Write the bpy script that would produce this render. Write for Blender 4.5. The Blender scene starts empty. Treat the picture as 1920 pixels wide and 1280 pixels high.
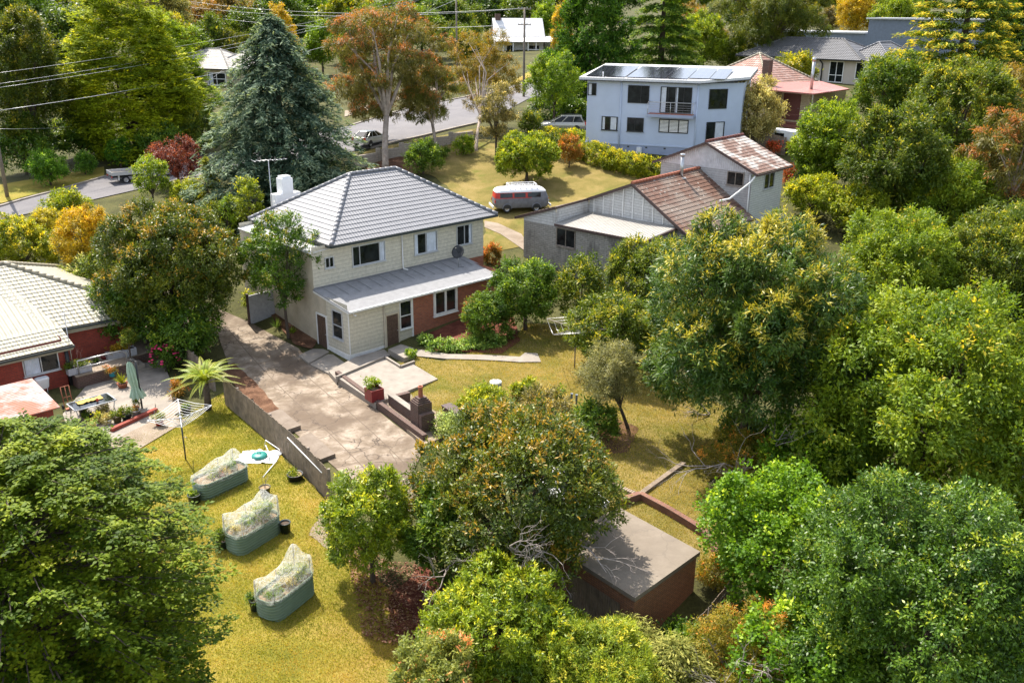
import bpy, bmesh, math, random
import numpy as np
from mathutils import Vector, Matrix
from mathutils.geometry import delaunay_2d_cdt

# ---------------------------------------------------------------- camera, sky, sun, exposure
S = bpy.context.scene
COL = S.collection
FPX, PITCH, ROLL, CAMZ = 1700.0, math.radians(20.05), math.radians(0.43), 19.0
ct, st, cr, sr = math.cos(PITCH), math.sin(PITCH), math.cos(ROLL), math.sin(ROLL)
cam = bpy.data.cameras.new('camera')
cam.sensor_width = 36.0
cam.lens = FPX / 1920 * 36.0
cam.clip_start, cam.clip_end = 0.5, 2000
camo = bpy.data.objects.new('camera', cam)
COL.objects.link(camo)
S.camera = camo
e1 = Vector((cr, sr * st, sr * ct))
e2 = Vector((-sr, cr * st, cr * ct))
e3 = Vector((0, -ct, st))
camo.matrix_world = Matrix(((e1.x, e2.x, e3.x, 0), (e1.y, e2.y, e3.y, 0), (e1.z, e2.z, e3.z, CAMZ), (0, 0, 0, 1)))

SUN_EL, SUN_DIR = math.radians(57), (-0.55, 0.835)
W = bpy.data.worlds.new('World')
S.world = W
W.use_nodes = True
wn = W.node_tree
sky = wn.nodes.new('ShaderNodeTexSky')
sky.sky_type = 'NISHITA'
sky.sun_disc = False
sky.sun_elevation = SUN_EL
sky.sun_rotation = math.atan2(SUN_DIR[0], SUN_DIR[1])
sky.altitude = 300
sky.dust_density = 2.0
sky.air_density = 1.0
hs = wn.nodes.new('ShaderNodeHueSaturation')
hs.inputs['Saturation'].default_value = .55
wn.links.new(sky.outputs[0], hs.inputs['Color'])
wn.links.new(hs.outputs[0], wn.nodes['Background'].inputs[0])
wn.nodes['Background'].inputs[1].default_value = 0.15
sun = bpy.data.lights.new('sun', 'SUN')
sun.energy, sun.angle, sun.color = 3.7, math.radians(0.5), (1.0, 0.93, 0.83)
suno = bpy.data.objects.new('sun', sun)
COL.objects.link(suno)
sd = Vector((SUN_DIR[0] * math.cos(SUN_EL), SUN_DIR[1] * math.cos(SUN_EL), math.sin(SUN_EL)))
suno.rotation_euler = sd.to_track_quat('Z', 'Y').to_euler()
suno.location = (-40, 60, 80)
S.view_settings.view_transform = 'Standard'
S.view_settings.look = 'None'
S.view_settings.exposure = 1.35
S.view_settings.gamma = 1
S.cycles.max_bounces = 6
S.cycles.transparent_max_bounces = 8
S.cycles.use_denoising = True

rnd = random.Random(7)
NP = np.random.default_rng(11)

# ---------------------------------------------------------------- measuring helpers (photo pixel -> world point)
def ray(px, py):
    X, Y = (px - 960) / FPX, (640 - py) / FPX
    x, u = X * cr + Y * sr, -X * sr + Y * cr
    return np.array([x, ct + u * st, -st + u * ct])
C0 = np.array([0, 0, CAMZ])
def at(px, py, z=0.0):
    d = ray(px, py)
    return C0 + (z - CAMZ) / d[2] * d
def depth_of(p):
    return p[1] * ct - (p[2] - CAMZ) * st
def proj(p):
    x, y, z = p[0], p[1], p[2] - CAMZ
    de = y * ct - z * st
    u = y * st + z * ct
    return 960 + FPX * (x * cr - u * sr) / de, 640 - FPX * (x * sr + u * cr) / de
def z_at(X, Y, py):
    lo, hi = -30, 60
    for _ in range(50):
        m = (lo + hi) / 2
        if Y * ct - (m - CAMZ) * st <= 0.2: hi = m; continue
        if proj((X, Y, m))[1] < py: hi = m
        else: lo = m
    return m

# ---------------------------------------------------------------- terrain
TP = np.array([
 (-22,20,-.3),(-8,20,-.3),(-14,28,-.1),(-14,36,0),(-8,33,0),(-22,43,0),(-18,38,0),(-9,46,0),(-9.3,48.4,0),(-12.5,51.5,.35),(-15.1,54.6,.75),
 (-22,66,2.4),(-30,79,4),(-14.5,61.3,2.8),(-8,67.5,3.2),(-1.2,61.5,2.4),(-1.1,56.3,1.0),(-5,52.4,.6),(-7,40,0),(-4,42,.3),(0,46,.5),(3.5,48,.4),(-1,51,.6),
 (6,36,-.2),(5,32,-.4),(-4,34,-.4),(-1,29,-1.2),(2,25,-2.2),(4,21,-2.4),(9,24,-2.4),(0,18,-1.8),(10,29,-1.2),(8,40,-.2),(9,47,.1),
 (.8,63,2.4),(8,56.5,1.2),(12,62,2.2),(18,66,2.6),(5,52,.8),
 (15,30,-3),(20,45,-2),(15,53,-.4),(25,60,.5),(32,30,-4.5),(20,18,-4),(40,50,0),
 (7,87,6.6),(15,82,6.0),(20,88,6.8),(-2,73,4.0),(-2,80,4.9),(5,77,4.5),(12,74,4.4),(2,70,3.5),(-9,80,5.0),(-8,72,3.8),(-14,90,6.2),(5,99,7.1),(-4,98,7.0),(-20,88,5.6),
 (3,165,10.5),(39,121,10),(23,101,8),(30,80,5),(45,70,4),(60,100,8),(10,125,8.6),(-10,120,7.8),
 (-46,151,7),(-60,110,5.2),(-45,90,4.2),(-35,86,4.1),(-42,76,3.8),(-60,60,2),(-32,58,1.5),(-30,45,.2),(-40,30,-1),(-30,68,2.8),(-60,80,3.6),
 (0,250,14),(110,250,15),(-120,250,12),(0,430,24),(220,430,22),(-220,430,20),(110,120,10),(-120,120,6),(90,20,-4),(-80,10,-1),(0,-20,-3),(120,-20,-4),(-120,-20,-2)], float)
_c = 5.0
def _phi(r2): return np.sqrt(r2 + _c * _c)
_A = _phi(((TP[:, None, :2] - TP[None, :, :2]) ** 2).sum(2))
_n = len(TP)
_M = np.zeros((_n + 3, _n + 3))
_M[:_n, :_n] = _A - np.eye(_n) * 0.25
_M[:_n, _n], _M[:_n, _n + 1:], _M[_n, :_n], _M[_n + 1:, :_n] = 1, TP[:, :2] / 100, 1, TP[:, :2].T / 100
_w = np.linalg.solve(_M, np.concatenate([TP[:, 2], [0, 0, 0]]))
def gzv(X, Y):
    X, Y = np.asarray(X, float), np.asarray(Y, float)
    out = np.full(X.shape, _w[_n]) + X / 100 * _w[_n + 1] + Y / 100 * _w[_n + 2]
    for i in range(_n):
        out = out + _w[i] * _phi((X - TP[i, 0]) ** 2 + (Y - TP[i, 1]) ** 2)
    return out
def gz(x, y): return float(gzv(np.array([x]), np.array([y]))[0])
def G(px, py, dz=0.0):
    d = ray(px, py)
    t = np.concatenate([np.arange(12, 130, .25), np.arange(130, 500, 1.0)])
    P = C0[None] + t[:, None] * d[None]
    h = P[:, 2] - gzv(P[:, 0], P[:, 1]) - dz
    i = np.argmax(h < 0) if (h < 0).any() else len(t) - 1
    if i == 0: return P[0]
    f = h[i - 1] / (h[i - 1] - h[i] + 1e-9)
    return P[i - 1] + (P[i] - P[i - 1]) * f

# ---------------------------------------------------------------- objects, tags
def tag(o, label=None, cat=None, group=None, kind=None):
    if label: o['label'] = label
    if cat: o['category'] = cat
    if group: o['group'] = group
    if kind: o['kind'] = kind
    return o
def thing(name, label, cat, loc=(0, 0, 0), az=0, group=None):
    o = bpy.data.objects.new(name, None)
    o.empty_display_size = .2
    COL.objects.link(o)
    o.location = tuple(float(c) for c in loc)
    o.rotation_euler = (0, 0, math.radians(az))
    return tag(o, label, cat, group)
def copy_tree(o, parent=None):
    c = o.copy()
    COL.objects.link(c)
    if parent is not None: c.parent = parent
    for ch in list(o.children): copy_tree(ch, c)
    return c

V3 = lambda p: np.array(p, float)
class MB:
    """collects faces with UVs in metres and links them as ONE mesh object"""
    def __init__(s): s.v, s.f, s.uv, s.mi, s.sm = [], [], [], [], []
    def face(s, pts, mi=0, smooth=False, uv=None):
        P = [V3(p) for p in pts]
        b = len(s.v)
        s.v += [tuple(p) for p in P]
        s.f.append(list(range(b, b + len(P))))
        s.mi.append(mi); s.sm.append(smooth)
        if uv is None:
            a = P[1] - P[0]; a = a / (np.linalg.norm(a) + 1e-9)
            n = np.zeros(3)
            for i in range(1, len(P) - 1): n += np.cross(P[i] - P[0], P[i + 1] - P[0])
            n = n / (np.linalg.norm(n) + 1e-9)
            c = np.cross(n, a)
            o = P[0][2] if abs(n[2]) < .5 else 0
            uv = [((p - P[0]) @ a + P[0] @ a, (p - P[0]) @ c + o) for p in P]
        s.uv += uv
    def box(s, lo, hi, mi=0):
        x0, y0, z0 = lo; x1, y1, z1 = hi
        q = lambda *p: s.face(p, mi)
        q((x0,y0,z0),(x1,y0,z0),(x1,y0,z1),(x0,y0,z1)); q((x1,y1,z0),(x0,y1,z0),(x0,y1,z1),(x1,y1,z1))
        q((x0,y1,z0),(x0,y0,z0),(x0,y0,z1),(x0,y1,z1)); q((x1,y0,z0),(x1,y1,z0),(x1,y1,z1),(x1,y0,z1))
        q((x0,y0,z1),(x1,y0,z1),(x1,y1,z1),(x0,y1,z1)); q((x0,y1,z0),(x1,y1,z0),(x1,y0,z0),(x0,y0,z0))
        return s
    def bar(s, p, q, w, h, mi=0, up=(0, 0, 1)):
        p, q = V3(p), V3(q)
        a = q - p; a = a / (np.linalg.norm(a) + 1e-9)
        sdv = np.cross(a, V3(up)); nn = np.linalg.norm(sdv)
        sdv = np.array([1., 0, 0]) if nn < 1e-4 else sdv / nn
        u = np.cross(sdv, a)
        c = [(-w/2, -h/2), (w/2, -h/2), (w/2, h/2), (-w/2, h/2)]
        A = [p + sdv * i + u * j for i, j in c]; B = [q + sdv * i + u * j for i, j in c]
        for i in range(4):
            j = (i + 1) % 4
            s.face((A[i], B[i], B[j], A[j])[::-1], mi)
        s.face(A, mi); s.face(B[::-1], mi)
        return s
    def tube(s, pts, r, n=6, mi=0, cap=True):
        P = [V3(p) for p in pts]
        R = r if hasattr(r, '__len__') else [r] * len(P)
        ring = []
        ref = None
        for i, p in enumerate(P):
            a = P[min(i + 1, len(P) - 1)] - P[max(i - 1, 0)]
            a = a / (np.linalg.norm(a) + 1e-9)
            if ref is None:
                ref = np.cross(a, [0, 0, 1.0])
                if np.linalg.norm(ref) < .1: ref = np.cross(a, [1.0, 0, 0])
            x = ref - a * (ref @ a); x = x / (np.linalg.norm(x) + 1e-9); ref = x
            y = np.cross(a, x)
            ring.append([p + R[i] * (math.cos(2 * math.pi * k / n) * x + math.sin(2 * math.pi * k / n) * y) for k in range(n)])
        b = len(s.v)
        for rg in ring: s.v += [tuple(q) for q in rg]
        for i in range(len(P) - 1):
            for k in range(n):
                l = (k + 1) % n
                s.f.append([b + i*n + k, b + i*n + l, b + (i+1)*n + l, b + (i+1)*n + k])
                s.mi.append(mi); s.sm.append(True)
                s.uv += [(k / n, i), ((k + 1) / n, i), ((k + 1) / n, i + 1), (k / n, i + 1)]
        if cap:
            for i, rev in ((0, True), (len(P) - 1, False)):
                ids = [b + i*n + k for k in range(n)]
                s.f.append(ids[::-1] if rev else ids); s.mi.append(mi); s.sm.append(False)
                s.uv += [(0, 0)] * n
        return s
    def lathe(s, prof, c=(0, 0, 0), n=20, mi=0, smooth=True):
        b = len(s.v)
        for r, z in prof:
            for k in range(n):
                a = 2 * math.pi * k / n
                s.v.append((c[0] + r * math.cos(a), c[1] + r * math.sin(a), c[2] + z))
        for i in range(len(prof) - 1):
            for k in range(n):
                l = (k + 1) % n
                s.f.append([b + i*n + k, b + i*n + l, b + (i+1)*n + l, b + (i+1)*n + k])
                s.mi.append(mi); s.sm.append(smooth)
                s.uv += [(k/n, prof[i][1]), ((k+1)/n, prof[i][1]), ((k+1)/n, prof[i+1][1]), (k/n, prof[i+1][1])]
        return s
    def grid(s, pts, mi=0, smooth=True):
        nr, nc = len(pts), len(pts[0])
        b = len(s.v)
        for r in pts: s.v += [tuple(map(float, p)) for p in r]
        for i in range(nr - 1):
            for j in range(nc - 1):
                s.f.append([b + i*nc + j, b + i*nc + j + 1, b + (i+1)*nc + j + 1, b + (i+1)*nc + j])
                s.mi.append(mi); s.sm.append(smooth)
                s.uv += [(j, i), (j + 1, i), (j + 1, i + 1), (j, i + 1)]
        return s
    def build(s, name, mats, parent=None, loc=None, az=0):
        me = bpy.data.meshes.new(name)
        me.from_pydata(s.v, [], s.f)
        uvl = me.uv_layers.new(name='UVMap')
        uvl.data.foreach_set('uv', np.array(s.uv, np.float32).ravel())
        for m in (mats if isinstance(mats, (list, tuple)) else [mats]): me.materials.append(m)
        me.polygons.foreach_set('material_index', s.mi)
        me.polygons.foreach_set('use_smooth', s.sm)
        me.update()
        o = bpy.data.objects.new(name, me)
        COL.objects.link(o)
        if parent is not None: o.parent = parent
        if loc is not None:
            o.location = tuple(float(c) for c in loc); o.rotation_euler = (0, 0, math.radians(az))
        return o

# ---------------------------------------------------------------- materials
def new_mat(name):
    m = bpy.data.materials.new(name)
    m.use_nodes = True
    return m, m.node_tree.nodes, m.node_tree.links, m.node_tree.nodes['Principled BSDF']
def ramp(N, L, fac, stops):
    r = N.new('ShaderNodeValToRGB')
    e = r.color_ramp.elements
    while len(e) > 1: e.remove(e[0])
    e[0].position, e[0].color = stops[0][0], (*stops[0][1], 1)
    for p, c in stops[1:]:
        x = e.new(p); x.color = (*c, 1)
    L.new(fac, r.inputs[0])
    return r.outputs[0]
def noise(N, L, co, scale, detail=6, rough=.6, dist=0):
    n = N.new('ShaderNodeTexNoise')
    n.inputs['Scale'].default_value = scale; n.inputs['Detail'].default_value = detail
    n.inputs['Roughness'].default_value = rough; n.inputs['Distortion'].default_value = dist
    if co is not None: L.new(co, n.inputs['Vector'])
    return n.outputs['Fac']
def mix(N, L, fac, a, b, mode='MIX'):
    m = N.new('ShaderNodeMix'); m.data_type = 'RGBA'; m.blend_type = mode
    for s_, v in ((0, fac), (6, a), (7, b)):
        if isinstance(v, (int, float)): m.inputs[s_].default_value = v
        elif isinstance(v, tuple): m.inputs[s_].default_value = (*v, 1)
        else: L.new(v, m.inputs[s_])
    return m.outputs[2]
def bump(N, L, h, strength, dist, b):
    n = N.new('ShaderNodeBump')
    n.inputs['Strength'].default_value = strength; n.inputs['Distance'].default_value = dist
    L.new(h, n.inputs['Height']); L.new(n.outputs[0], b.inputs['Normal'])
def tc(N, out): return N.new('ShaderNodeTexCoord').outputs[out]
def mapping(N, L, co, sc):
    m = N.new('ShaderNodeMapping'); m.inputs['Scale'].default_value = sc
    L.new(co, m.inputs[0]); return m.outputs[0]

def m_plain(name, c, rough=.6, var=.25, scale=3.0, metal=0.0, dirt=None, dirt_amt=.55, bmp=.1):
    m, N, L, b = new_mat(name)
    co = tc(N, 'Object')
    n1 = noise(N, L, co, scale)
    col = ramp(N, L, n1, [(.3, tuple(x * (1 - var) for x in c)), (.7, tuple(min(1, x * (1 + var * .6)) for x in c))])
    if dirt:
        n2 = noise(N, L, mapping(N, L, co, (1.6, 1.6, .5)), 2.2, 8, .7)
        col = mix(N, L, ramp(N, L, n2, [(dirt_amt, (0, 0, 0)), (min(.99, dirt_amt + .22), (.85, .85, .85))]), col, dirt)
    L.new(col, b.inputs['Base Color'])
    b.inputs['Roughness'].default_value = rough; b.inputs['Metallic'].default_value = metal
    if bmp: bump(N, L, noise(N, L, co, scale * 12, 4), bmp, .01, b)
    return m
def m_brick(name, c1, c2, mortar, bw=.24, bh=.086, ms=.010, offset=.5, rough=.85, stain=None, stain_amt=.5, bstr=.5):
    m, N, L, b = new_mat(name)
    uv = tc(N, 'UV'); co = tc(N, 'Object')
    t = N.new('ShaderNodeTexBrick')
    L.new(uv, t.inputs['Vector'])
    t.offset = offset
    t.inputs['Color1'].default_value = (*c1, 1); t.inputs['Color2'].default_value = (*c2, 1); t.inputs['Mortar'].default_value = (*mortar, 1)
    t.inputs['Scale'].default_value = 1; t.inputs['Mortar Size'].default_value = ms; t.inputs['Mortar Smooth'].default_value = .2
    t.inputs['Brick Width'].default_value = bw; t.inputs['Row Height'].default_value = bh; t.inputs['Bias'].default_value = 0
    n = noise(N, L, co, 6, 6, .7)
    col = mix(N, L, .55, t.outputs['Color'], ramp(N, L, n, [(.3, (.55, .55, .55)), (.7, (1.15, 1.15, 1.15))]), 'MULTIPLY')
    if stain:
        n2 = noise(N, L, mapping(N, L, co, (1.0, 1.0, .28)), 1.1, 8, .65)
        col = mix(N, L, ramp(N, L, n2, [(stain_amt, (0, 0, 0)), (min(.99, stain_amt + .18), (.9, .9, .9))]), col, stain)
    L.new(col, b.inputs['Base Color'])
    b.inputs['Roughness'].default_value = rough
    iv = N.new('ShaderNodeMath'); iv.operation = 'SUBTRACT'; iv.inputs[0].default_value = 1; L.new(t.outputs['Fac'], iv.inputs[1])
    bump(N, L, iv.outputs[0], bstr, .012, b)
    return m
def m_wave(name, c, period, axis='X', rough=.45, dist=.03, dirt=None, dirt_amt=.5, metal=0.0, var=.15, dscale=.8, col2=None, blotch=None):
    """ribbed sheet: waves across the UV, in metres"""
    m, N, L, b = new_mat(name)
    uv = tc(N, 'UV'); co = tc(N, 'Object')
    w = N.new('ShaderNodeTexWave'); w.wave_type = 'BANDS'; w.bands_direction = axis; w.wave_profile = 'SIN'
    w.inputs['Scale'].default_value = .314159 / period
    L.new(uv, w.inputs['Vector'])
    n1 = noise(N, L, co, 2.5, 7, .65)
    col = ramp(N, L, n1, [(.3, tuple(x * (1 - var) for x in c)), (.7, tuple(min(1, x * (1 + var)) for x in c))])
    if col2:
        col = mix(N, L, ramp(N, L, noise(N, L, co, dscale, 5, .6), [(.44, (0, 0, 0)), (.56, (1, 1, 1))]), col, col2)
    if blotch:
        v = N.new('ShaderNodeTexVoronoi'); v.inputs['Scale'].default_value = 2.2; L.new(co, v.inputs['Vector'])
        g = N.new('ShaderNodeMath'); g.operation = 'ADD'; L.new(v.outputs['Distance'], g.inputs[0])
        n9 = noise(N, L, co, 7, 5); g2 = N.new('ShaderNodeMath'); g2.operation = 'MULTIPLY'; g2.inputs[1].default_value = .5; L.new(n9, g2.inputs[0]); L.new(g2.outputs[0], g.inputs[1])
        col = mix(N, L, ramp(N, L, g.outputs[0], [(.36, (.8, .8, .8)), (.46, (0, 0, 0))]), col, blotch)
    if dirt:
        n2 = noise(N, L, mapping(N, L, co, (1, 1, 1)), 1.3, 8, .7)
        col = mix(N, L, ramp(N, L, n2, [(dirt_amt, (0, 0, 0)), (min(.99, dirt_amt + .2), (.8, .8, .8))]), col, dirt)
    L.new(col, b.inputs['Base Color'])
    b.inputs['Roughness'].default_value = rough; b.inputs['Metallic'].default_value = metal
    bump(N, L, w.outputs['Fac'], 1.0, dist, b)
    return m
def m_glass(name, c=(.012, .014, .014), rough=.06):
    m, N, L, b = new_mat(name)
    n = noise(N, L, tc(N, 'Object'), 1.7, 4)
    L.new(ramp(N, L, n, [(.35, tuple(x * .5 for x in c)), (.7, tuple(x * 2.2 for x in c))]), b.inputs['Base Color'])
    b.inputs['Roughness'].default_value = rough
    b.inputs['Specular IOR Level'].default_value = .35
    return m

M = {}
M['cream_board'] = m_brick('cream_board', (.60, .55, .43), (.62, .57, .45), (.30, .26, .19), bw=9, bh=.235, ms=.009, rough=.6, stain=(.44, .38, .28), stain_amt=.66, bstr=.35)
M['cream_render'] = m_plain('cream_render', (.50, .43, .32), .85, .2, 1.2, dirt=(.30, .25, .18), dirt_amt=.58)
M['white_paint'] = m_plain('white_paint', (.72, .71, .68), .5, .12, 4, dirt=(.42, .38, .32), dirt_amt=.66)
M['clean_white'] = m_plain('clean_white', (.80, .80, .79), .4, .06, 4)
M['red_brick'] = m_brick('red_brick', (.42, .13, .060), (.30, .085, .042), (.24, .17, .13), stain=(.34, .17, .11), stain_amt=.70)
M['dark_brick'] = m_brick('dark_brick', (.085, .047, .036), (.125, .062, .043), (.15, .12, .10), stain=(.05, .04, .035), stain_amt=.6)
M['rust_brick'] = m_brick('rust_brick', (.30, .135, .072), (.37, .17, .09), (.12, .085, .07), stain=(.06, .045, .035), stain_amt=.56)
M['deep_brick'] = m_brick('deep_brick', (.36, .060, .032), (.27, .046, .028), (.13, .055, .042), ms=.008)
M['edge_brick'] = m_brick('edge_brick', (.26, .12, .075), (.20, .085, .055), (.14, .10, .08), bw=.23, bh=.11)
M['tile_grey'] = m_wave('tile_grey', (.215, .215, .225), .20, 'X', .38, .035, var=.08)
M['cap_grey'] = m_plain('cap_grey', (.19, .19, .20), .4, .1, 5)
M['tile_cream'] = m_wave('tile_cream', (.29, .275, .21), .30, 'X', .55, .045, dirt=(.38, .33, .23), dirt_amt=.56)
M['cap_cream'] = m_plain('cap_cream', (.34, .30, .215), .6, .2, 6)
M['tile_brown'] = m_wave('tile_brown', (.15, .075, .048), .24, 'X', .75, .05, col2=(.21, .155, .12), dscale=.35, blotch=(.42, .38, .33), var=.3)
M['tile_lichen'] = m_wave('tile_lichen', (.42, .38, .34), .24, 'X', .75, .05, col2=(.17, .095, .068), dscale=.8, var=.35, dirt=(.5, .47, .43), dirt_amt=.62)
M['tile_pink'] = m_wave('tile_pink', (.30, .165, .125), .30, 'X', .7, .05, dirt=(.5, .42, .38), dirt_amt=.52, var=.25)
M['tile_dark'] = m_wave('tile_dark', (.115, .115, .12), .30, 'X', .5, .05, var=.2)
M['tile_pale'] = m_wave('tile_pale', (.40, .38, .35), .30, 'X', .65, .05, dirt=(.22, .19, .16), dirt_amt=.5)
M['sheet_white'] = m_wave('sheet_white', (.60, .60, .585), .09, 'X', .42, .02, dirt=(.36, .33, .28), dirt_amt=.64)
M['sheet_lean'] = m_wave('sheet_lean', (.27, .27, .275), .09, 'X', .8, .03, dirt=(.15, .14, .13), dirt_amt=.62)
M['sheet_bright'] = m_wave('sheet_bright', (.60, .60, .60), .25, 'X', .4, .03, var=.05)
M['sheet_pale'] = m_wave('sheet_pale', (.30, .285, .255), .22, 'X', .6, .06, dirt=(.32, .27, .22), dirt_amt=.62)
M['sheet_rust'] = m_wave('sheet_rust', (.32, .27, .25), .17, 'X', .6, .04, col2=(.34, .085, .038), dscale=.9, var=.25)
M['sheet_red'] = m_wave('sheet_red', (.36, .13, .10), .3, 'X', .45, .02, var=.12)
M['corrugated_white'] = m_wave('corrugated_white', (.55, .53, .54), .17, 'X', .6, .04, dirt=(.33, .30, .29), dirt_amt=.56)
M['peel_board'] = m_brick('peel_board', (.58, .57, .55), (.52, .51, .49), (.22, .20, .18), bw=3.1, bh=.19, ms=.010, stain=(.23, .185, .15), stain_amt=.54)
M['grey_brick'] = m_brick('grey_brick', (.36, .335, .30), (.28, .26, .23), (.17, .155, .135), bw=.40, bh=.13, ms=.012, stain=(.060, .054, .050), stain_amt=.50)
M['pale_board'] = m_brick('pale_board', (.54, .545, .50), (.54, .545, .50), (.28, .27, .24), bw=9, bh=.17, ms=.012, stain=(.40, .385, .33), stain_amt=.6)
M['grey_board'] = m_brick('grey_board', (.46, .45, .44), (.42, .41, .40), (.27, .25, .24), bw=2.2, bh=.17, ms=.012, stain=(.27, .25, .24), stain_amt=.52)
M['yellow_board'] = m_brick('yellow_board', (.56, .46, .30), (.56, .46, .30), (.28, .22, .14), bw=9, bh=.17, ms=.012)
M['blue_render'] = m_plain('blue_render', (.46, .53, .66), .75, .07, .7, dirt=(.31, .36, .45), dirt_amt=.62)
M['blue_base'] = m_plain('blue_base', (.30, .345, .46), .75, .1, .9)
M['slate_clad'] = m_wave('slate_clad', (.14, .17, .22), .25, 'X', .6, .02)
M['pale_render'] = m_plain('pale_render', (.52, .46, .40), .8, .1, 1)
M['glass'] = m_glass('glass')
M['glass_sky'] = m_glass('glass_sky', (.10, .14, .22), .12)
M['solar'] = m_brick('solar', (.012, .012, .022), (.014, .014, .026), (.10, .10, .12), bw=.55, bh=.9, ms=.014, offset=0, rough=.12, bstr=0)
M['alu'] = m_plain('alu', (.52, .53, .54), .4, .1, 6, .3)
M['steel'] = m_plain('steel', (.50, .50, .50), .35, .15, 8, .8)
M['black'] = m_plain('black', (.022, .024, .026), .5, .3, 6)
M['dark_gutter'] = m_plain('dark_gutter', (.035, .045, .045), .4, .2, 6)
M['dark_trim'] = m_plain('dark_trim', (.075, .045, .038), .6, .3, 6)
M['door_wood'] = m_plain('door_wood', (.105, .062, .042), .65, .45, 9, dirt=(.20, .13, .09), dirt_amt=.6)
M['red_timber'] = m_plain('red_timber', (.16, .05, .035), .6, .25, 6)
M['curtain'] = m_wave('curtain', (.60, .64, .70), .14, 'X', .8, .03)
M['concrete_slab'] = m_plain('concrete_slab', (.27, .235, .195), .9, .25, 1.6, dirt=(.26, .22, .18), dirt_amt=.54, bmp=.25)
M['garage_slab'] = m_plain('garage_slab', (.25, .22, .185), .9, .16, .9, dirt=(.29, .25, .20), dirt_amt=.57, bmp=.2)
M['timber_old'] = m_wave('timber_old', (.235, .18, .13), .11, 'X', .9, .03, dirt=(.10, .08, .06), dirt_amt=.55, var=.4)
M['timber_grey'] = m_plain('timber_grey', (.24, .20, .165), .9, .35, 7)
M['pole_wood'] = m_plain('pole_wood', (.20, .165, .135), .9, .25, 5)
M['bark'] = m_plain('bark', (.085, .062, .046), .95, .4, 9, bmp=.6)
M['bark_pale'] = m_plain('bark_pale', (.36, .29, .23), .85, .35, 3, dirt=(.17, .11, .075), dirt_amt=.5, bmp=.3)
M['twig_grey'] = m_plain('twig_grey', (.34, .29, .26), .9, .3, 8, bmp=.3)
M['terracotta'] = m_plain('terracotta', (.36, .12, .065), .8, .2, 8)
M['plastic_green'] = m_plain('plastic_green', (.018, .03, .024), .45, .3, 6)
M['pot_olive'] = m_plain('pot_olive', (.10, .085, .03), .4, .25, 6)
M['soil'] = m_plain('soil', (.075, .05, .033), .95, .5, 12, bmp=.5)
M['compost'] = m_plain('compost', (.27, .19, .11), .95, .5, 20, bmp=.5)
M['bed_green'] = m_plain('bed_green', (.15, .21, .13), .5, .12, 4, .0)
M['teal'] = m_plain('teal', (.02, .22, .19), .4, .15, 5)
M['red_paint'] = m_plain('red_paint', (.22, .025, .025), .45, .2, 5)
M['grey_trough'] = m_plain('grey_trough', (.36, .36, .38), .6, .2, 6)
M['pot_blue'] = m_plain('pot_blue', (.02, .30, .42), .4, .15, 6)
M['pot_purple'] = m_plain('pot_purple', (.09, .06, .25), .4, .15, 6)
M['pot_red'] = m_plain('pot_red', (.45, .05, .02), .4, .15, 6)
M['umbrella'] = m_plain('umbrella', (.36, .48, .36), .8, .12, 4)
M['tyre'] = m_plain('tyre', (.018, .018, .02), .85, .3, 9)
M['hub'] = m_plain('hub', (.45, .45, .46), .35, .15, 9, .6)
M['car_silver'] = m_plain('car_silver', (.45, .44, .40), .28, .05, 3, .35, bmp=0)
M['car_white'] = m_plain('car_white', (.76, .76, .75), .25, .04, 3, bmp=0)
M['car_pale'] = m_plain('car_pale', (.55, .54, .49), .25, .05, 3, .2, bmp=0)
M['van_grey'] = m_plain('van_grey', (.17, .175, .195), .6, .3, 4, dirt=(.13, .13, .15), dirt_amt=.56, bmp=.05)
M['van_red'] = m_plain('van_red', (.50, .035, .022), .4, .1, 4, bmp=0)
M['lamp_red'] = m_plain('lamp_red', (.5, .02, .02), .3, .1, 4, bmp=0)
M['lamp_orange'] = m_plain('lamp_orange', (.6, .16, .02), .3, .1, 4, bmp=0)
M['blue_tarp'] = m_plain('blue_tarp', (.05, .16, .55), .5, .3, 4)
M['block_wall'] = m_brick('block_wall', (.40, .34, .27), (.34, .29, .23), (.24, .20, .16), bw=.5, bh=.2, ms=.012, stain=(.22, .19, .15), stain_amt=.58)
M['net'], N, L, b = new_mat('net')
_tr, _mx, _tl = N.new('ShaderNodeBsdfTransparent'), N.new('ShaderNodeMixShader'), N.new('ShaderNodeBsdfTranslucent')
_m2 = N.new('ShaderNodeMixShader')
_tl.inputs[0].default_value = (.85, .86, .82, 1); b.inputs['Base Color'].default_value = (.85, .86, .82, 1); b.inputs['Roughness'].default_value = .8
_m2.inputs[0].default_value = .5; L.new(b.outputs[0], _m2.inputs[1]); L.new(_tl.outputs[0], _m2.inputs[2])
L.new(ramp(N, L, noise(N, L, tc(N, 'Object'), 5, 7, .6, 1.5), [(.38, (.07, .07, .07)), (.66, (.46, .46, .46))]), _mx.inputs[0])
L.new(_tr.outputs[0], _mx.inputs[1]); L.new(_m2.outputs[0], _mx.inputs[2])
L.new(_mx.outputs[0], N['Material Output'].inputs['Surface'])

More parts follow.
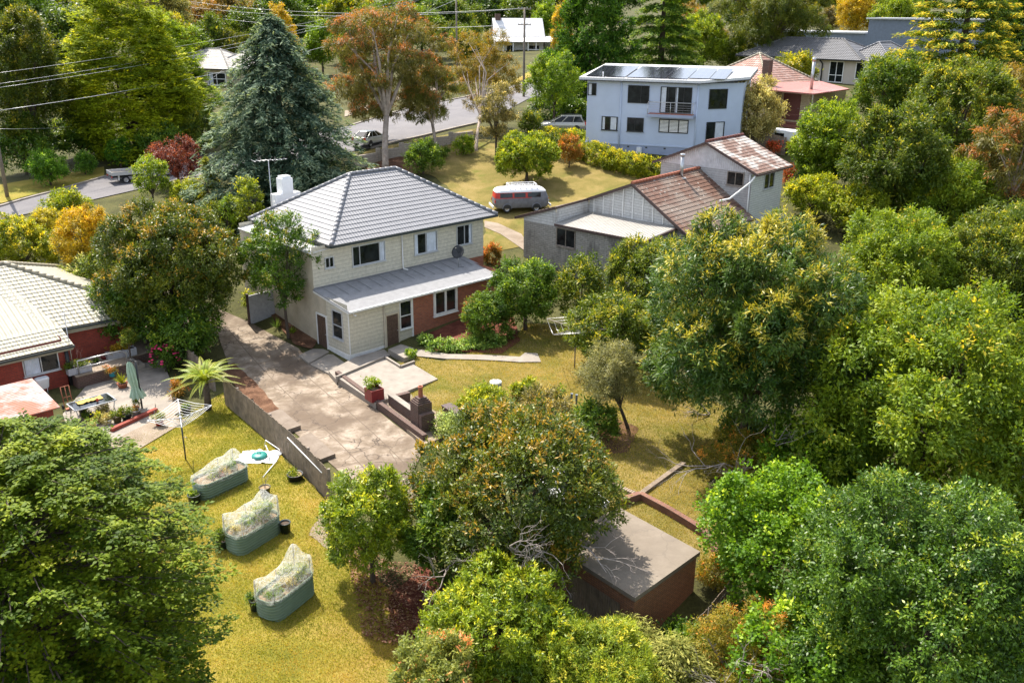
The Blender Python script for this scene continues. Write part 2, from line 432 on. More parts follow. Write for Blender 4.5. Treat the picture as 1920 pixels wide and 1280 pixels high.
def m_ground(name, stops, scale=.6, fine=9.0, rough=.95, bstr=.6, extra=None):
    m, N, L, b = new_mat(name)
    co = tc(N, 'Object')
    a = noise(N, L, co, scale, 8, .62, .4)
    f = noise(N, L, co, fine, 7, .75)
    q = N.new('ShaderNodeMath'); q.operation = 'MULTIPLY_ADD'; q.inputs[1].default_value = .55
    L.new(f, q.inputs[0])
    q2 = N.new('ShaderNodeMath'); q2.operation = 'MULTIPLY'; q2.inputs[1].default_value = .6; L.new(a, q2.inputs[0]); L.new(q2.outputs[0], q.inputs[2])
    col = ramp(N, L, q.outputs[0], stops)
    if extra:
        n3 = noise(N, L, co, extra[1], 6, .65, .6)
        col = mix(N, L, ramp(N, L, n3, [(extra[2], (0, 0, 0)), (extra[2] + .15, (1, 1, 1))]), col, extra[0])
    L.new(col, b.inputs['Base Color'])
    b.inputs['Roughness'].default_value = rough
    b.inputs['Specular IOR Level'].default_value = .15
    bump(N, L, f, bstr, .05, b)
    return m
M['ground'] = m_ground('ground', [(.38, (.030, .024, .014)), (.52, (.055, .055, .020)), (.62, (.085, .085, .028)), (.75, (.13, .10, .045))], .5)
M['lawn'] = m_ground('lawn', [(.36, (.075, .085, .013)), (.50, (.165, .155, .022)), (.60, (.255, .205, .036)), (.74, (.36, .25, .08))], .35, 14, extra=((.25, .155, .035), .22, .55))
M['lawn_dry'] = m_ground('lawn_dry', [(.36, (.075, .066, .016)), (.50, (.14, .12, .028)), (.60, (.21, .16, .048)), (.74, (.30, .22, .09))], .4, 14, extra=((.12, .125, .022), .3, .53))
M['litter'] = m_ground('litter', [(.36, (.030, .016, .010)), (.5, (.085, .042, .024)), (.62, (.16, .085, .05)), (.76, (.27, .16, .10))], 1.2, 22)
M['mulch_red'] = m_ground('mulch_red', [(.36, (.035, .012, .009)), (.5, (.09, .026, .017)), (.62, (.15, .05, .032)), (.76, (.24, .12, .08))], 1.2, 24)
M['asphalt'] = m_ground('asphalt', [(.3, (.115, .11, .115)), (.5, (.15, .143, .148)), (.7, (.19, .18, .18))], .5, 30, .9, .2)
M['gravel'] = m_ground('gravel', [(.36, (.15, .11, .075)), (.5, (.23, .18, .13)), (.7, (.33, .27, .21))], .8, 20)
def m_drive(name, joints=True, tint=None):
    m, N, L, b = new_mat(name)
    co = tc(N, 'Object')
    f = noise(N, L, co, 1.1, 9, .68, .3)
    col = ramp(N, L, f, [(.30, (.10, .07, .046)), (.45, (.19, .145, .10)), (.56, (.27, .215, .16)), (.72, (.38, .32, .25))])
    dk = noise(N, L, co, .28, 7, .6, .5)
    col = mix(N, L, ramp(N, L, dk, [(.46, (0, 0, 0)), (.60, (.85, .85, .85))]), col, (.105, .072, .046))
    df = noise(N, L, co, 4.5, 8, .75)
    col = mix(N, L, ramp(N, L, df, [(.52, (0, 0, 0)), (.66, (.7, .7, .7))]), col, (.13, .09, .058))
    wob = N.new('ShaderNodeVectorMath'); wob.operation = 'ADD'
    nn = N.new('ShaderNodeTexNoise'); nn.inputs['Scale'].default_value = 1.3; nn.inputs['Detail'].default_value = 4; L.new(co, nn.inputs['Vector'])
    L.new(co, wob.inputs[0]); L.new(nn.outputs['Color'], wob.inputs[1])
    v = N.new('ShaderNodeTexVoronoi'); v.feature = 'DISTANCE_TO_EDGE'; v.inputs['Scale'].default_value = .85; L.new(wob.outputs[0], v.inputs['Vector'])
    zone = ramp(N, L, noise(N, L, co, .22, 3), [(.44, (0, 0, 0)), (.56, (1, 1, 1))])
    crack = ramp(N, L, v.outputs['Distance'], [(.005, (1, 1, 1)), (.03, (0, 0, 0))])
    crack = mix(N, L, 1.0, crack, zone, 'MULTIPLY')
    col = mix(N, L, crack, col, (.07, .05, .035))
    # slab joints along the drive
    rt = N.new('ShaderNodeMapping'); rt.inputs['Rotation'].default_value = (0, 0, math.radians(57)); L.new(co, rt.inputs[0])
    t = N.new('ShaderNodeTexBrick'); L.new(rt.outputs[0], t.inputs['Vector']); t.offset = .3
    for k, c in (('Color1', (0, 0, 0)), ('Color2', (0, 0, 0)), ('Mortar', (1, 1, 1))): t.inputs[k].default_value = (*c, 1)
    t.inputs['Scale'].default_value = 1; t.inputs['Mortar Size'].default_value = .022; t.inputs['Brick Width'].default_value = 3.1; t.inputs['Row Height'].default_value = 1.75
    if joints: col = mix(N, L, t.outputs['Color'], col, (.11, .08, .055))
    if tint: col = mix(N, L, .7, col, tint)
    L.new(col, b.inputs['Base Color']); b.inputs['Roughness'].default_value = .92
    bump(N, L, f, .4, .04, b)
    return m
M['drive'] = m_drive('drive')
M['garage_slab'] = m_drive('garage_slab', False, (.20, .17, .135))
M['slab_brown'] = m_drive('slab_brown', False, (.17, .135, .105))
# ---------------------------------------------------------------- foliage
def m_leaf(name, rough=.42, trans=.35, spec=.5):
    m, N, L, b = new_mat(name)
    a = N.new('ShaderNodeAttribute'); a.attribute_name = 'leafcol'
    oi = N.new('ShaderNodeObjectInfo')
    col = mix(N, L, 1.0, a.outputs['Color'], oi.outputs['Color'], 'MULTIPLY')
    L.new(col, b.inputs['Base Color'])
    b.inputs['Roughness'].default_value = rough
    b.inputs['Specular IOR Level'].default_value = spec
    t = N.new('ShaderNodeBsdfTranslucent')
    L.new(mix(N, L, 1.0, col, (1.25, 1.15, .55), 'MULTIPLY'), t.inputs[0])
    x = N.new('ShaderNodeMixShader'); x.inputs[0].default_value = trans
    L.new(b.outputs[0], x.inputs[1]); L.new(t.outputs[0], x.inputs[2])
    L.new(x.outputs[0], N['Material Output'].inputs['Surface'])
    return m
M['leaf'] = m_leaf('leaf', .5, .45, .35)
M['leaf_gloss'] = m_leaf('leaf_gloss', .42, .36, .4)
M['leaf_matt'] = m_leaf('leaf_matt', .7, .4, .2)
M['leaf_spray'] = m_leaf('leaf_spray', .55, .42, .18)
M['grass_blade'] = m_leaf('grass_blade', .6, .4, .25)

def unit(a):
    return a / (np.linalg.norm(a, axis=-1, keepdims=True) + 1e-9)
def leaf_mesh(name, C, A, Nn, Lg, Wd, col, mat, fold=.12):
    n = len(C)
    A = unit(A); Sd = unit(np.cross(A, Nn)); Nn = np.cross(Sd, A)
    Lg = np.broadcast_to(Lg, (n,))[:, None]; Wd = np.broadcast_to(Wd, (n,))[:, None]
    v = np.empty((n, 4, 3), np.float32)
    m = C - A * Lg * .05
    v[:, 0] = C - A * Lg * .5; v[:, 1] = m + Sd * Wd * .5 + Nn * Wd * fold
    v[:, 2] = C + A * Lg * .5; v[:, 3] = m - Sd * Wd * .5 + Nn * Wd * fold
    me = bpy.data.meshes.new(name)
    me.vertices.add(4 * n); me.vertices.foreach_set('co', v.ravel())
    me.loops.add(4 * n); me.loops.foreach_set('vertex_index', np.arange(4 * n, dtype=np.int32))
    me.polygons.add(n); me.polygons.foreach_set('loop_start', np.arange(0, 4 * n, 4, dtype=np.int32))
    at_ = me.attributes.new('leafcol', 'FLOAT_COLOR', 'FACE')
    c4_ = np.ones((n, 4), np.float32); c4_[:, :3] = np.clip(col, 0, 1)
    at_.data.foreach_set('color', c4_.ravel())
    me.materials.append(mat)
    me.update()
    return me
def wob(P, seed, f):
    r = np.random.default_rng(seed)
    k = r.normal(size=(5, 3)) * f; ph = r.uniform(0, 6.28, 5)
    return np.sin(P @ k.T + ph).mean(1) * 1.3
def pal_mix(pal, t):
    pal = np.array(pal); x = np.clip(t, 0, .9999) * (len(pal) - 1)
    i = x.astype(int); f = (x - i)[:, None]
    return pal[i] * (1 - f) + pal[i + 1] * f

K = {  # leaf length, width, leaves per cluster, cluster spread, palette, tip colour, tip share, droop, flat, cover, material
 'magnolia': dict(L=.17, W=.065, n=12, sp=.20, pal=[(.018,.040,.008),(.050,.085,.012),(.13,.16,.018)], tip=(.19,.145,.022), tp=.36, up=.5, mat='leaf_gloss', cov=2.6),
 'rhodo':    dict(L=.18, W=.06, n=11, sp=.16, pal=[(.035,.078,.008),(.105,.175,.013),(.20,.275,.022)], tip=(.28,.33,.03), tp=.35, up=.7, mat='leaf_gloss', cov=2.5),
 'oleander': dict(L=.17, W=.038, n=12, sp=.17, pal=[(.045,.090,.012),(.13,.20,.022),(.24,.31,.04)], tip=(.33,.36,.06), tp=.3, up=.7, mat='leaf', cov=2.2),
 'hornbeam': dict(L=.125, W=.075, n=16, sp=.30, pal=[(.022,.062,.006),(.065,.135,.010),(.15,.22,.018)], tip=(.22,.28,.025), tp=.2, up=.0, flat=.22, mat='leaf_gloss', cov=2.0),
 'chestnut': dict(L=.24, W=.058, n=15, sp=.26, pal=[(.014,.048,.011),(.040,.090,.018),(.085,.14,.030)], tip=(.21,.22,.034), tp=.58, up=.55, droop=.35, mat='leaf_gloss', cov=2.4),
 'cherry':   dict(L=.19, W=.085, n=13, sp=.28, pal=[(.040,.090,.010),(.095,.165,.014),(.19,.26,.025)], tip=(.27,.27,.035), tp=.18, up=.25, droop=.25, mat='leaf', cov=2.3),
 'maple':    dict(L=.17, W=.13, n=12, sp=.26, pal=[(.028,.085,.008),(.075,.17,.012),(.16,.28,.022)], tip=(.24,.36,.035), tp=.25, up=.3, droop=.1, mat='leaf', cov=2.1),
 'darkleaf': dict(L=.19, W=.085, n=13, sp=.28, pal=[(.015,.048,.008),(.045,.105,.012),(.10,.18,.02)], tip=(.17,.24,.03), tp=.25, up=.25, droop=.3, mat='leaf_gloss', cov=2.2),
 'scrub':    dict(L=.20, W=.075, n=13, sp=.26, pal=[(.022,.050,.009),(.060,.105,.014),(.14,.18,.025)], tip=(.22,.24,.035), tp=.3, up=.45, mat='leaf', cov=2.2),
 'lime':     dict(L=.20, W=.10, n=12, sp=.25, pal=[(.050,.095,.010),(.125,.185,.016),(.23,.285,.026)], tip=(.30,.33,.035), tp=.3, up=.4, mat='leaf', cov=2.2),
 'gold':     dict(L=.20, W=.055, n=14, sp=.22, pal=[(.10,.10,.006),(.23,.20,.010),(.36,.29,.018)], tip=(.40,.31,.025), tp=.4, up=.4, droop=.5, mat='leaf', cov=2.3),
 'cypress':  dict(L=.30, W=.11, n=12, sp=.28, pal=[(.045,.075,.006),(.125,.165,.011),(.23,.265,.018)], tip=(.29,.30,.022), tp=.35, up=.3, flat=.5, mat='leaf_matt', cov=2.1),
 'darkcon':  dict(L=.32, W=.12, n=12, sp=.30, pal=[(.010,.038,.006),(.030,.085,.010),(.065,.14,.016)], tip=(.10,.18,.02), tp=.25, up=.2, mat='leaf_matt', cov=2.1),
 'gum':      dict(L=.24, W=.05, n=13, sp=.26, pal=[(.040,.055,.014),(.085,.095,.028),(.14,.135,.05)], tip=(.23,.105,.042), tp=.55, up=.25, droop=.9, mat='leaf', cov=1.9),
 'gumgold':  dict(L=.22, W=.05, n=13, sp=.26, pal=[(.045,.058,.010),(.13,.12,.018),(.24,.18,.025)], tip=(.23,.145,.025), tp=.35, up=.2, droop=.8, mat='leaf', cov=1.7),
 'greytree': dict(L=.18, W=.06, n=13, sp=.24, pal=[(.04,.05,.022),(.12,.13,.07),(.24,.23,.14)], tip=(.33,.31,.20), tp=.3, up=.3, mat='leaf', cov=1.8),
 'olive':    dict(L=.12, W=.026, n=16, sp=.20, pal=[(.050,.068,.042),(.125,.150,.100),(.23,.26,.185)], tip=(.29,.32,.23), tp=.3, up=.3, mat='leaf', cov=1.7),
 'silver':   dict(L=.14, W=.05, n=14, sp=.22, pal=[(.09,.10,.055),(.24,.25,.15),(.40,.40,.27)], tip=(.48,.47,.33), tp=.3, up=.5, mat='leaf_matt', cov=2.3),
 'purple':   dict(L=.15, W=.07, n=12, sp=.22, pal=[(.035,.012,.014),(.10,.030,.036),(.19,.065,.065)], tip=(.24,.09,.09), tp=.3, up=.3, mat='leaf', cov=1.5),
 'redshrub': dict(L=.15, W=.06, n=12, sp=.2, pal=[(.05,.06,.012),(.16,.11,.025),(.28,.14,.04)], tip=(.36,.12,.05), tp=.4, up=.5, mat='leaf', cov=2.0),
 'pieris':   dict(L=.12, W=.045, n=12, sp=.15, pal=[(.05,.085,.03),(.14,.19,.06),(.26,.30,.11)], tip=(.42,.20,.12), tp=.25, up=.5, mat='leaf', cov=2.3),
 'bottle':   dict(L=.10, W=.03, n=14, sp=.16, pal=[(.05,.07,.012),(.14,.15,.025),(.25,.20,.04)], tip=(.38,.19,.05), tp=.35, up=.4, mat='leaf', cov=1.3),
 'white':    dict(L=.16, W=.08, n=12, sp=.2, pal=[(.05,.10,.03),(.17,.24,.09),(.40,.44,.26)], tip=(.55,.58,.42), tp=.3, up=.5, mat='leaf', cov=2.2),
 'bush':     dict(L=.13, W=.06, n=12, sp=.17, pal=[(.020,.055,.010),(.055,.12,.016),(.12,.20,.03)], tip=(.18,.26,.04), tp=.25, up=.5, mat='leaf', cov=2.2),
 'hedge':    dict(L=.11, W=.06, n=12, sp=.13, pal=[(.045,.085,.010),(.13,.18,.015),(.25,.30,.025)], tip=(.34,.34,.03), tp=.4, up=.6, mat='leaf', cov=2.6),
}
def crown_data(kind, lobes, seed, scale=1.0, cov=None, bottom=-.55, inner=.28, rough=.13):
    k = K[kind]; r = np.random.default_rng(seed)
    lobes = np.array(lobes, float)
    Cc, R = lobes[:, :3], lobes[:, 3:6]
    area = 4 * math.pi * (((R[:, 0] * R[:, 1]) ** 1.6 + (R[:, 0] * R[:, 2]) ** 1.6 + (R[:, 1] * R[:, 2]) ** 1.6) / 3) ** (1 / 1.6)
    Lf, Wf = k['L'] * scale, k['W'] * scale
    ncl = int((cov or k['cov']) * area.sum() * .8 / (Lf * Wf * .5) / k['n']) + 8
    nk = max(4, ncl // 11)
    kl = r.choice(len(lobes), nk, p=area / area.sum())
    kd = unit(r.normal(size=(nk, 3)))
    ck = r.integers(0, nk, ncl)
    li = kl[ck]
    fre = (r.random(ncl) < .16)[:, None]
    d = unit(np.where(fre, r.normal(size=(ncl, 3)), kd[ck] + r.normal(size=(ncl, 3)) * np.clip(.75 / np.sqrt(nk / len(lobes)), .10, .5)))
    krf = r.uniform(-.10, .10, nk)[ck]; ktv = r.normal(size=nk)[ck]; ktp = r.random(nk)[ck]
    keep = (d[:, 2] > bottom) | (r.random(ncl) < .25)
    li, d, krf, ktv, ktp = li[keep], d[keep], krf[keep], ktv[keep], ktp[keep]
    inn = r.random(len(li)) < inner
    rf = np.where(inn, r.uniform(.45, .88, len(li)), 1 + krf - .13 * r.random(len(li)) ** 1.5)
    P0 = Cc[li] + R[li] * d
    rf = rf * (1 + rough * wob(P0, seed + 1, 2.2 / max(.3, R.mean())) + rough * .6 * wob(P0, seed + 2, 6.0 / max(.3, R.mean())))
    P = Cc[li] + R[li] * d * rf[:, None]
    # drop what lies deep inside other lobes
    bad = np.zeros(len(P), bool)
    for j in range(len(lobes)):
        q = (((P - Cc[j]) / R[j]) ** 2).sum(1)
        bad |= (q < .42) & (li != j)
    P, d, li, inn, ktv, ktp = P[~bad], d[~bad], li[~bad], inn[~bad], ktv[~bad], ktp[~bad]
    # thin some patches so gaps show
    g = wob(P, seed + 5, 5.0 / max(.3, R.mean()))
    ok = r.random(len(P)) > np.clip(g - .2, 0, 1) * 1.1
    P, d, li, inn, ktv, ktp = P[ok], d[ok], li[ok], inn[ok], ktv[ok], ktp[ok]
    nrm = unit(d / R[li])
    n = k['n']; m = len(P)
    ax = unit(nrm * .9 + np.array([0, 0, k.get('up', .3)]) + r.normal(size=(m, 3)) * .35)
    sp = k['sp'] * scale
    t = r.random((m, n))
    off = r.normal(size=(m, n, 3)) * .42 * sp
    fl = k.get('flat', 1.0)
    if fl < 1: off[..., 2] *= fl; off[..., :2] *= 1.35
    pos = P[:, None] + ax[:, None] * ((t - .35) * 1.5 * sp)[..., None] * (np.array([1, 1, fl]) if fl < 1 else 1) + off
    la = unit(ax[:, None] * .55 + unit(off) * .9 + r.normal(size=(m, n, 3)) * .3 + np.array([0, 0, -k.get('droop', .15)]))
    if fl < 1: la[..., 2] *= .4
    ln = unit(nrm[:, None] * .5 + np.array([0, 0, .9]) + r.normal(size=(m, n, 3)) * (.28 if fl < 1 else .5))
    tv = .42 + .12 * ktv[:, None] + .12 * r.normal(size=(m, 1)) + .15 * r.normal(size=(m, n)) + .22 * wob(P, seed + 3, 3.0 / max(.3, R.mean()))[:, None] + .12 * (t - .5)
    col = pal_mix(k['pal'], tv.ravel()).reshape(m, n, 3)
    istip = ((.65 * ktp + .35 * r.random(m)) < k['tp'] * np.clip(.35 + .9 * nrm[:, 2] + .5 * wob(P, seed + 9, 2.5 / max(.3, R.mean())), 0, 1.4)) & ~inn
    tf = (istip[:, None] & (t > .45))[..., None]
    col = np.where(tf, np.array(k['tip']) * (1 + .22 * r.normal(size=(m, n, 1))), col)
    col = col * np.array([2.1, 1.75, 1.05])
    sz = r.uniform(.7, 1.25, (m, n))
    return pos.reshape(-1, 3), la.reshape(-1, 3), ln.reshape(-1, 3), (Lf * sz).ravel(), (Wf * sz).ravel(), col.reshape(-1, 3), M[k['mat']]
def cat(ds):
    return tuple(np.concatenate([d[i] for d in ds]) for i in range(6)) + (ds[0][6],)
def auto_lobes(rx, ry, rz, zc, seed, n=9, rel=.46, core=.70):
    r = random.Random(seed)
    out = [(0, 0, zc, rx * core, ry * core, rz * core)]
    for i in range(n):
        zz = 1 - 2 * (i + .5) / n * .86
        a = i * 2.39996 + r.uniform(-.4, .4)
        q = math.sqrt(max(0, 1 - zz * zz)); s = rel * r.uniform(.78, 1.18); m = (1 - s) * r.uniform(.92, 1.08)
        out.append((rx * m * q * math.cos(a), ry * m * q * math.sin(a), zc + rz * m * zz, rx * s, ry * s, min(rx * s * 1.1, max(rz * s * 1.1, rx * s * .6))))
    return out
def limbs(mb, base, lobes, r0, seed, lean=(0, 0), fork=.45, n=7, twig=False):
    """tapered trunk with limbs that run into the lobes of the crown"""
    r = random.Random(seed)
    L = [V3(l[:3]) for l in lobes]
    top = L[0]
    f = V3((base[0] + (top[0] - base[0]) * fork + lean[0], base[1] + (top[1] - base[1]) * fork + lean[1], base[2] + (top[2] - base[2]) * fork))
    b = V3(base)
    m = (b + f) / 2 + V3((r.uniform(-.1, .1), r.uniform(-.1, .1), 0)) * (f[2] - b[2]) * .4
    mb.tube([b - V3((0, 0, .3)), b + (m - b) * .12, m, f], [r0 * 1.45, r0 * 1.05, r0 * .9, r0 * .78], 8)
    for l in lobes[:n]:
        e = V3(l[:3]) + V3((0, 0, -l[5] * .1))
        q = f + (e - f) * .5 + V3((r.uniform(-.12, .12), r.uniform(-.12, .12), .10)) * np.linalg.norm(e - f)
        mb.tube([f - (f - m) * .08, q, e], [r0 * .6, r0 * .38, r0 * .13], 6, cap=False)
        if twig:
            for _ in range(3):
                d = V3((r.uniform(-1, 1), r.uniform(-1, 1), r.uniform(-.2, .8))) * l[3] * .75
                s = q + (e - q) * r.uniform(.2, .9)
                mb.tube([s, s + d * .55 + V3((0, 0, .1)), s + d], [r0 * .16, r0 * .1, r0 * .04], 4, cap=False)
    return mb
def solve(x0, y0, x1, y1, h0, minr=.40):
    cx, cy, hw, hh = (x0 + x1) / 2, (y0 + y1) / 2, (x1 - x0) / 2, (y1 - y0) / 2
    d = ray(cx, cy)
    sphi = -d[2] / np.linalg.norm(d); cphi = math.sqrt(1 - sphi * sphi)
    prev = None
    for Y in np.arange(13, 400, .4):
        C = C0 + d * (Y / d[1]); de = depth_of(C)
        rx, h = hw * de / FPX, hh * de / FPX
        rz = math.sqrt(max(h * h - (rx * sphi) ** 2, (minr * rx * cphi) ** 2)) / cphi
        g = gz(C[0], C[1])
        if C[2] - rz <= g + h0: break
    return C, rx, rz, g
def plant(kind, label, cat_, bbox, h0=.3, name=None, seed=None, group=None, n=9, rel=.46, core=.70, scale=1.0, cov=None, trunk=True, tr=None, bark='bark', lobes=None, bottom=-.55, inner=.28, fork=.45, lean=(0, 0), twig=False, rough=.13, color=None, minr=.4, ry=1.0, leafname='crown', trunk_px=None):
    global _seed
    _seed += 17
    seed = seed or _seed
    C, rx, rz, g = solve(*bbox, h0, minr)
    base = V3((C[0], C[1], g))
    if trunk_px is not None:
        q = G(*trunk_px)
        off = C - q; base = q
    else: off = V3((0, 0, C[2] - g))
    o = thing(name or 'tree', label, cat_, base, 0, group)
    zc = off[2]
    ls = lobes(rx, rz, zc) if lobes else auto_lobes(rx, rx * ry, rz, zc, seed, n, rel, core)
    if trunk_px is not None: ls = [(l[0] + off[0], l[1] + off[1], *l[2:]) for l in ls]
    D = crown_data(kind, ls, seed, scale, cov, bottom, inner, rough)
    me = leaf_mesh(leafname, *D)
    c = bpy.data.objects.new(leafname, me); COL.objects.link(c); c.parent = o
    if color: c.color = (*color, 1)
    if trunk:
        limbs(MB(), (0, 0, 0), ls, tr or max(.04, .045 * rx + .02), seed, fork=fork, lean=lean, n=min(len(ls), 9), twig=twig).build('trunk', M[bark], o)
    STAT.append((o.name, label[:30], tuple(np.round(C, 1)), round(rx, 2), round(rz, 2), len(D[0])))
    o['_R'] = (float(rx), float(rz), float(zc))
    return o
STAT = []
_seed = 100
def deadwood(name, root, starts, mat, seed, parent, length=1.4, r0=.035, depth=4, spread=.75, up=.1):
    r = random.Random(seed); mb = MB()
    def grow(p, d, ln, rad, k):
        mid = p + d * ln * .5 + V3((r.uniform(-1, 1), r.uniform(-1, 1), r.uniform(-1, 1))) * ln * .12
        e = p + d * ln + V3((r.uniform(-1, 1), r.uniform(-1, 1), r.uniform(-1, 1))) * ln * .15
        mb.tube([p, mid, e], [rad, rad * .8, rad * .55], 5 if k > 1 else 3, cap=False)
        if k == 0: return
        for _ in range(r.choice((2, 2, 3))):
            nd = d + V3((r.uniform(-1, 1), r.uniform(-1, 1), r.uniform(-1, 1) + up)) * spread
            grow(e if r.random() < .6 else mid, nd / np.linalg.norm(nd), ln * r.uniform(.6, .85), rad * .55, k - 1)
    for p, d in starts:
        d = V3(d); grow(V3(p), d / np.linalg.norm(d), length, r0, depth)
    return mb.build(name, mat, parent)
def conifer(kind, label, base, H, R, name='conifer', seed=1, col=None, layered=False, group=None, power=.8, droop=.35, nb=240, scale=1.0, h1=.03, spl=1.0, lr=(.72, 1.08)):
    k = K[kind]; r = np.random.default_rng(seed)
    o = thing(name, label, 'tree', base, 0, group)
    P, A, Nn, Cc = [], [], [], []
    for i in range(nb):
        f = ((i + r.random()) / nb) ** 1.25
        if layered: f = (math.floor(f * 13) + r.random() * .25) / 13
        ln = R * ((1 - f) ** power) * r.uniform(*lr) + .12
        az = i * 2.39996 + r.normal() * .3
        z0 = H * (h1 + (1 - h1) * f)
        n = int(14 + 46 * ln / R)
        t = r.uniform(.2, 1, n) ** .7
        rad = np.array([math.cos(az), math.sin(az), 0]); tan = np.array([-rad[1], rad[0], 0])
        side = r.normal(size=n) * (.20 * ln * (1.05 - t) + .10) * spl
        p = rad * (t * ln)[:, None] + tan * side[:, None]
        p[:, 2] = z0 + ln * (.15 * t - droop * t ** 2) + r.normal(size=n) * .06 - np.abs(side) * .25
        for _ in range(4):
            jit = r.normal(size=(n, 3)) * .12
            P.append(p + jit)
            A.append(rad * 1.0 + tan * (np.sign(side) * .8)[:, None] + np.array([0, 0, -.25]) + r.normal(size=(n, 3)) * .45)
            Nn.append(np.array([0, 0, 1.0]) + rad * .4 + r.normal(size=(n, 3)) * .4)
            tv = .40 + .22 * (t - .5) + .20 * r.normal(size=n) + .12 * r.normal()
            cc = pal_mix(k['pal'], tv)
            tip = (t > .8) & (r.random(n) < k['tp'])
            Cc.append(np.where(tip[:, None], np.array(k['tip']), cc))
    P, A, Nn, Cc = map(np.concatenate, (P, A, Nn, Cc))
    sz = r.uniform(.7, 1.25, len(P)) * scale
    me = leaf_mesh('crown', P, A, Nn, .34 * sz, .085 * sz, Cc * np.array([1.6, 1.5, 1.3]), M[k['mat']])
    c = bpy.data.objects.new('crown', me); COL.objects.link(c); c.parent = o
    MB().tube([(0, 0, -.4), (0, 0, H * .5), (0, 0, H * .98)], [R * .075, R * .045, .02], 8).build('trunk', M['bark'], o)
    return o
K['spruce'] = dict(pal=[(.012,.034,.024),(.050,.092,.068),(.12,.175,.135)], tip=(.19,.255,.185), tp=.45, mat='leaf_matt')
K['cedar'] = dict(pal=[(.025,.060,.008),(.09,.14,.012),(.18,.22,.02)], tip=(.42,.36,.03), tp=.5, mat='leaf_matt')
K['cedargreen'] = dict(pal=[(.022,.060,.008),(.06,.12,.012),(.12,.19,.02)], tip=(.17,.24,.03), tp=.4, mat='leaf_matt')
K['cedardark'] = dict(pal=[(.008,.024,.006),(.025,.055,.010),(.06,.10,.016)], tip=(.08,.12,.02), tp=.3, mat='leaf_matt')
K['juniper'] = dict(pal=[(.05,.07,.014),(.13,.15,.032),(.22,.235,.06)], tip=(.28,.29,.085), tp=.5, mat='leaf_matt')

# ---------------------------------------------------------------- draped sheets
def inpoly(P, poly):
    x, y = P[:, 0], P[:, 1]; c = np.zeros(len(P), bool); n = len(poly)
    for i in range(n):
        x0, y0 = poly[i]; x1, y1 = poly[(i + 1) % n]
        q = ((y0 > y) != (y1 > y)) & (x < (x1 - x0) * (y - y0) / ((y1 - y0) if y1 != y0 else 1e-9) + x0)
        c ^= q
    return c
def densify(poly, step, wobble=0, seed=1):
    r = random.Random(seed); out = []
    for i in range(len(poly)):
        a, b = V3(poly[i]), V3(poly[(i + 1) % len(poly)])
        n = max(1, int(np.linalg.norm(b - a) / step))
        for k in range(n):
            p = a + (b - a) * k / n
            if wobble and k: p = p + V3((r.uniform(-1, 1), r.uniform(-1, 1))) * wobble
            out.append((p[0], p[1]))
    return out
def sheet(name, poly, dz, mat, step=.6, wobble=0, seed=1, kind='structure', parent=None, flat=None):
    poly = densify([tuple(p[:2]) for p in poly], step, wobble, seed)
    a = np.array(poly); lo, hi = a.min(0), a.max(0)
    gx, gy = np.meshgrid(np.arange(lo[0], hi[0], step), np.arange(lo[1], hi[1], step))
    g = np.stack([gx.ravel(), gy.ravel()], 1) + NP.uniform(-.08, .08, (gx.size, 2)) * step
    g = g[inpoly(g, poly)]
    n = len(poly)
    vs = [Vector(p) for p in poly] + [Vector(p) for p in g]
    ov, oe, of, *_ = delaunay_2d_cdt(vs, [(i, (i + 1) % n) for i in range(n)], [], 1, 1e-5)
    X = np.array([p.x for p in ov]); Y = np.array([p.y for p in ov])
    Z = (gzv(X, Y) if flat is None else np.full(X.shape, flat)) + dz
    me = bpy.data.meshes.new(name)
    fs = []
    for f in of:
        f = list(f)
        (x0, y0), (x1, y1), (x2, y2) = [(X[i], Y[i]) for i in f[:3]]
        if (x1 - x0) * (y2 - y0) - (x2 - x0) * (y1 - y0) < 0: f = f[::-1]
        fs.append(f)
    me.from_pydata(np.stack([X, Y, Z], 1).tolist(), [], fs)
    me.materials.append(mat)
    me.polygons.foreach_set('use_smooth', [True] * len(fs))
    me.update()
    o = bpy.data.objects.new(name, me); COL.objects.link(o)
    if parent is not None: o.parent = parent
    if kind: o['kind'] = kind
    return o
def GP(pts, dz=0): return [tuple(G(*p)[:2]) for p in pts]

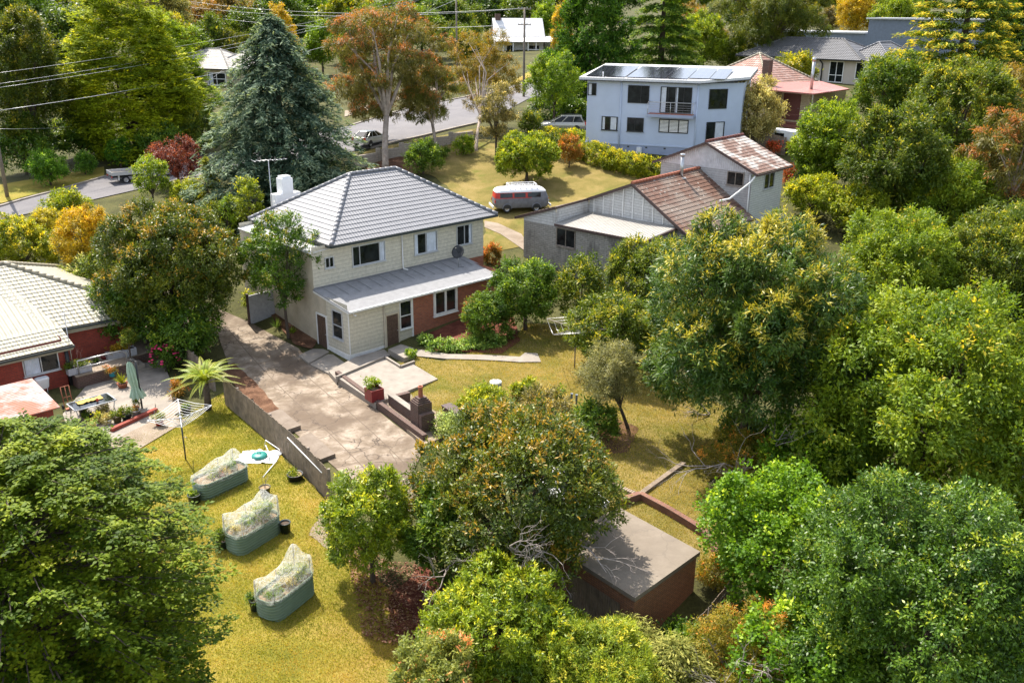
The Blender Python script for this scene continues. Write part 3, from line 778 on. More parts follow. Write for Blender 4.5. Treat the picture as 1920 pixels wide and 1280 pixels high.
def spray_tree(label, bbox, h0, seed, pal, L=.115, W=.072, nb=230, name='hornbeam_tree'):
    """boughs that leave the trunk and carry flat sprays of leaves"""
    r = np.random.default_rng(seed)
    C, rx, rz, g = solve(*bbox, h0)
    o = thing(name, label, 'tree', (C[0], C[1], g)); zc = C[2] - g
    P, A, Nn, Lg, Cc = [], [], [], [], []
    tb = MB(); tb.tube([(0, 0, -.3), (.1, 0, zc * .5), (0, .1, zc), (.1, 0, zc + rz * .75)], [.26, .2, .14, .04], 8)
    for i in range(nb):
        zz = 1 - 2 * ((i + .5) / nb) * .93
        az = i * 2.39996 + r.normal() * .25
        q = math.sqrt(max(.03, 1 - zz * zz)); m = r.uniform(.80, 1.10)
        end = np.array([rx * q * math.cos(az), rx * q * math.sin(az), zc + rz * zz]) * np.array([m, m, 1])
        st_ = np.array([0, 0, max(.8, min(zc + rz * .7, zc + rz * zz - .25 * rx * q))])
        v = end - st_; ln = np.linalg.norm(v)
        t = np.linspace(0, 1, 8); cv = st_ + v * t[:, None]; cv[:, 2] += .28 * ln * t * (1 - t) - .05 * ln * t ** 3
        tb.tube(cv[::2].tolist() + [cv[-1].tolist()], [.05, .035, .024, .014, .006], 4, cap=False)
        rad = v * [1, 1, 0]; rad = rad / (np.linalg.norm(rad) + 1e-6); tan = np.array([-rad[1], rad[0], 0])
        bt = np.clip(.42 + .2 * r.normal(), .05, .95)
        for k in range(24):
            u = r.uniform(.28, 1.0) ** .75; j = u * 7; a = min(int(j), 6); p0 = cv[a] + (cv[a + 1] - cv[a]) * (j - a)
            sd = (1 if k % 2 else -1); tl = r.uniform(.35, .8) * (1.15 - .45 * u)
            d = rad * r.uniform(.4, .9) + tan * sd * r.uniform(.5, 1.0) + np.array([0, 0, r.normal() * .14 - .06]); d = d / np.linalg.norm(d)
            n = 15; tt = r.uniform(.05, 1, n); s2 = np.where(np.arange(n) % 2 == 0, 1, -1)
            ps = np.cross(d, [0, 0, 1.0])
            pp = p0 + d * (tt * tl)[:, None] + ps * (s2 * r.uniform(.03, .10, n))[:, None]; pp[:, 2] += r.normal(size=n) * .025 - .12 * tt ** 2 * tl
            P.append(pp); A.append(d + ps * (s2 * .9)[:, None] + r.normal(size=(n, 3)) * .22)
            Nn.append(np.array([0, 0, 1.0]) + r.normal(size=(n, 3)) * .28)
            Lg.append(L * r.uniform(.7, 1.25, n)); Cc.append(pal_mix(pal, np.clip(bt + .14 * r.normal() + .12 * r.normal(size=n), 0, 1)))
    P, A, Nn, Lg, Cc = map(np.concatenate, (P, A, Nn, Lg, Cc))
    me = leaf_mesh('crown', P, A, Nn, Lg, Lg * W / L, Cc, M['leaf_spray'])
    c = bpy.data.objects.new('crown', me); COL.objects.link(c); c.parent = o
    tb.build('trunk', M['bark'], o)
    return o
# ---------------------------------------------------------------- ground, street, lawns
gx = np.concatenate([np.arange(-300, -70, 12), np.arange(-70, 60, 1.0), np.arange(60, 301, 12)])
gy = np.concatenate([np.arange(-30, 8, 6), np.arange(8, 125, 1.0), np.arange(125, 260, 4), np.arange(260, 520, 20)])
XX, YY = np.meshgrid(gx, gy)
ZZ = gzv(XX, YY)
mb = MB()
me = bpy.data.meshes.new('ground')
nx, ny = len(gx), len(gy)
idx = np.arange(nx * ny).reshape(ny, nx)
fc = np.stack([idx[:-1, :-1], idx[:-1, 1:], idx[1:, 1:], idx[1:, :-1]], -1).reshape(-1, 4)
me.from_pydata(np.stack([XX, YY, ZZ], -1).reshape(-1, 3).tolist(), [], fc.tolist())
me.polygons.foreach_set('use_smooth', [True] * len(fc)); me.materials.append(M['ground'])
go = bpy.data.objects.new('ground', me); COL.objects.link(go); go['kind'] = 'structure'

LAWN_L = GP([(240,905),(215,850),(330,800),(420,745),(480,815),(550,880),(622,952),(625,1000),(660,1060),(740,1110),(800,1180),(780,1330),(300,1330),(100,1330),(60,1100),(150,980)])
sheet('lawn', LAWN_L, .03, M['lawn'], .5, .1, 2)
LAWN_R = GP([(740,690),(785,672),(830,680),(960,640),(985,606),(1060,612),(1120,640),(1210,690),(1300,725),(1400,780),(1420,850),(1330,900),(1350,1000),(1352,1048),(1250,1010),(1150,950),(1060,880),(960,860),(850,820),(760,750)])
sheet('lawn', LAWN_R, .03, M['lawn_dry'], .5, .12, 3)
LAWN_U = GP([(905,470),(905,400),(800,330),(680,320),(740,285),(900,262),(1000,270),(1110,280),(1240,330),(1180,350),(1000,410),(985,460),(940,470)])
sheet('lawn', LAWN_U, .03, M['lawn_dry'], .8, .15, 4)
sheet('verge', GP([(640,318),(690,285),(800,262),(900,240),(935,236),(900,250),(800,277),(700,312)]), .05, M['lawn_dry'], 1.0, .15, 5)
sheet('verge', GP([(-60,395),(0,396),(90,372),(190,343),(190,325),(60,350),(-60,372)]), .05, M['lawn'], 1.0, .1, 6)
sheet('verge', GP([(925,170),(1000,140),(1085,128),(1085,112),(1010,118),(960,150)]), .05, M['lawn'], 1.5, .1, 8)
ROAD = GP([(-80,450),(0,428),(160,390),(330,347),(470,318),(600,300),(690,283),(790,258),(885,234),(950,205),(985,185),(1100,172),(1100,140),(1000,148),(950,163),(860,186),(760,207),(650,242),(560,262),(330,310),(190,345),(0,402),(-80,424)])
sheet('road', ROAD, .07, M['asphalt'], 1.2)
for pts in ([(-80,424),(0,402),(100,373),(190,345),(330,310)], [(650,242),(760,207),(860,186),(950,163)], [(690,283),(790,258),(885,234)]):
    g = [V3(G(*p)) for p in pts]; mb = MB()
    for a, b in zip(g[:-1], g[1:]):
        n = max(2, int(np.linalg.norm(b - a) / 1.5))
        for k in range(n):
            p, q = a + (b - a) * k / n, a + (b - a) * (k + 1) / n
            p[2], q[2] = gz(p[0], p[1]) + .10, gz(q[0], q[1]) + .10
            mb.bar(p, q, .28, .16)
    mb.build('kerb', M['concrete_slab'])['kind'] = 'structure'
sheet('footpath', GP([(640,225),(690,210),(760,185),(860,160),(860,152),(760,176),(690,200),(640,214)]), .09, M['gravel'], 1.5)
DRIVE = GP([(330,560),(400,585),(468,612),(560,660),(590,692),(640,722),(740,798),(800,842),(770,905),(900,985),(1040,1000),(900,1010),(760,960),(640,890),(560,822),(470,745),(432,700),(410,640),(300,600),(180,500),(240,440),(300,500)])
sheet('driveway', DRIVE, .045, M['drive'], .5)
sheet('driveway', GP([(905,416),(905,428),(935,440),(980,470),(985,455),(975,440),(930,420)]), .06, M['gravel'], .8)
sheet('driveway', GP([(1000,240),(1095,246),(1095,228),(1000,226)]), .06, M['asphalt'], 1.0)
sheet('mulch_bed', GP([(412,700),(440,690),(480,725),(540,790),(510,790),(470,760)]), .075, M['litter'], .4, .06, 9)
sheet('mulch_bed', GP([(505,598),(535,590),(600,640),(585,662),(555,655)]), .10, M['litter'], .4, .05, 10)
sheet('mulch_bed', GP([(795,640),(800,630),(900,585),(960,590),(975,640),(940,665),(820,662)]), .06, M['mulch_red'], .4, .06, 11)
sheet('leaf_litter', GP([(740,1180),(735,1130),(800,1060),(840,1100),(800,1200),(770,1225)]), .06, M['mulch_red'], .4, .1, 12)
sheet('leaf_litter', GP([(680,320),(715,342),(770,338),(790,318),(765,300),(730,298)]), .055, M['litter'], .8, .2, 13)
sheet('dirt_patch', GP([(585,1010),(612,960),(640,980),(640,1050)]), .05, M['gravel'], .4, .08, 14)
sheet('dirt_patch', GP([(1120,800),(1150,780),(1200,800),(1180,845),(1130,850)]), .05, M['litter'], .4, .1, 15)

def label_box(): pass

# ---------------------------------------------------------------- building helpers
def window(par, o, ax, w, h, cols=(.5,), fr='alu', fw=.055, rows=(), curt=(), glass='glass', name='window', depth=.07, label=None, sill=True):
    """a window on a wall: frame + pane (+ curtain) ; o lower-left corner, ax along the wall"""
    o, ax = V3(o), V3(ax); z = V3((0, 0, 1)); n = np.cross(ax, z)
    P = lambda a, c, d=0: o + ax * a + z * c + n * d
    f = MB()
    def member(a0, c0, a1, c1):
        q = [P(a0, c0, depth), P(a1, c0, depth), P(a1, c1, depth), P(a0, c1, depth)]
        r = [P(a0, c0, -.02), P(a1, c0, -.02), P(a1, c1, -.02), P(a0, c1, -.02)]
        f.face(q)
        for i in range(4):
            j = (i + 1) % 4; f.face((r[i], r[j], q[j], q[i]))
    member(0, h - fw, w, h); member(0, 0, w, fw); member(0, fw, fw, h - fw); member(w - fw, fw, w, h - fw)
    for c in cols: member(w * c - fw * .4, fw, w * c + fw * .4, h - fw)
    for c in rows:
        xs = [fw] + [w * k for k in cols] + [w - fw]
        for a, b in zip(xs[:-1], xs[1:]): member(a + (fw * .4 if a > fw else 0), h * c - fw * .4, b - (fw * .4 if b < w - fw else 0), h * c + fw * .4)
    if sill:
        q = [P(-.05, -.05, depth + .05), P(w + .05, -.05, depth + .05), P(w + .05, -.003, depth + .05), P(-.05, -.003, depth + .05)]
        r = [p - n * (depth + .05) for p in q]
        f.face(q); f.face((q[3], q[2], r[2], r[3])); f.face((q[0], r[0], r[1], q[1])); f.face((q[0], q[3], r[3], r[0])); f.face((q[1], r[1], r[2], q[2]))
    fo = f.build(name, M[fr], par)
    if label: fo['label'] = label
    g = MB(); g.face((P(fw, fw, .012), P(w - fw, fw, .012), P(w - fw, h - fw, .012), P(fw, h - fw, .012)))
    g.build('pane', M[glass], fo)
    for a, b in curt:
        c = MB(); c.face((P(w * a, fw, .02), P(w * b, fw, .02), P(w * b, h - fw, .02), P(w * a, h - fw, .02)))
        c.build('curtain', M['curtain'], fo)
    return fo
def door(par, o, ax, w, h, mat='door_wood', frame='cream_render', label=None, panels=True):
    o, ax = V3(o), V3(ax); z = V3((0, 0, 1)); n = np.cross(ax, z)
    P = lambda a, c, d: o + ax * a + z * c + n * d
    d = MB()
    def slab(a0, c0, a1, c1, t0, t1, m=0):
        q = [P(a0, c0, t1), P(a1, c0, t1), P(a1, c1, t1), P(a0, c1, t1)]; r = [P(a0, c0, t0), P(a1, c0, t0), P(a1, c1, t0), P(a0, c1, t0)]
        d.face(q, m)
        for i in range(4):
            j = (i + 1) % 4; d.face((r[i], r[j], q[j], q[i]), m)
    slab(0, 0, w, h, 0, .02)
    if panels:
        slab(0, 0, .11, h, .02, .045); slab(w - .11, 0, w, h, .02, .045); slab(w/2 - .05, 0, w/2 + .05, h, .02, .045)
        for c in (0, .42, .84): slab(.11, h * c, w/2 - .05, h * c + .16, .02, .045); slab(w/2 + .05, h * c, w - .11, h * c + .16, .02, .045)
    do = d.build('door', M[mat], par)
    if label: do['label'] = label
    d = MB(); slab(-.09, 0, -.003, h + .09, 0, .07); slab(w + .003, 0, w + .09, h + .09, 0, .07); slab(-.003, h + .003, w + .003, h + .09, 0, .07)
    d.build('door_frame', M[frame], do)
    k = MB(); p = P(w - .07, h * .48, .05); k.tube([p, p + n * .06], .03, 8); k.build('handle', M['steel'], do)
    return do
def tiles(mb, e0, e1, r1, r0, course=.36, step=.035, mi=0):
    """roof face laid in stepped courses, eave e0-e1 to ridge r0-r1"""
    e0, e1, r1, r0 = map(V3, (e0, e1, r1, r0))
    a = (e1 - e0) / np.linalg.norm(e1 - e0)
    up = r0 - e0; up = up - a * (up @ a); H = np.linalg.norm(up); up = up / H
    n = np.cross(a, up); N_ = max(2, round(H / course))
    for i in range(N_):
        t0, t1 = i / N_, (i + 1) / N_
        A0, B0 = e0 + (r0 - e0) * t0, e1 + (r1 - e1) * t0
        A1, B1 = e0 + (r0 - e0) * t1, e1 + (r1 - e1) * t1
        q = [A0 + n * step, B0 + n * step, B1 + n * .004, A1 + n * .004]
        uv = [((p - e0) @ a, (p - e0) @ up) for p in q]
        if np.linalg.norm(B1 - A1) < .02: q, uv = q[:3], uv[:3]
        mb.face(q, mi, uv=uv)
        mb.face([A0, B0, B0 + n * step, A0 + n * step], mi, uv=[((A0 - e0) @ a, 0), ((B0 - e0) @ a, 0), ((B0 - e0) @ a, .03), ((A0 - e0) @ a, .03)])
    return mb
def hip_roof(par, x0, x1, y0, y1, z, rise, tile, cap, gut='dark_gutter', course=.36, rx=None, name='roof', fascia='white_paint'):
    """hipped roof on a rectangle; ridge along the longer side"""
    w, d = x1 - x0, y1 - y0
    if w >= d: r0, r1 = (x0 + d/2 if rx is None else rx[0], (y0 + y1)/2, z + rise), (x1 - d/2 if rx is None else rx[1], (y0 + y1)/2, z + rise)
    else: r0, r1 = ((x0 + x1)/2, y0 + w/2, z + rise), ((x0 + x1)/2, y1 - w/2, z + rise)
    c = [(x0, y0, z), (x1, y0, z), (x1, y1, z), (x0, y1, z)]
    mb = MB()
    if w >= d:
        tiles(mb, c[0], c[1], r1, r0, course); tiles(mb, c[2], c[3], r0, r1, course)
        tiles(mb, c[3], c[0], r0, r0, course); tiles(mb, c[1], c[2], r1, r1, course)
        hips = [(c[0], r0), (c[3], r0), (c[1], r1), (c[2], r1), (r0, r1)]
    else:
        tiles(mb, c[0], c[1], r0, r0, course); tiles(mb, c[2], c[3], r1, r1, course)
        tiles(mb, c[1], c[2], r1, r0, course); tiles(mb, c[3], c[0], r0, r1, course)
        hips = [(c[0], r0), (c[1], r0), (c[2], r1), (c[3], r1), (r0, r1)]
    mb.face((V3(c[3]) - [0,0,.02], V3(c[2]) - [0,0,.02], V3(c[1]) - [0,0,.02], V3(c[0]) - [0,0,.02]))
    ro = mb.build(name, M[tile], par)
    cb = MB()
    for p, q in hips:
        p, q = V3(p) + [0, 0, .05], V3(q) + [0, 0, .05]
        n = max(1, int(np.linalg.norm(q - p) / .42))
        for k in range(n):
            a, b = p + (q - p) * k / n, p + (q - p) * (k + 1.06) / n
            cb.tube([a, b], [.125, .105], 8)
    cb.build('ridge_cap', M[cap], ro)
    gb = MB()
    for i in range(4):
        a, b = V3(c[i]), V3(c[(i + 1) % 4]); gb.bar(a + [0, 0, -.075], b + [0, 0, -.075], .13, .12)
    gb.build('gutter', M[gut], ro)
    return ro
def wall_quad(mb, a, b, z0, z1, mi=0):
    mb.face(((a[0], a[1], z0), (b[0], b[1], z0), (b[0], b[1], z1), (a[0], a[1], z1)), mi, uv=[(0, z0), (math.dist(a, b), z0), (math.dist(a, b), z1), (0, z1)])
def downpipe(par, pts, r=.045, mat='white_paint'):
    return MB().tube(pts, r, 8).build('downpipe', M[mat], par)

# ---------------------------------------------------------------- the cream two-storey house
H = thing('two_storey_house', 'cream weatherboard two-storey house with grey hipped tile roof and red brick lean-to', 'house', (-9.27, 48.45, 0), 43.5)
w = MB()
wall_quad(w, (0, 0), (4.55, 0), .36, 3.06)
wall_quad(w, (0, 2.2), (0, 0), .36, 3.4)
wall_quad(w, (0, 3.45), (13.3, 3.45), 3.3, 6.06)
wall_quad(w, (13.3, 3.45), (13.3, 12.1), 1.5, 6.06)
wall_quad(w, (13.3, 12.1), (0, 12.1), 1.5, 6.06)
w.build('wall', M['cream_board'], H)
w = MB(); wall_quad(w, (0, 12.1), (0, 2.2), -.6, 3.4); wall_quad(w, (0, 12.1), (0, 3.45), 3.4, 5.78)
o = w.build('side_wall', M['cream_render'], H); o['label'] = 'rendered side wall'
w = MB(); w.box((-.03, -.03, -.8), (2.5, .0, .40)); w.box((-.03, 0, -.8), (0, 2.2, .40)); w.box((2.5, -.02, -.8), (4.55, 0, .36)); w.build('plinth', M['white_paint'], H)
w = MB(); wall_quad(w, (4.55, 0), (11.34, 0), -.3, 3.06); wall_quad(w, (11.34, 0), (11.34, 3.45), -.3, 3.4); wall_quad(w, (11.34, 3.45), (13.3, 3.45), -.3, 3.3)
o = w.build('brick_wall', M['red_brick'], H); o['label'] = 'red brick lower wall'
w = MB(); w.box((4.47, -.05, .36), (4.57, -.004, 3.05)); w.box((0, -.03, .40), (.06, 0, 3.05)); w.build('corner_trim', M['white_paint'], H)
# lean-to roof: corrugated sheet
lr = MB()
e0, e1, r0, r1 = V3((-.08, -.28, 3.07)), V3((11.5, -.28, 3.07)), V3((-.08, 3.46, 3.56)), V3((11.5, 3.46, 3.56))
lr.face((e0, e1, r1, r0), uv=[(0, 0), (11.58, 0), (11.58, 3.8), (0, 3.8)])
dn = V3((0, 0, -.05)); lr.face((r0 + dn, r1 + dn, e1 + dn, e0 + dn)); lr.face((e0 + dn, e1 + dn, e1, e0)); lr.face((r0, e0, e0, r0) if 0 else (r0 + dn, e0 + dn, e0, r0)); lr.face((e1 + dn, r1 + dn, r1, e1))
lro = lr.build('lean_to_roof', M['sheet_lean'], H)
g = MB(); g.bar(e0 + [0, -.05, -.02], e1 + [0, -.05, -.02], .10, .11); g.build('gutter', M['white_paint'], lro)
g = MB(); g.bar((-.05, -.22, 2.99), (-.05, 3.44, 3.47), .05, .16); g.bar((11.42, -.22, 2.99), (11.42, 3.44, 3.47), .05, .16); g.build('barge_board', M['white_paint'], lro)
g = MB()
for k in range(14): g.bar((.5 + k * .8, 3.3, 3.60), (.5 + k * .8, 1.75, 3.40), .025, .02)
g.bar((0, 3.43, 3.61), (11.4, 3.43, 3.61), .06, .06); g.build('flashing', M['cap_grey'], lro)
# main roof
hr = hip_roof(H, 1.0, 14.1, 2.9, 12.65, 6.08, 3.0, 'tile_grey', 'cap_grey', rx=(5.75, 9.35), course=.36)
g = MB(); g.face(((-.1, 3.4, 5.74), (1.6, 3.4, 5.9), (1.6, 12.1, 5.9), (-.1, 12.1, 5.74))); g.face(((-.1, 3.4, 5.69), (-.1, 12.1, 5.69), (1.6, 12.1, 5.85), (1.6, 3.4, 5.85))); g.face(((-.1, 3.4, 5.69), (1.6, 3.4, 5.85), (1.6, 3.4, 5.9), (-.1, 3.4, 5.74))); g.face(((-.1, 12.1, 5.69), (-.1, 3.4, 5.69), (-.1, 3.4, 5.74), (-.1, 12.1, 5.74)))
g.build('side_roof', M['sheet_white'], H)
g = MB(); g.face(((1.0, 2.95, 6.0), (1.0, 12.6, 6.0), (14.05, 12.6, 6.0), (14.05, 2.95, 6.0))); g.build('soffit', M['white_paint'], H)
X = (1, 0, 0)
window(H, (.84, 3.45, 4.66), X, .62, .66, (.5,))
window(H, (2.75, 3.45, 4.42), X, 2.42, 1.24, (.22, .82), curt=((.84, .97),))
window(H, (7.42, 3.45, 4.33), X, 1.86, 1.34, (.5,), curt=((.04, .16), (.55, .95)))
window(H, (10.92, 3.45, 4.34), X, 1.34, 1.34, (.5,), curt=((.80, .95),))
window(H, (3.58, 0, 1.10), X, .88, 1.74, (), fr='white_paint', rows=(.47,))
window(H, (6.14, 0, 1.36), X, 1.86, 1.60, (.5,), fr='white_paint', fw=.14, depth=.10)
window(H, (0, 1.58, 1.14), (0, -1, 0), 1.06, 1.68, (), rows=(.47,), fr='alu', glass='glass')
door(H, (2.60, 0, .20), X, .83, 1.98, label='weathered brown door beside the drainpipe')
door(H, (0, 3.22, .06), (0, -1, 0), .94, 2.06, label='brown door in the side wall', frame='white_paint')
downpipe(H, [(6.46, 3.40, 6.0), (6.46, 3.38, 3.75), (6.46, 3.30, 3.64), (6.6, 3.05, 3.60)])
downpipe(H, [(2.45, -.06, 3.02), (2.45, -.06, .2), (2.52, -.2, .12)], mat='cream_render')
g = MB(); g.tube([(.34, -.02, 2.83), (.34, -.12, 2.80)], .035, 8); g.tube([(.30, -.12, 2.80), (.42, -.24, 2.74)], [.03, .055], 8); g.build('flood_light', M['clean_white'], H)
# chimney behind the hip
cx, cy = 4.1, 13.15
g = MB(); g.box((cx - .95, cy - .35, 2), (cx + .95, cy + .35, 7.35)); g.box((cx - .40, cy - .38, 7.35), (cx + .40, cy + .38, 8.35)); g.box((cx - .32, cy - .30, 8.35), (cx + .32, cy + .30, 8.50)); g.build('chimney', M['clean_white'], H)

t = thing('satellite_dish', 'dark satellite dish on a thin mast on the corrugated lean-to roof', 'satellite dish', (0, 0, 0))
p0 = onp = None
Hm = H.matrix_basis if False else Matrix.Translation((-9.27, 48.45, 0)) @ Matrix.Rotation(math.radians(43.5), 4, 'Z')
hw = lambda u_, v_, z_: V3(Hm @ Vector((u_, v_, z_)))
t.location = tuple(hw(9.9, 2.05, 3.38))
g = MB(); g.tube([(0, 0, -.03), (0, 0, .9)], .025, 6); g.tube([(0, 0, .05), (.35, .2, .05)], .015, 5); g.build('mast', M['steel'], t)
g = MB()
prof = [(.001, 0), (.15, .012), (.30, .05), (.42, .10), (.44, .11), (.43, .12), (.30, .07), (.15, .03), (.001, .02)]
g.lathe(prof, (0, 0, 0), 20); d = g.build('dish', M['black'], t, (0.02, -.05, 1.0)); d.rotation_euler = (math.radians(62), 0, math.radians(-25))
g = MB(); g.tube([(0, 0, .02), (0, .12, .42)], .014, 5); g.tube([(0, .1, .40), (0, .15, .5)], .035, 6); f = g.build('feed_arm', M['black'], t, (0.02, -.05, 1.0)); f.rotation_euler = (math.radians(62), 0, math.radians(-25))

t = thing('tv_antenna', 'tall thin television antenna mast strapped to the white chimney', 'antenna', tuple(hw(cx - 1.12, cy - .1, 4.5)))
g = MB(); g.tube([(0, 0, 0), (0, 0, 5.2)], .028, 6); g.tube([(0, .0, 2.4), (.35, .1, 2.4)], .02, 5); g.tube([(0, 0, 1.6), (.35, .1, 1.6)], .02, 5); g.build('mast', M['steel'], t)
g = MB(); g.tube([(-.9, -.5, 5.15), (1.1, .6, 5.15)], .018, 5)
for k in range(8):
    c = V3((-.85 + k * .26, -.47 + k * .145, 5.16)); l = .62 - k * .045
    g.tube([c - V3((-.5, .87, 0)) * l, c + V3((-.5, .87, 0)) * l], .012, 4)
g.build('aerial', M['steel'], t)

# ---------------------------------------------------------------- the red brick house on the left
RP = at(*(560 / 4.267, 500 + 1005 / 4.267), 0)
R_AZ = 44.0
R = thing('brick_house', 'red brick bungalow with pale cream tiled roof at the left edge', 'house', (RP[0], RP[1], 0), R_AZ)
# local: x along the patio wall, y back, origin at the outer corner of the projecting room
w = MB()
wall_quad(w, (-3.2, 0), (0, 0), -.4, 2.62); wall_quad(w, (0, 0), (0, 1.6), -.4, 2.75); wall_quad(w, (0, 1.6), (4.15, 1.6), -.4, 2.75)
wall_quad(w, (4.15, 1.6), (4.15, 11), -.4, 2.75); wall_quad(w, (-3.2, 3.2), (-3.2, 0), -.4, 2.75); wall_quad(w, (-8, 3.2), (-3.2, 3.2), -.4, 2.75); wall_quad(w, (4.15, 11), (-8, 11), -.4, 2.75); wall_quad(w, (-8, 11), (-8, 3.2), -.4, 2.75)
w.build('wall', M['deep_brick'], R)
rf = MB()
ze = 2.68
rA, rB = V3((-4.5, 7.3, 5.3)), V3((-.2, 7.3, 5.3))
tiles(rf, (-.1, 1.15, ze + .18), (5.7, 1.15, ze), rB, rB + [-2.0, 0, 0], .34)
tiles(rf, (-3.65, -.45, ze - .30), (.40, -.45, ze - .30), (.40, 1.4, ze + .30), (-3.65, 1.4, ze + .30), .34)
tiles(rf, (-9, 2.6, ze), (-3.4, 2.6, ze), rB + [-2.0, 0, 0], rA, .34)
rf.face(((-3.65, 1.3, ze + .27), (.40, 1.3, ze + .27), rB + [-1.0, 0, .0], rA)); rf.face(((-3.4, 2.6, ze), (-.1, 1.15, ze + .18), rB + [-2.0, 0, -.0]))
tiles(rf, (5.7, 1.15, ze), (5.7, 13.4, ze), rB, rB, .34); tiles(rf, (5.7, 13.4, ze), (-9, 13.4, ze), rA, rB, .34); tiles(rf, (-9, 13.4, ze), (-9, 2.6, ze), rA, rA, .34)
ro = rf.build('roof', M['tile_cream'], R)
cb = MB()
for p, q in (((5.7, 1.15, ze), rB), ((5.7, 13.4, ze), rB), (rA, rB), ((-9, 2.6, ze), rA), ((-9, 13.4, ze), rA)):
    p, q = V3(p) + [0, 0, .06], V3(q) + [0, 0, .06]; n = int(np.linalg.norm(q - p) / .4)
    for k in range(n): cb.tube([p + (q - p) * k / n, p + (q - p) * (k + 1.05) / n], [.13, .11], 8)
cb.build('ridge_cap', M['cap_cream'], ro)
g = MB(); g.bar((-.1, 1.1, ze + .1), (5.75, 1.1, ze - .09), .1, .11); g.bar((-3.7, -.5, ze - .39), (.45, -.5, ze - .39), .1, .11); g.bar((5.75, 1.1, ze - .09), (5.75, 13.4, ze - .09), .1, .11); g.build('gutter', M['dark_gutter'], ro)
g = MB(); g.bar((0, 1.25, ze - .12), (5.6, 1.25, ze - .22), .04, .2); g.bar((-3.6, -.36, ze - .5), (.40, -.36, ze - .5), .04, .2); g.bar((.40, -.45, ze - .42), (.40, 1.5, ze + .15), .05, .2); g.bar((-3.65, -.45, ze - .42), (-3.65, 2.5, ze - .1), .05, .2); g.build('fascia', M['cap_cream'], ro)
window(R, (-2.05, 0, 1.08), X, 1.75, 1.10, (.5,), fr='alu', curt=((.05, .46),), glass='glass')
window(R, (-6.1, 3.2, 1.1), X, 1.6, 1.15, (.5,), fr='cap_cream')
for x, y in ((4.9, 1.55), (4.9, 2.5), (4.9, 3.4), (4.9, 8.5)):
    MB().box((x - .06, y - .06, .75), (x + .06, y + .06, ze - .05)).build('verandah_post', M['cap_cream'], R)
g = MB(); g.box((4.86, 1.6, ze - .35), (4.94, 8.5, ze - .2)); g.box((4.88, 1.6, 1.5), (4.93, 3.4, 1.56)); g.build('verandah_rail', M['cap_cream'], R)
g = MB(); g.tube([(.10, -.12, -.2), (.10, -.12, 2.35)], .10, 8); g.build('downpipe', M['black'], R)
g = MB(); g.tube([(-3.42, -.22, -.2), (-3.42, -.22, 2.2), (-3.40, -.24, 3.35)], .065, 8); g.build('vent_pipe', M['terracotta'], R)
t = thing('tv_antenna', 'thin television antenna rising past the pale cream roof of the brick bungalow', 'antenna', tuple(V3(RP) * [1, 1, 0]), R_AZ)
g = MB(); g.tube([(.25, -.35, .3), (.25, -.32, 4.2)], .022, 5); g.tube([(-.2, -.32, 4.0), (.75, -.32, 4.15)], .012, 4)
for k in range(5): g.tube([(-.1 + k * .2, -.62 + .03 * k, 4.03 + k * .03), (-.1 + k * .2, -.02 - .03 * k, 4.03 + k * .03)], .008, 4)
g.build('mast', M['steel'], t)
# raised terrace along the house
t = thing('terrace', 'raised brick terrace with paved top beside the red brick bungalow', 'terrace', tuple(V3(RP) * [1, 1, 0]), R_AZ)
g = MB(); g.box((.16, -.9, -.5), (3.1, .0 + 1.58, .72)); g.box((3.1, .1, -.5), (6.2, 4.6, .72)); g.build('brick_wall', M['dark_brick'], t)
g = MB(); g.box((.12, -.95, .722), (3.15, 1.58, .79)); g.box((3.16, .05, .722), (6.25, 4.65, .79)); g.build('paving', M['gravel'], t)
g = MB()
for k in range(3): g.box((3.1, -.9 + k * .0 - .0, -.4), (3.1 + .36 * (3 - k), .08, .24 * (k + 1))) if k == 0 else g.box((3.101, -.85 + .05 * k, .24 * k + .001), (3.1 + .36 * (3 - k), .07, .24 * (k + 1)))
g.build('step', M['concrete_slab'], t)
g = MB(); g.tube([(.35, -.8, .79), (.35, -.8, 1.55), (1.6, -.8, 1.55), (2.65, -.8, 1.55), (2.9, -.8, 1.35), (2.9, -.8, .3)], .035, 8); g.tube([(.35, -.8, 1.15), (2.9, -.8, 1.15)], .025, 6); g.build('handrail', M['steel'], t)
# corrugated outbuilding at the far left
q = at(14, 752, 1.9)
t = thing('garden_shed', 'low shed with rusty corrugated iron roof beside the brick bungalow', 'shed', (q[0], q[1], 0), R_AZ)
g = MB(); g.box((-3.4, -2.6, -.4), (1.15, .55, 1.75)); g.build('wall', M['deep_brick'], t)
g = MB(); g.face(((-3.6, -2.9, 1.75), (1.4, -2.9, 1.75), (1.4, .8, 2.05), (-3.6, .8, 2.05)), uv=[(0, 0), (0, 5), (3.7, 5), (3.7, 0)]); g.face(((-3.6, .8, 2.0), (1.4, .8, 2.0), (1.4, -2.9, 1.7), (-3.6, -2.9, 1.7))); g.face(((1.4, -2.9, 1.7), (1.4, .8, 2.0), (1.4, .8, 2.05), (1.4, -2.9, 1.75))); g.face(((-3.6, -2.9, 1.7), (1.4, -2.9, 1.7), (1.4, -2.9, 1.75), (-3.6, -2.9, 1.75))); g.build('roof', M['sheet_rust'], t)
# patio paving of the bungalow
sheet('patio', GP([(160,740),(215,690),(262,640),(300,670),(345,780),(215,850),(140,850),(120,790)]), .05, M['concrete_slab'], .5)
sheet('paving', GP([(205,845),(320,785),(352,800),(240,870)]), .075, M['gravel'], .5)

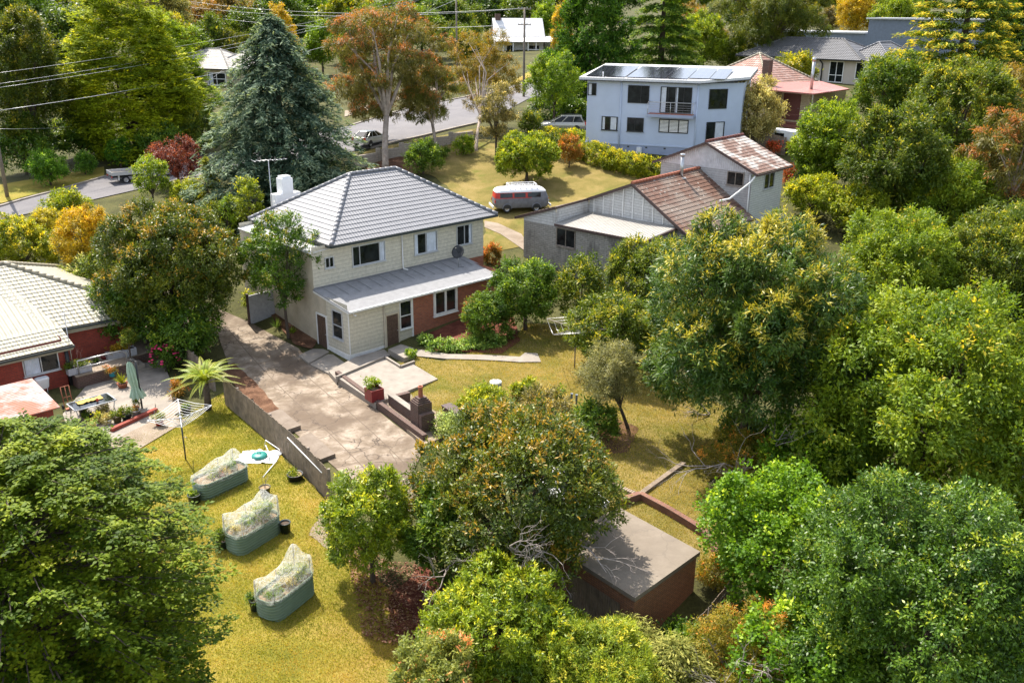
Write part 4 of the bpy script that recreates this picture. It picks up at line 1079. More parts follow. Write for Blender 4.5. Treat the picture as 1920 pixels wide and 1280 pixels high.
# ---------------------------------------------------------------- the peeling grey cottage
CPt = (.78, 62.98, 0)
C = thing('peeling_cottage', 'run-down grey and white cottage with lichened brown tile roofs and peeling boards', 'house', CPt, -41.2)
def fq(mb, pts, mi=0): mb.face(pts, mi)
w = MB(); wall_quad(w, (0, 0), (10.06, 0), -.6, 5.1); wall_quad(w, (0, 12.2), (0, 0), -.6, 5.1); wall_quad(w, (10.06, 0), (10.06, 3.7), -.6, 5.2); w.build('brick_wall', M['grey_brick'], C)
w = MB(); fq(w, ((0, -.02, 5.1), (2.87, -.02, 5.1), (2.87, -.02, 6.38), (0, -.02, 5.42))); wall_quad(w, (2.88, 3.7), (2.88, 0), 5.2, 6.4); w.build('gable_board', M['peel_board'], C)
w = MB(); fq(w, ((2.9, 3.7, 5.3), (11.2, 3.7, 5.0), (6.65, 3.7, 7.98), (2.9, 3.7, 6.5))); fq(w, ((2.9, 3.7, 5.3), (10.8, 3.7, 5.0), (10.8, 3.7, .3), (2.9, 3.7, .3))) ; w.build('gable_wall', M['peel_board'], C)
w = MB()
for k in range(9):
    s_ = 3.35 + k * .82; zt = 6.5 + (s_ - 2.9) * .395 if s_ < 6.65 else 7.98 - (s_ - 6.65) * .655
    if zt > 5.7: w.box((s_ - .035, 3.645, 5.62), (s_ + .035, 3.697, zt - .06))
w.build('batten', M['white_paint'], C)
rf = MB()
tiles(rf, (11.45, 3.45, 5.02), (11.45, 12.25, 5.02), (6.65, 12.25, 8.06), (6.65, 3.45, 8.06), .36)
rfo = rf.build('roof', M['tile_brown'], C)
rf = MB(); tiles(rf, (2.9, 12.25, 6.55), (2.9, 3.45, 6.55), (6.65, 3.45, 8.06), (6.65, 12.25, 8.06), .36); tiles(rf, (-.7, 12.25, 5.28), (-.7, -.1, 5.28), (2.9, -.1, 6.5), (2.9, 12.25, 6.5), .36); rf.build('rear_roof', M['tile_brown'], C)
g = MB(); g.bar((6.65, 3.4, 8.0), (11.5, 3.4, 4.96), .05, .2); g.bar((6.65, 3.4, 8.0), (2.9, 3.4, 6.48), .05, .2); g.bar((2.9, -.13, 6.42), (-.75, -.13, 5.2), .05, .18); g.bar((11.52, 3.4, 4.93), (11.52, 12.2, 4.93), .1, .12); g.bar((2.94, -.1, 6.42), (2.94, 3.4, 6.50), .06, .16); g.build('barge_board', M['dark_trim'], C)
g = MB()
for k in range(22): g.tube([(6.65, 3.4 + k * .4, 8.12), (6.65, 3.83 + k * .4, 8.12)], [.13, .11], 8)
g.build('ridge_cap', M['terracotta'], rfo)
g = MB(); g.face(((2.95, -.22, 5.36), (10.2, -.22, 5.36), (10.2, 3.64, 5.60), (2.95, 3.64, 5.60)), uv=[(0, 0), (7.25, 0), (7.25, 3.9), (0, 3.9)]); g.face(((2.95, 3.64, 5.5), (10.2, 3.64, 5.5), (10.2, -.22, 5.28), (2.95, -.22, 5.28)))
fo = g.build('flat_roof', M['sheet_pale'], C)
g = MB(); g.bar((2.95, -.25, 5.28), (10.25, -.25, 5.28), .09, .16); g.bar((10.25, -.25, 5.28), (10.25, 3.6, 5.5), .09, .16); g.build('gutter', M['dark_trim'], fo)
g = MB(); g.box((2.95, -.06, 5.12), (4.62, -.02, 5.27)); g.build('lintel', M['white_paint'], C)
window(C, (2.98, 0, 3.84), X, 1.62, 1.24, (.5,), fr='timber_grey', fw=.05)
window(C, (10.5, 3.7, 2.9), X, .8, 1.6, (), fr='white_paint')
# two-storey rear block
by = 12.25
w = MB(); wall_quad(w, (3.3, by), (10.95, by), 1.0, 8.25); w.build('rear_wall', M['grey_board'], C)
w = MB(); wall_quad(w, (10.95, by), (10.95, by + 5.0), 1.0, 8.25); wall_quad(w, (10.95, by + 5.0), (3.3, by + 5.0), 1.0, 8.25); wall_quad(w, (3.3, by + 5.0), (3.3, by), 1.0, 8.25); o = w.build('side_wall', M['pale_board'], C)
w = MB(); fq(w, ((3.0, by - .03, 8.18), (11.2, by - .03, 8.18), (7.2, by - .03, 9.98))); w.build('rear_gable', M['corrugated_white'], C)
rf = MB(); tiles(rf, (11.45, by - .3, 8.22), (11.45, by + 5.3, 8.22), (7.2, by + 5.3, 10.06), (7.2, by - .3, 10.06), .36); r2 = rf.build('upper_roof', M['tile_lichen'], C)
rf = MB(); tiles(rf, (2.75, by + 5.3, 8.22), (2.75, by - .3, 8.22), (7.2, by - .3, 10.06), (7.2, by + 5.3, 10.06), .36); rf.build('upper_roof_far', M['tile_brown'], C)
g = MB(); g.bar((7.2, by - .34, 10.0), (11.5, by - .34, 8.14), .05, .17); g.bar((7.2, by - .34, 10.0), (2.7, by - .34, 8.1), .05, .17); g.bar((11.5, by - .3, 8.12), (11.5, by + 5.3, 8.12), .1, .12); g.bar((7.2, by + 5.34, 10.0), (11.5, by + 5.34, 8.14), .05, .14); g.build('barge_board', M['dark_trim'], r2)
g = MB()
for k in range(13): g.tube([(7.2, by - .3 + k * .43, 10.12), (7.2, by + .16 + k * .43, 10.12)], [.12, .10], 8)
g.build('ridge_cap', M['red_timber'], r2)
window(C, (9.0, by, 7.16), X, 1.34, .98, (.5,), fr='timber_grey')
window(C, (10.95, by + 1.9, 6.75), (0, 1, 0), 1.65, 1.15, (.5,), fr='alu')
downpipe(C, [(11.35, by - .25, 8.1), (11.1, by - .5, 7.6), (10.1, by - 1.5, 6.45), (9.7, by - 2.2, 6.35)], .07)
downpipe(C, [(10.85, by - .1, 8.1), (10.85, by - .1, 4)], .05)
g = MB()
aw = [(11.0, by + 3.2, 4.55), (11.0, by + 4.9, 4.55), (12.0, by + 4.9, 4.15), (12.0, by + 3.2, 4.15)]
g.grid([[(10.96 + 1.0 * math.sin(a), by + 3.1 + s_ * 1.8, 4.1 + .5 * math.cos(a)) for s_ in (0, 1)] for a in np.linspace(0, 1.4, 8)]); g.build('awning', M['slate_clad'], C)
door(C, (10.95, by + 3.5, 2.0), (0, 1, 0), .8, 2.0)
t = thing('flue', 'galvanised flue pipe standing on the brown tile roof of the peeling cottage', 'flue', (0, 0, 0))
Cm = Matrix.Translation(CPt) @ Matrix.Rotation(math.radians(-41.2), 4, 'Z')
t.location = Cm @ Vector((6.9, 9.3, 7.75))
g = MB(); g.tube([(0, 0, -.1), (0, 0, 1.55)], .13, 12); g.tube([(0, 0, 1.55), (0, 0, 1.72)], .17, 12); g.build('pipe', M['steel'], t)
g = MB(); g.box((-.3, -.35, -.02), (.3, .35, .05)); g.build('flashing', M['sheet_white'], t)

# ---------------------------------------------------------------- the pale blue house
B = thing('blue_house', 'pale blue rendered two-storey house with solar panels on its flat white roof', 'house', (6.86, 87.55, 0), -19.8)
pts = [(0, 0), (10.2, 0), (13.9, 3.1), (13.9, 9), (-.2, 9)]
w = MB()
for a, b in zip(pts, pts[1:] + pts[:1]): wall_quad(w, a, b, 7.3, 12.95)
w.build('wall', M['blue_render'], B)
w = MB()
for a, b in zip(pts, pts[1:] + pts[:1]):
    wall_quad(w, (a[0], a[1] - .0), (b[0], b[1]), 4.0, 7.3)
w.build('base_wall', M['blue_base'], B)
g = MB()
g.bar((-.03, -.03, 7.3), (10.22, -.03, 7.3), .06, .10); g.bar((10.22, -.03, 7.3), (13.93, 3.07, 7.3), .06, .10); g.build('string_course', M['blue_render'], B)
g = MB()
for k in range(5): g.box((.6 + k * 1.72, -.02, 7.02), (.8 + k * 1.72, -.005, 7.14))
g.build('air_vent', M['black'], B)
rp = [(-.7, -.5), (10.5, -.55), (14.4, 2.9), (14.4, 9.4), (-.7, 9.4)]
zr = lambda y: 13.02 + (y + .5) * .075
g = MB()
top = [(x, y, zr(y) + .22) for x, y in rp]; bot = [(x, y, zr(y)) for x, y in rp]
g.face(top); g.face(bot[::-1])
for i in range(5):
    j = (i + 1) % 5; g.face((bot[i], bot[j], top[j], top[i]))
ro = g.build('roof', M['sheet_bright'], B)
g = MB()
for i in (0, 1, 2): g.bar(V3(bot[i]) + [0, 0, -.04], V3(bot[i + 1]) + [0, 0, -.04], .1, .08)
g.build('gutter', M['black'], ro)
for (x0, x1) in ((-.15, 1.65), (1.72, 3.52), (3.7, 5.5), (5.56, 7.36), (7.42, 9.22), (9.28, 11.08), (11.14, 12.5)):
    y0, y1 = -.1 if x1 < 10.6 else 1.1, 6.2
    if x0 > 9: y0 = .4
    g = MB(); n_ = (0, 0, 1)
    q = [(x0, y0, zr(y0) + .30), (x1, y0, zr(y0) + .30), (x1, y1, zr(y1) + .45), (x0, y1, zr(y1) + .45)]
    g.face(q); b_ = [V3(p) - [0, 0, .05] for p in q]
    for i in range(4):
        j = (i + 1) % 4; g.face((b_[i], b_[j], q[j], q[i]))
    g.build('solar_panel', M['solar'], ro)
g = MB(); g.tube([(1.5, -.2, 13.3), (1.5, -.2, 13.75)], .05, 6); g.build('vent_pipe', M['clean_white'], ro)
window(B, (.05, 0, 11.6), X, .82, 1.1, (.5,), fr='black', curt=((.1, .45),), sill=False)
window(B, (3.88, 0, 11.05), X, 1.98, 1.58, (.62,), fr='black', glass='glass', sill=False)
window(B, (6.9, 0, 10.3), X, 2.85, 2.3, (.25, .5, .75), fr='black', curt=((.03, .18), (.48, .56)), sill=False, label='sliding glass doors onto the balcony')
window(B, (1.5, 0, 8.5), X, 1.53, 1.25, (.5,), fr='black', curt=((.05, .2), (.56, .92)))
window(B, (3.94, 0, 8.5), X, 1.55, 1.25, (.48,), fr='black')
wl = window(B, (6.92, 0, 8.52), X, 2.7, 1.24, (.34, .67), fr='black', label='wide window with white slatted blinds', sill=False)
g = MB()
for s_, e_ in ((.03, .32), (.36, .65), (.69, .97)):
    for k in range(9): g.box((6.92 + 2.7 * s_, -.028, 8.62 + k * .118), (6.92 + 2.7 * e_, -.021, 8.70 + k * .118))
g.build('blind', M['clean_white'], wl)
d45 = V3((3.7, 3.1, 0)); d45 = d45 / np.linalg.norm(d45)
window(B, V3((10.2, 0, 10.7)) + d45 * 1.25, d45, 1.9, 1.75, (), fr='black', sill=False)
window(B, V3((10.2, 0, 7.85)) + d45 * 1.2, d45, 1.9, 1.7, (.45,), fr='black', curt=((.5, .95),))
g = MB(); g.box((5.95, -1.05, 9.98), (10.15, -.01, 10.24)); ba = g.build('balcony', M['blue_base'], B)
g = MB(); g.box((6.02, -.98, 10.241), (10.08, -.02, 10.27)); g.build('deck', M['terracotta'], ba)
g = MB()
for x in (6.0, 8.05, 10.08): g.tube([(x, -1.0, 10.0), (x, -1.0, 11.3)], .03, 6)
g.tube([(6.0, -.05, 11.3), (6.0, -1.0, 11.3), (10.08, -1.0, 11.3), (10.08, -.05, 11.3)], .035, 6)
for k in range(4): g.tube([(8.05, -1.0, 10.45 + k * .2), (10.08, -1.0, 10.45 + k * .2)], .012, 4); g.tube([(6.0, -1.0, 10.45 + k * .2), (8.05, -1.0, 10.45 + k * .2)], .010, 4)
g.build('railing', M['steel'], ba)
downpipe(B, [(3.25, -.06, 12.9), (3.25, -.06, 6.0)], .07, 'blue_render'); downpipe(B, [(10.28, -.06, 12.9), (10.28, -.06, 6.0)], .07, 'blue_render')
g = MB(); g.box((5.0, -.28, 6.25), (5.45, -.005, 7.1)); g.build('water_heater', M['clean_white'], B)

# ---------------------------------------------------------------- weatherboard house with pink tile roof and red verandah roof
q = at(1320 + 110 / 4.74, 30 + 890 / 4.74, 7.6)
Kh = thing('weatherboard_house', 'yellow weatherboard house with pinkish tile roof and flat red verandah roof', 'house', (q[0], q[1], 0), -50)
w = MB(); wall_quad(w, (-1.0, 0), (5.2, 0), 8.0, 11.3); wall_quad(w, (5.2, 0), (5.2, -1.6), 8.0, 11.3); wall_quad(w, (5.2, -1.6), (7.0, -1.6), 8.0, 11.3); wall_quad(w, (7.0, -1.6), (7, 1.2), 8, 11.3); wall_quad(w, (7, 1.2), (10.5, 1.2), 8.0, 11.3); wall_quad(w, (10.5, 1.2), (10.5, 8), 8.0, 11.3); wall_quad(w, (-1, 9), (-1, 0), 8, 11.3); wall_quad(w, (10.5, 8), (-1, 9), 8, 11.3); w.build('wall', M['yellow_board'], Kh)
w = MB(); w.box((-.95, .05, 5.5), (10.4, 8, 8.0)); w.build('brick_base', M['red_brick'], Kh)
hip_roof(Kh, -4.2, 6.4, -.5, 10.2, 11.3, 3.3, 'tile_pink', 'cap_cream', gut='cap_cream', course=.4)
g = MB(); rr = [(4.6, -2.2, 11.3), (7.4, -2.2, 11.3), (7.4, -1.2, 11.33), (12.4, -1.2, 11.3), (12.6, 5.0, 11.5), (8.5, 6.0, 12.0), (4.6, 1.0, 11.75)]
g.face(rr); g.face([(x, y, z - .12) for x, y, z in rr][::-1])
for i in range(len(rr)):
    a, b = rr[i], rr[(i + 1) % len(rr)]; g.face(((a[0], a[1], a[2] - .12), (b[0], b[1], b[2] - .12), b, a))
vr = g.build('verandah_roof', M['sheet_red'], Kh)
window(Kh, (1.6, 0, 9.0), X, 1.0, 1.4, (), fr='red_timber', curt=((.3, .9),))
window(Kh, (5.5, -1.6, 9.3), X, 1.0, 1.4, (), fr='red_timber', curt=((.15, .85),))
door(Kh, (7.4, 1.2, 8.2), X, 1.9, 2.6, 'red_timber', 'red_timber', panels=False)
for x in (7.2, 12.2): MB().box((x - .06, -1.1, 8.0), (x + .06, -.98, 11.2)).build('verandah_post', M['cap_cream'], Kh)
g = MB(); g.box((7.0, -1.12, 9.0), (12.2, -1.06, 9.06)); g.box((7.0, -1.2, 7.6), (12.4, 1.2, 7.98)); g.build('verandah_deck', M['red_timber'], Kh)
g = MB(); g.box((4.9, .2, 12.0), (5.7, .9, 14.2)); g.build('chimney', M['dark_brick'], Kh)
g = MB(); g.tube([(10.2, 1.6, 11.4), (10.2, 1.6, 14.3)], .17, 10); g.tube([(10.2, 1.6, 14.3), (10.2, 1.6, 14.6)], .22, 10); g.build('flue', M['steel'], Kh)

# ---------------------------------------------------------------- house with dark tile roof
q = at(1320 + 960 / 4.74, 30 + 590 / 4.74, 9.6)
D = thing('dark_roof_house', 'pale rendered house with long dark grey tile roof behind the red verandah roof', 'house', (q[0], q[1], 0), -44)
w = MB(); w.box((-11, 0, 7), (7.5, 8, 13.25)); w.build('wall', M['pale_render'], D)
hip_roof(D, -12.2, 6.2, -.8, 9.2, 13.25, 2.4, 'tile_dark', 'tile_dark', gut='black', course=.4)
hip_roof(D, 2.5, 9.2, 1.2, 11.5, 13.25, 2.1, 'tile_dark', 'cap_grey', gut='black', course=.4, name='side_roof')
window(D, (1.6, 0, 10.3), X, 2.0, 2.7, (.5,), fr='clean_white', rows=(.35,), fw=.1, sill=False)
window(D, (5.2, 0, 10.9), X, 2.2, 2.1, (.5,), fr='clean_white', fw=.1, curt=((.6, .95),), sill=False)
window(D, (-1.9, 0, 11.2), X, 1.2, 1.9, (), fr='black', rows=(.2, .4, .6, .8), sill=False)
downpipe(D, [(.3, -.4, 13.1), (.6, -.08, 12.6), (.6, -.08, 9.5)], .09, 'black')
# slate-blue metal house behind it
q = at(1640, 95, 12.0)
E_ = thing('slate_house', 'slate blue metal-clad house with stepped flat roof behind the dark tile roof', 'house', (q[0], q[1], 0), -40)
w = MB(); w.box((-2.5, 0, 9), (14, 9, 18.0)); w.box((-24, 0, 9), (-2.501, 9, 15.6)); w.build('wall', M['slate_clad'], E_)
g = MB(); g.box((-2.9, -.5, 18.0), (14.4, 9.5, 18.25)); g.box((-24.4, -.4, 15.6), (-2.9, 9.4, 15.85)); g.build('roof', M['sheet_bright'], E_)
# ---------------------------------------------------------------- white verandah house
q = at(860 + 402 / 5.333, 20 + 470 / 5.333, 10.2)
V = thing('verandah_house', 'white cottage with bright metal roof and open verandah beside the power pole', 'house', (q[0], q[1], 0), 8)
w = MB(); w.box((-1.2, 2.6, 9.5), (8.5, 9.5, 13.8)); w.build('wall', M['white_paint'], V)
w = MB(); w.face(((-1.25, 2.6, 13.8), (-1.25, 9.5, 13.8), (-1.25, 6.0, 17.3))[::-1]); w.face(((8.55, 2.6, 13.8), (8.55, 9.5, 13.8), (8.55, 6.0, 17.3))); w.build('gable_wall', M['clean_white'], V)
g = MB(); g.face(((-1.5, 2.3, 14.0), (8.8, 2.3, 14.0), (8.8, 6.0, 17.5), (-1.5, 6.0, 17.5)), uv=[(0, 0), (10, 0), (10, 5), (0, 5)]); g.face(((8.8, 9.8, 14.0), (-1.5, 9.8, 14.0), (-1.5, 6.0, 17.5), (8.8, 6.0, 17.5))); g.build('roof', M['sheet_bright'], V)
g = MB(); g.face(((-1.8, -.4, 13.2), (10.6, -.4, 13.2), (10.0, 2.9, 14.1), (-1.8, 2.9, 14.1)), uv=[(0, 0), (12, 0), (12, 3), (0, 3)]); g.face(((-1.8, -.4, 13.05), (-1.8, 2.9, 13.95), (10.0, 2.9, 13.95), (10.6, -.4, 13.05))); g.face(((-1.8, -.4, 13.05), (10.6, -.4, 13.05), (10.6, -.4, 13.2), (-1.8, -.4, 13.2))); g.build('verandah_roof', M['sheet_bright'], V)
for x in (0, 2.0, 5.0, 6.6, 10.0): MB().box((x - .1, -.1, 9.0), (x + .1, .1, 13.1)).build('verandah_post', M['clean_white'], V)
g = MB(); g.box((4.9, -.05, 11.6), (10, .05, 11.75)); g.bar((5.0, -.1, 11.4), (6.6, -.1, 10.0), .15, .1); g.bar((6.7, -.1, 11.4), (8.2, -.1, 10.0), .15, .1); g.bar((8.2, -.1, 9.6), (8.2, -.1, 11.6), .15, .1, up=(1, 0, 0)); g.build('balustrade', M['clean_white'], V)
g = MB(); g.box((-.5, -.2, 9.2), (10, 2.6, 9.9)); g.build('deck', M['red_timber'], V)
window(V, (5.5, 2.6, 10.6), X, 2.2, 1.8, (.5,), fr='white_paint', sill=False); window(V, (1.0, 2.6, 10.6), X, 1.6, 1.8, (.5,), fr='white_paint', sill=False)
g = MB(); g.box((-.9, 5.5, 16.6), (.2, 6.4, 18.3)); g.build('chimney', M['dark_brick'], V)
# ---------------------------------------------------------------- beige house behind the blue spruce
q = at(420, 137, 9.9)
Bh = thing('beige_house', 'beige weatherboard house with pale tile roof seen between cypress and blue spruce', 'house', (q[0], q[1], 0), -20)
w = MB(); w.box((-12, .6, 5.5), (-.6, 9, 9.8)); w.box((-.599, 1.6, 5.5), (6.5, 9, 9.8)); w.build('wall', M['yellow_board'], Bh)
hip_roof(Bh, -13, .3, -.2, 9.8, 9.8, 2.8, 'tile_pale', 'tile_pale', gut='dark_gutter', course=.45)
hip_roof(Bh, -5, 7.2, 1.0, 9.8, 9.8, 2.6, 'tile_pale', 'tile_pale', gut='dark_gutter', course=.45, name='side_roof')
window(Bh, (-4.6, .6, 7.2), X, 3.6, 2.0, (.5,), fr='clean_white', rows=(.5,), fw=.12, curt=((.08, .3),))
# ---------------------------------------------------------------- low flat-roofed house behind the spruce
q = at(560, 108, 8.6)
Fh = thing('carport', 'flat white roofed carport between the blue spruce and the red-leaved gum', 'carport', (q[0], q[1], 0), 6)
g = MB(); g.box((-1, 0, 11.2), (13, 8, 11.5)); g.build('roof', M['sheet_bright'], Fh)
for x in (.3, 4.5, 8.6, 12.4): MB().box((x - .09, .3, 7.0), (x + .09, .5, 11.2)).build('post', M['clean_white'], Fh)
g = MB(); g.box((0, 5, 7.0), (12.5, 8, 11.2)); g.build('back_wall', M['grey_board'], Fh)
# ---------------------------------------------------------------- small builders
def tuft(parent, loc, kind, r, h, seed, name='foliage', scale=.6, cov=None, color=None):
    D = crown_data(kind, [(loc[0], loc[1], loc[2] + h * .55, r, r, h * .55)], seed, scale, cov, -.9, .35)
    c = bpy.data.objects.new(name, leaf_mesh(name, *D)); COL.objects.link(c); c.parent = parent
    if color: c.color = (*color, 1)
    return c
def spikes(parent, loc, n, h, col, seed, name='foliage', w=.05, spread=.6, mat='leaf'):
    r = np.random.default_rng(seed)
    az = r.uniform(0, 6.28, n); el = r.uniform(.5, 1.4, n)
    d = np.stack([np.cos(az) * np.cos(el) * spread * 1.6, np.sin(az) * np.cos(el) * spread * 1.6, np.sin(el)], 1)
    L_ = h * r.uniform(.7, 1.1, n)
    c = np.array(col) * r.uniform(.6, 1.35, (n, 1))
    o = bpy.data.objects.new(name, leaf_mesh(name, V3(loc) + d * L_[:, None] * .5, d, np.stack([-np.sin(az), np.cos(az), 0 * az], 1) * .3 + [0, 0, 1], L_, w, c, M[mat]))
    COL.objects.link(o); o.parent = parent
    return o
def pot_prof(r, h, lip=.03, taper=.75, t=.025):
    return [(.001, 0), (r * taper, 0), (r * .97, h - lip), (r * 1.04, h - lip), (r * 1.04, h), (r - t, h), (r * .9 - t, h * .86)]
def pot(label, px, r, h, mat, kind='bush', pr=.2, ph=.3, cat_='potted plant', name='potted_plant', z=None, seed=1, fol=True, soil='soil', group=None, tint=None, spk=None, dz=0, taper=.75):
    p = V3(G(*px)) if z is None else at(px[0], px[1], z)
    if z is None: p[2] += .0
    o = thing(name, label, cat_, (p[0], p[1], p[2] + dz), 0, group)
    g = MB().lathe(pot_prof(r, h, taper=taper), (0, 0, 0), 18); g.build('pot', M[mat], o)
    g = MB(); g.lathe([(r * .9 - .025, h * .86), (.001, h * .88)], (0, 0, 0), 14); g.build('soil', M[soil], o)
    if spk: spikes(o, (0, 0, h * .85), spk[0], spk[1], spk[2], seed)
    elif fol: tuft(o, (0, 0, h * .8), kind, pr, ph, seed, scale=.55, color=tint)
    return o
def trough(label, px, sx, sy, h, mat, az, z, kind=None, pr=.2, ph=.3, seed=1, group=None, name='planter', tint=None, spk=None):
    p = at(px[0], px[1], z)
    o = thing(name, label, 'planter', p, az, group)
    g = MB(); t = .04
    g.box((-sx, -sy, 0), (sx, -sy + t, h)); g.box((-sx, sy - t, 0), (sx, sy, h)); g.box((-sx, -sy + t, 0), (-sx + t, sy - t, h)); g.box((sx - t, -sy + t, 0), (sx, sy - t, h)); g.box((-sx + t, -sy + t, .01), (sx - t, sy - t, .05))
    g.build('box', M[mat], o)
    g = MB(); g.face(((-sx + t, -sy + t, h * .85), (sx - t, -sy + t, h * .85), (sx - t, sy - t, h * .85), (-sx + t, sy - t, h * .85))); g.build('soil', M['soil'], o)
    if spk: spikes(o, (0, 0, h * .8), *spk, seed)
    elif kind:
        ls = [(x, 0, h * .85 + ph * .5, pr, min(pr, sy * 1.2), ph * .55) for x in np.linspace(-sx * .65, sx * .65, max(1, round(sx / pr)))]
        c = bpy.data.objects.new('foliage', leaf_mesh('foliage', *crown_data(kind, ls, seed, .55, None, -.8, .3))); COL.objects.link(c); c.parent = o
        if tint: c.color = (*tint, 1)
    return o

# ---------------------------------------------------------------- raised beds with netting
def rrect(L_, W_, r, n=6):
    out = []
    for cx_, cy_, a0 in ((L_/2 - r, W_/2 - r, 0), (-L_/2 + r, W_/2 - r, 90), (-L_/2 + r, -W_/2 + r, 180), (L_/2 - r, -W_/2 + r, 270)):
        for k in range(n + 1):
            a = math.radians(a0 + 90 * k / n); out.append((cx_ + r * math.cos(a), cy_ + r * math.sin(a), math.cos(a), math.sin(a)))
    return out
def bed(label, c, az, L_, W_, h, stakes, crops, netmin, seed):
    o = thing('raised_bed', label, 'garden bed', c, az, 'netted corrugated raised beds on the lawn')
    ol = rrect(L_, W_, W_ * .36)
    rows = []
    nz = 44
    for i in range(nz + 1):
        z = h * i / nz; d = .038 * math.sin(2 * math.pi * z / .115)
        rows.append([(x + nx_ * d, y + ny_ * d, z) for x, y, nx_, ny_ in ol + ol[:1]])
    g = MB().grid(rows); g.tube([(x, y, h) for x, y, _, _ in ol + ol[:1]], .018, 6)
    g.build('bed_wall', M['bed_green'], o)
    g = MB(); g.face([(x * .985, y * .985, h - .10) for x, y, _, _ in ol]); g.build('soil', M['compost'], o)
    for x, y, sh in stakes:
        MB().tube([(x, y, h - .2), (x, y, h + sh)], .016, 5).build('stake', M['timber_grey'], o)
    k = 0
    for x, y, r, hh, kind, tint in crops:
        tuft(o, (x, y, h - .08), kind, r, hh, seed + k, 'vegetable', .45, color=tint); k += 1
    # the net: a sheet hung over the stakes
    nx_, ny_ = 46, 26
    S_ = np.array(stakes)
    P = []
    rs = np.random.default_rng(seed)
    for j in range(ny_ + 1):
        row = []
        for i in range(nx_ + 1):
            x, y = (i / nx_ - .5) * (L_ + .10), (j / ny_ - .5) * (W_ + .10)
            e = min((L_ / 2 + .05 - abs(x)), (W_ / 2 + .05 - abs(y)))
            dd = np.hypot(S_[:, 0] - x, S_[:, 1] - y)
            wt = 1 / (dd + .08) ** 2.6
            z = (wt * (S_[:, 2] + .02)).sum() / wt.sum()
            z = max(z * (1 - .16 * min(1, dd.min() / .45)), (S_[:, 2] + .03 - 1.4 * dd).max(), netmin)
            z *= min(1, e / .09 + .02) if e < .09 else 1
            z += .006 * math.sin(x * 13 + y * 7 + seed) + .005 * math.sin(y * 17 - x * 9)
            drop = -.06 - .10 * abs(math.sin(3.1 * x + seed) * math.cos(2.3 * y + seed)) if e < .02 else 0
            # round the corners onto the bed outline
            q = ((abs(x) / (L_/2 + .06)) ** 7 + (abs(y) / (W_/2 + .06)) ** 7) ** (1 / 7)
            s_ = 1 - .10 * max(0, (abs(x) / (L_/2)) ** 6 * (abs(y) / (W_/2)) ** 6)
            row.append((x * s_, y * s_, h + z + drop))
        P.append(row)
    MB().grid(P).build('net', M['net'], o)
    return o
def bedpos(a, b): return (V3(G(*a)) + V3(G(*b))) / 2
ba_ = lambda px: V3(G(*px))
# front bed: near edge from (535,1178) to (600,1110)
def bed_frame(p_front, p_right, W_):
    a, b = V3(G(*p_front)), V3(G(*p_right)); d = b - a; L_ = np.linalg.norm(d[:2]); u = d / L_; n = V3((-u[1], u[0], 0))
    c = (a + b) / 2 + n * W_ / 2; c[2] = gz(c[0], c[1]) - .02
    return c, math.degrees(math.atan2(u[1], u[0]))
c, az_ = bed_frame((523, 1176), (603, 1122), .98)
bed('green corrugated raised bed whose net rises to one tall corner peak', c, 62, 2.15, .98, .82, [(-1.0, .38, .62), (-.95, -.38, .50), (.0, -.40, .46), (.95, .38, .95), (.98, -.30, .70), (.05, .40, .42)], [(-.6, 0, .3, .26, 'bush', (1.6, 1.4, 1.2)), (.5, .1, .35, .34, 'lime', None), (.0, .0, .3, .2, 'silver', None), (.75, -.1, .18, .4, 'lime', None)], .06, 31)
c, az_ = bed_frame((455, 1055), (540, 1002), .98)
bed('green corrugated raised bed with high net over leafy green crops, middle of the three beds', c, 58, 2.15, .98, .80, [(-1.0, .38, .72), (-.8, -.36, .52), (.98, .40, .85), (1.0, -.36, .80), (.1, .42, .62)], [(.45, .0, .34, .58, 'lime', None), (-.15, .1, .30, .4, 'bush', (1.6, 1.5, 1.3)), (.72, -.05, .22, .55, 'bush', (1.8, 1.7, 1.2)), (-.65, 0, .22, .25, 'silver', None)], .10, 32)
c, az_ = bed_frame((392, 952), (475, 905), .98)
bed('green corrugated raised bed with low torn net, nearest to the rotary clothesline', c, 52, 2.3, .98, .74, [(-.95, .3, .15), (-.55, -.34, .36), (.10, -.40, .42), (.62, -.36, .45), (.95, .38, .62), (.2, .38, .46)], [(.55, .1, .22, .34, 'bush', (1.7, 1.6, 1.2)), (-.3, .1, .22, .24, 'lime', None), (.2, -.1, .22, .2, 'silver', None), (-.1, -.15, .16, .15, 'purple', None)], .05, 33)

# buckets and pots by the beds
pot('black plastic tub of weeds beside the bed nearest the clothesline', (370, 952), .26, .42, 'plastic_green', 'bush', .2, .12, 'tub', 'plastic_tub', seed=41, taper=.85)
pot('empty black plastic tub at the right end of the middle raised bed', (541, 1004), .22, .46, 'plastic_green', fol=False, cat_='tub', name='plastic_tub', taper=.85)
pot('black tub of sprawling leafy greens left of the middle raised bed', (424, 1034), .24, .36, 'plastic_green', 'scrub', .36, .42, 'tub', 'plastic_tub', seed=43, taper=.85)
pot('tall black pot with a leafy seedling left of the front raised bed', (487, 1150), .20, .44, 'plastic_green', 'bush', .25, .28, 'tub', 'plastic_tub', seed=44, taper=.8)
o = pot('olive glazed pot holding a dead twiggy plant on the dry lawn', (502, 934), .24, .38, 'pot_olive', fol=False, soil='compost')
deadwood('dead_twigs', 0, [((0, 0, .3), (.1, 0, 1)), ((0, .02, .3), (-.2, .1, 1)), ((0, .02, .3), (.2, -.2, 1))], M['twig_grey'], 5, o, .3, .010, 2, .5)
o = pot('wide round black planter of straw and succulents at the foot of the paling fence', (558, 905), .34, .30, 'black', 'lime', .22, .12, 'planter', 'round_planter', seed=46, soil='compost', taper=.9)

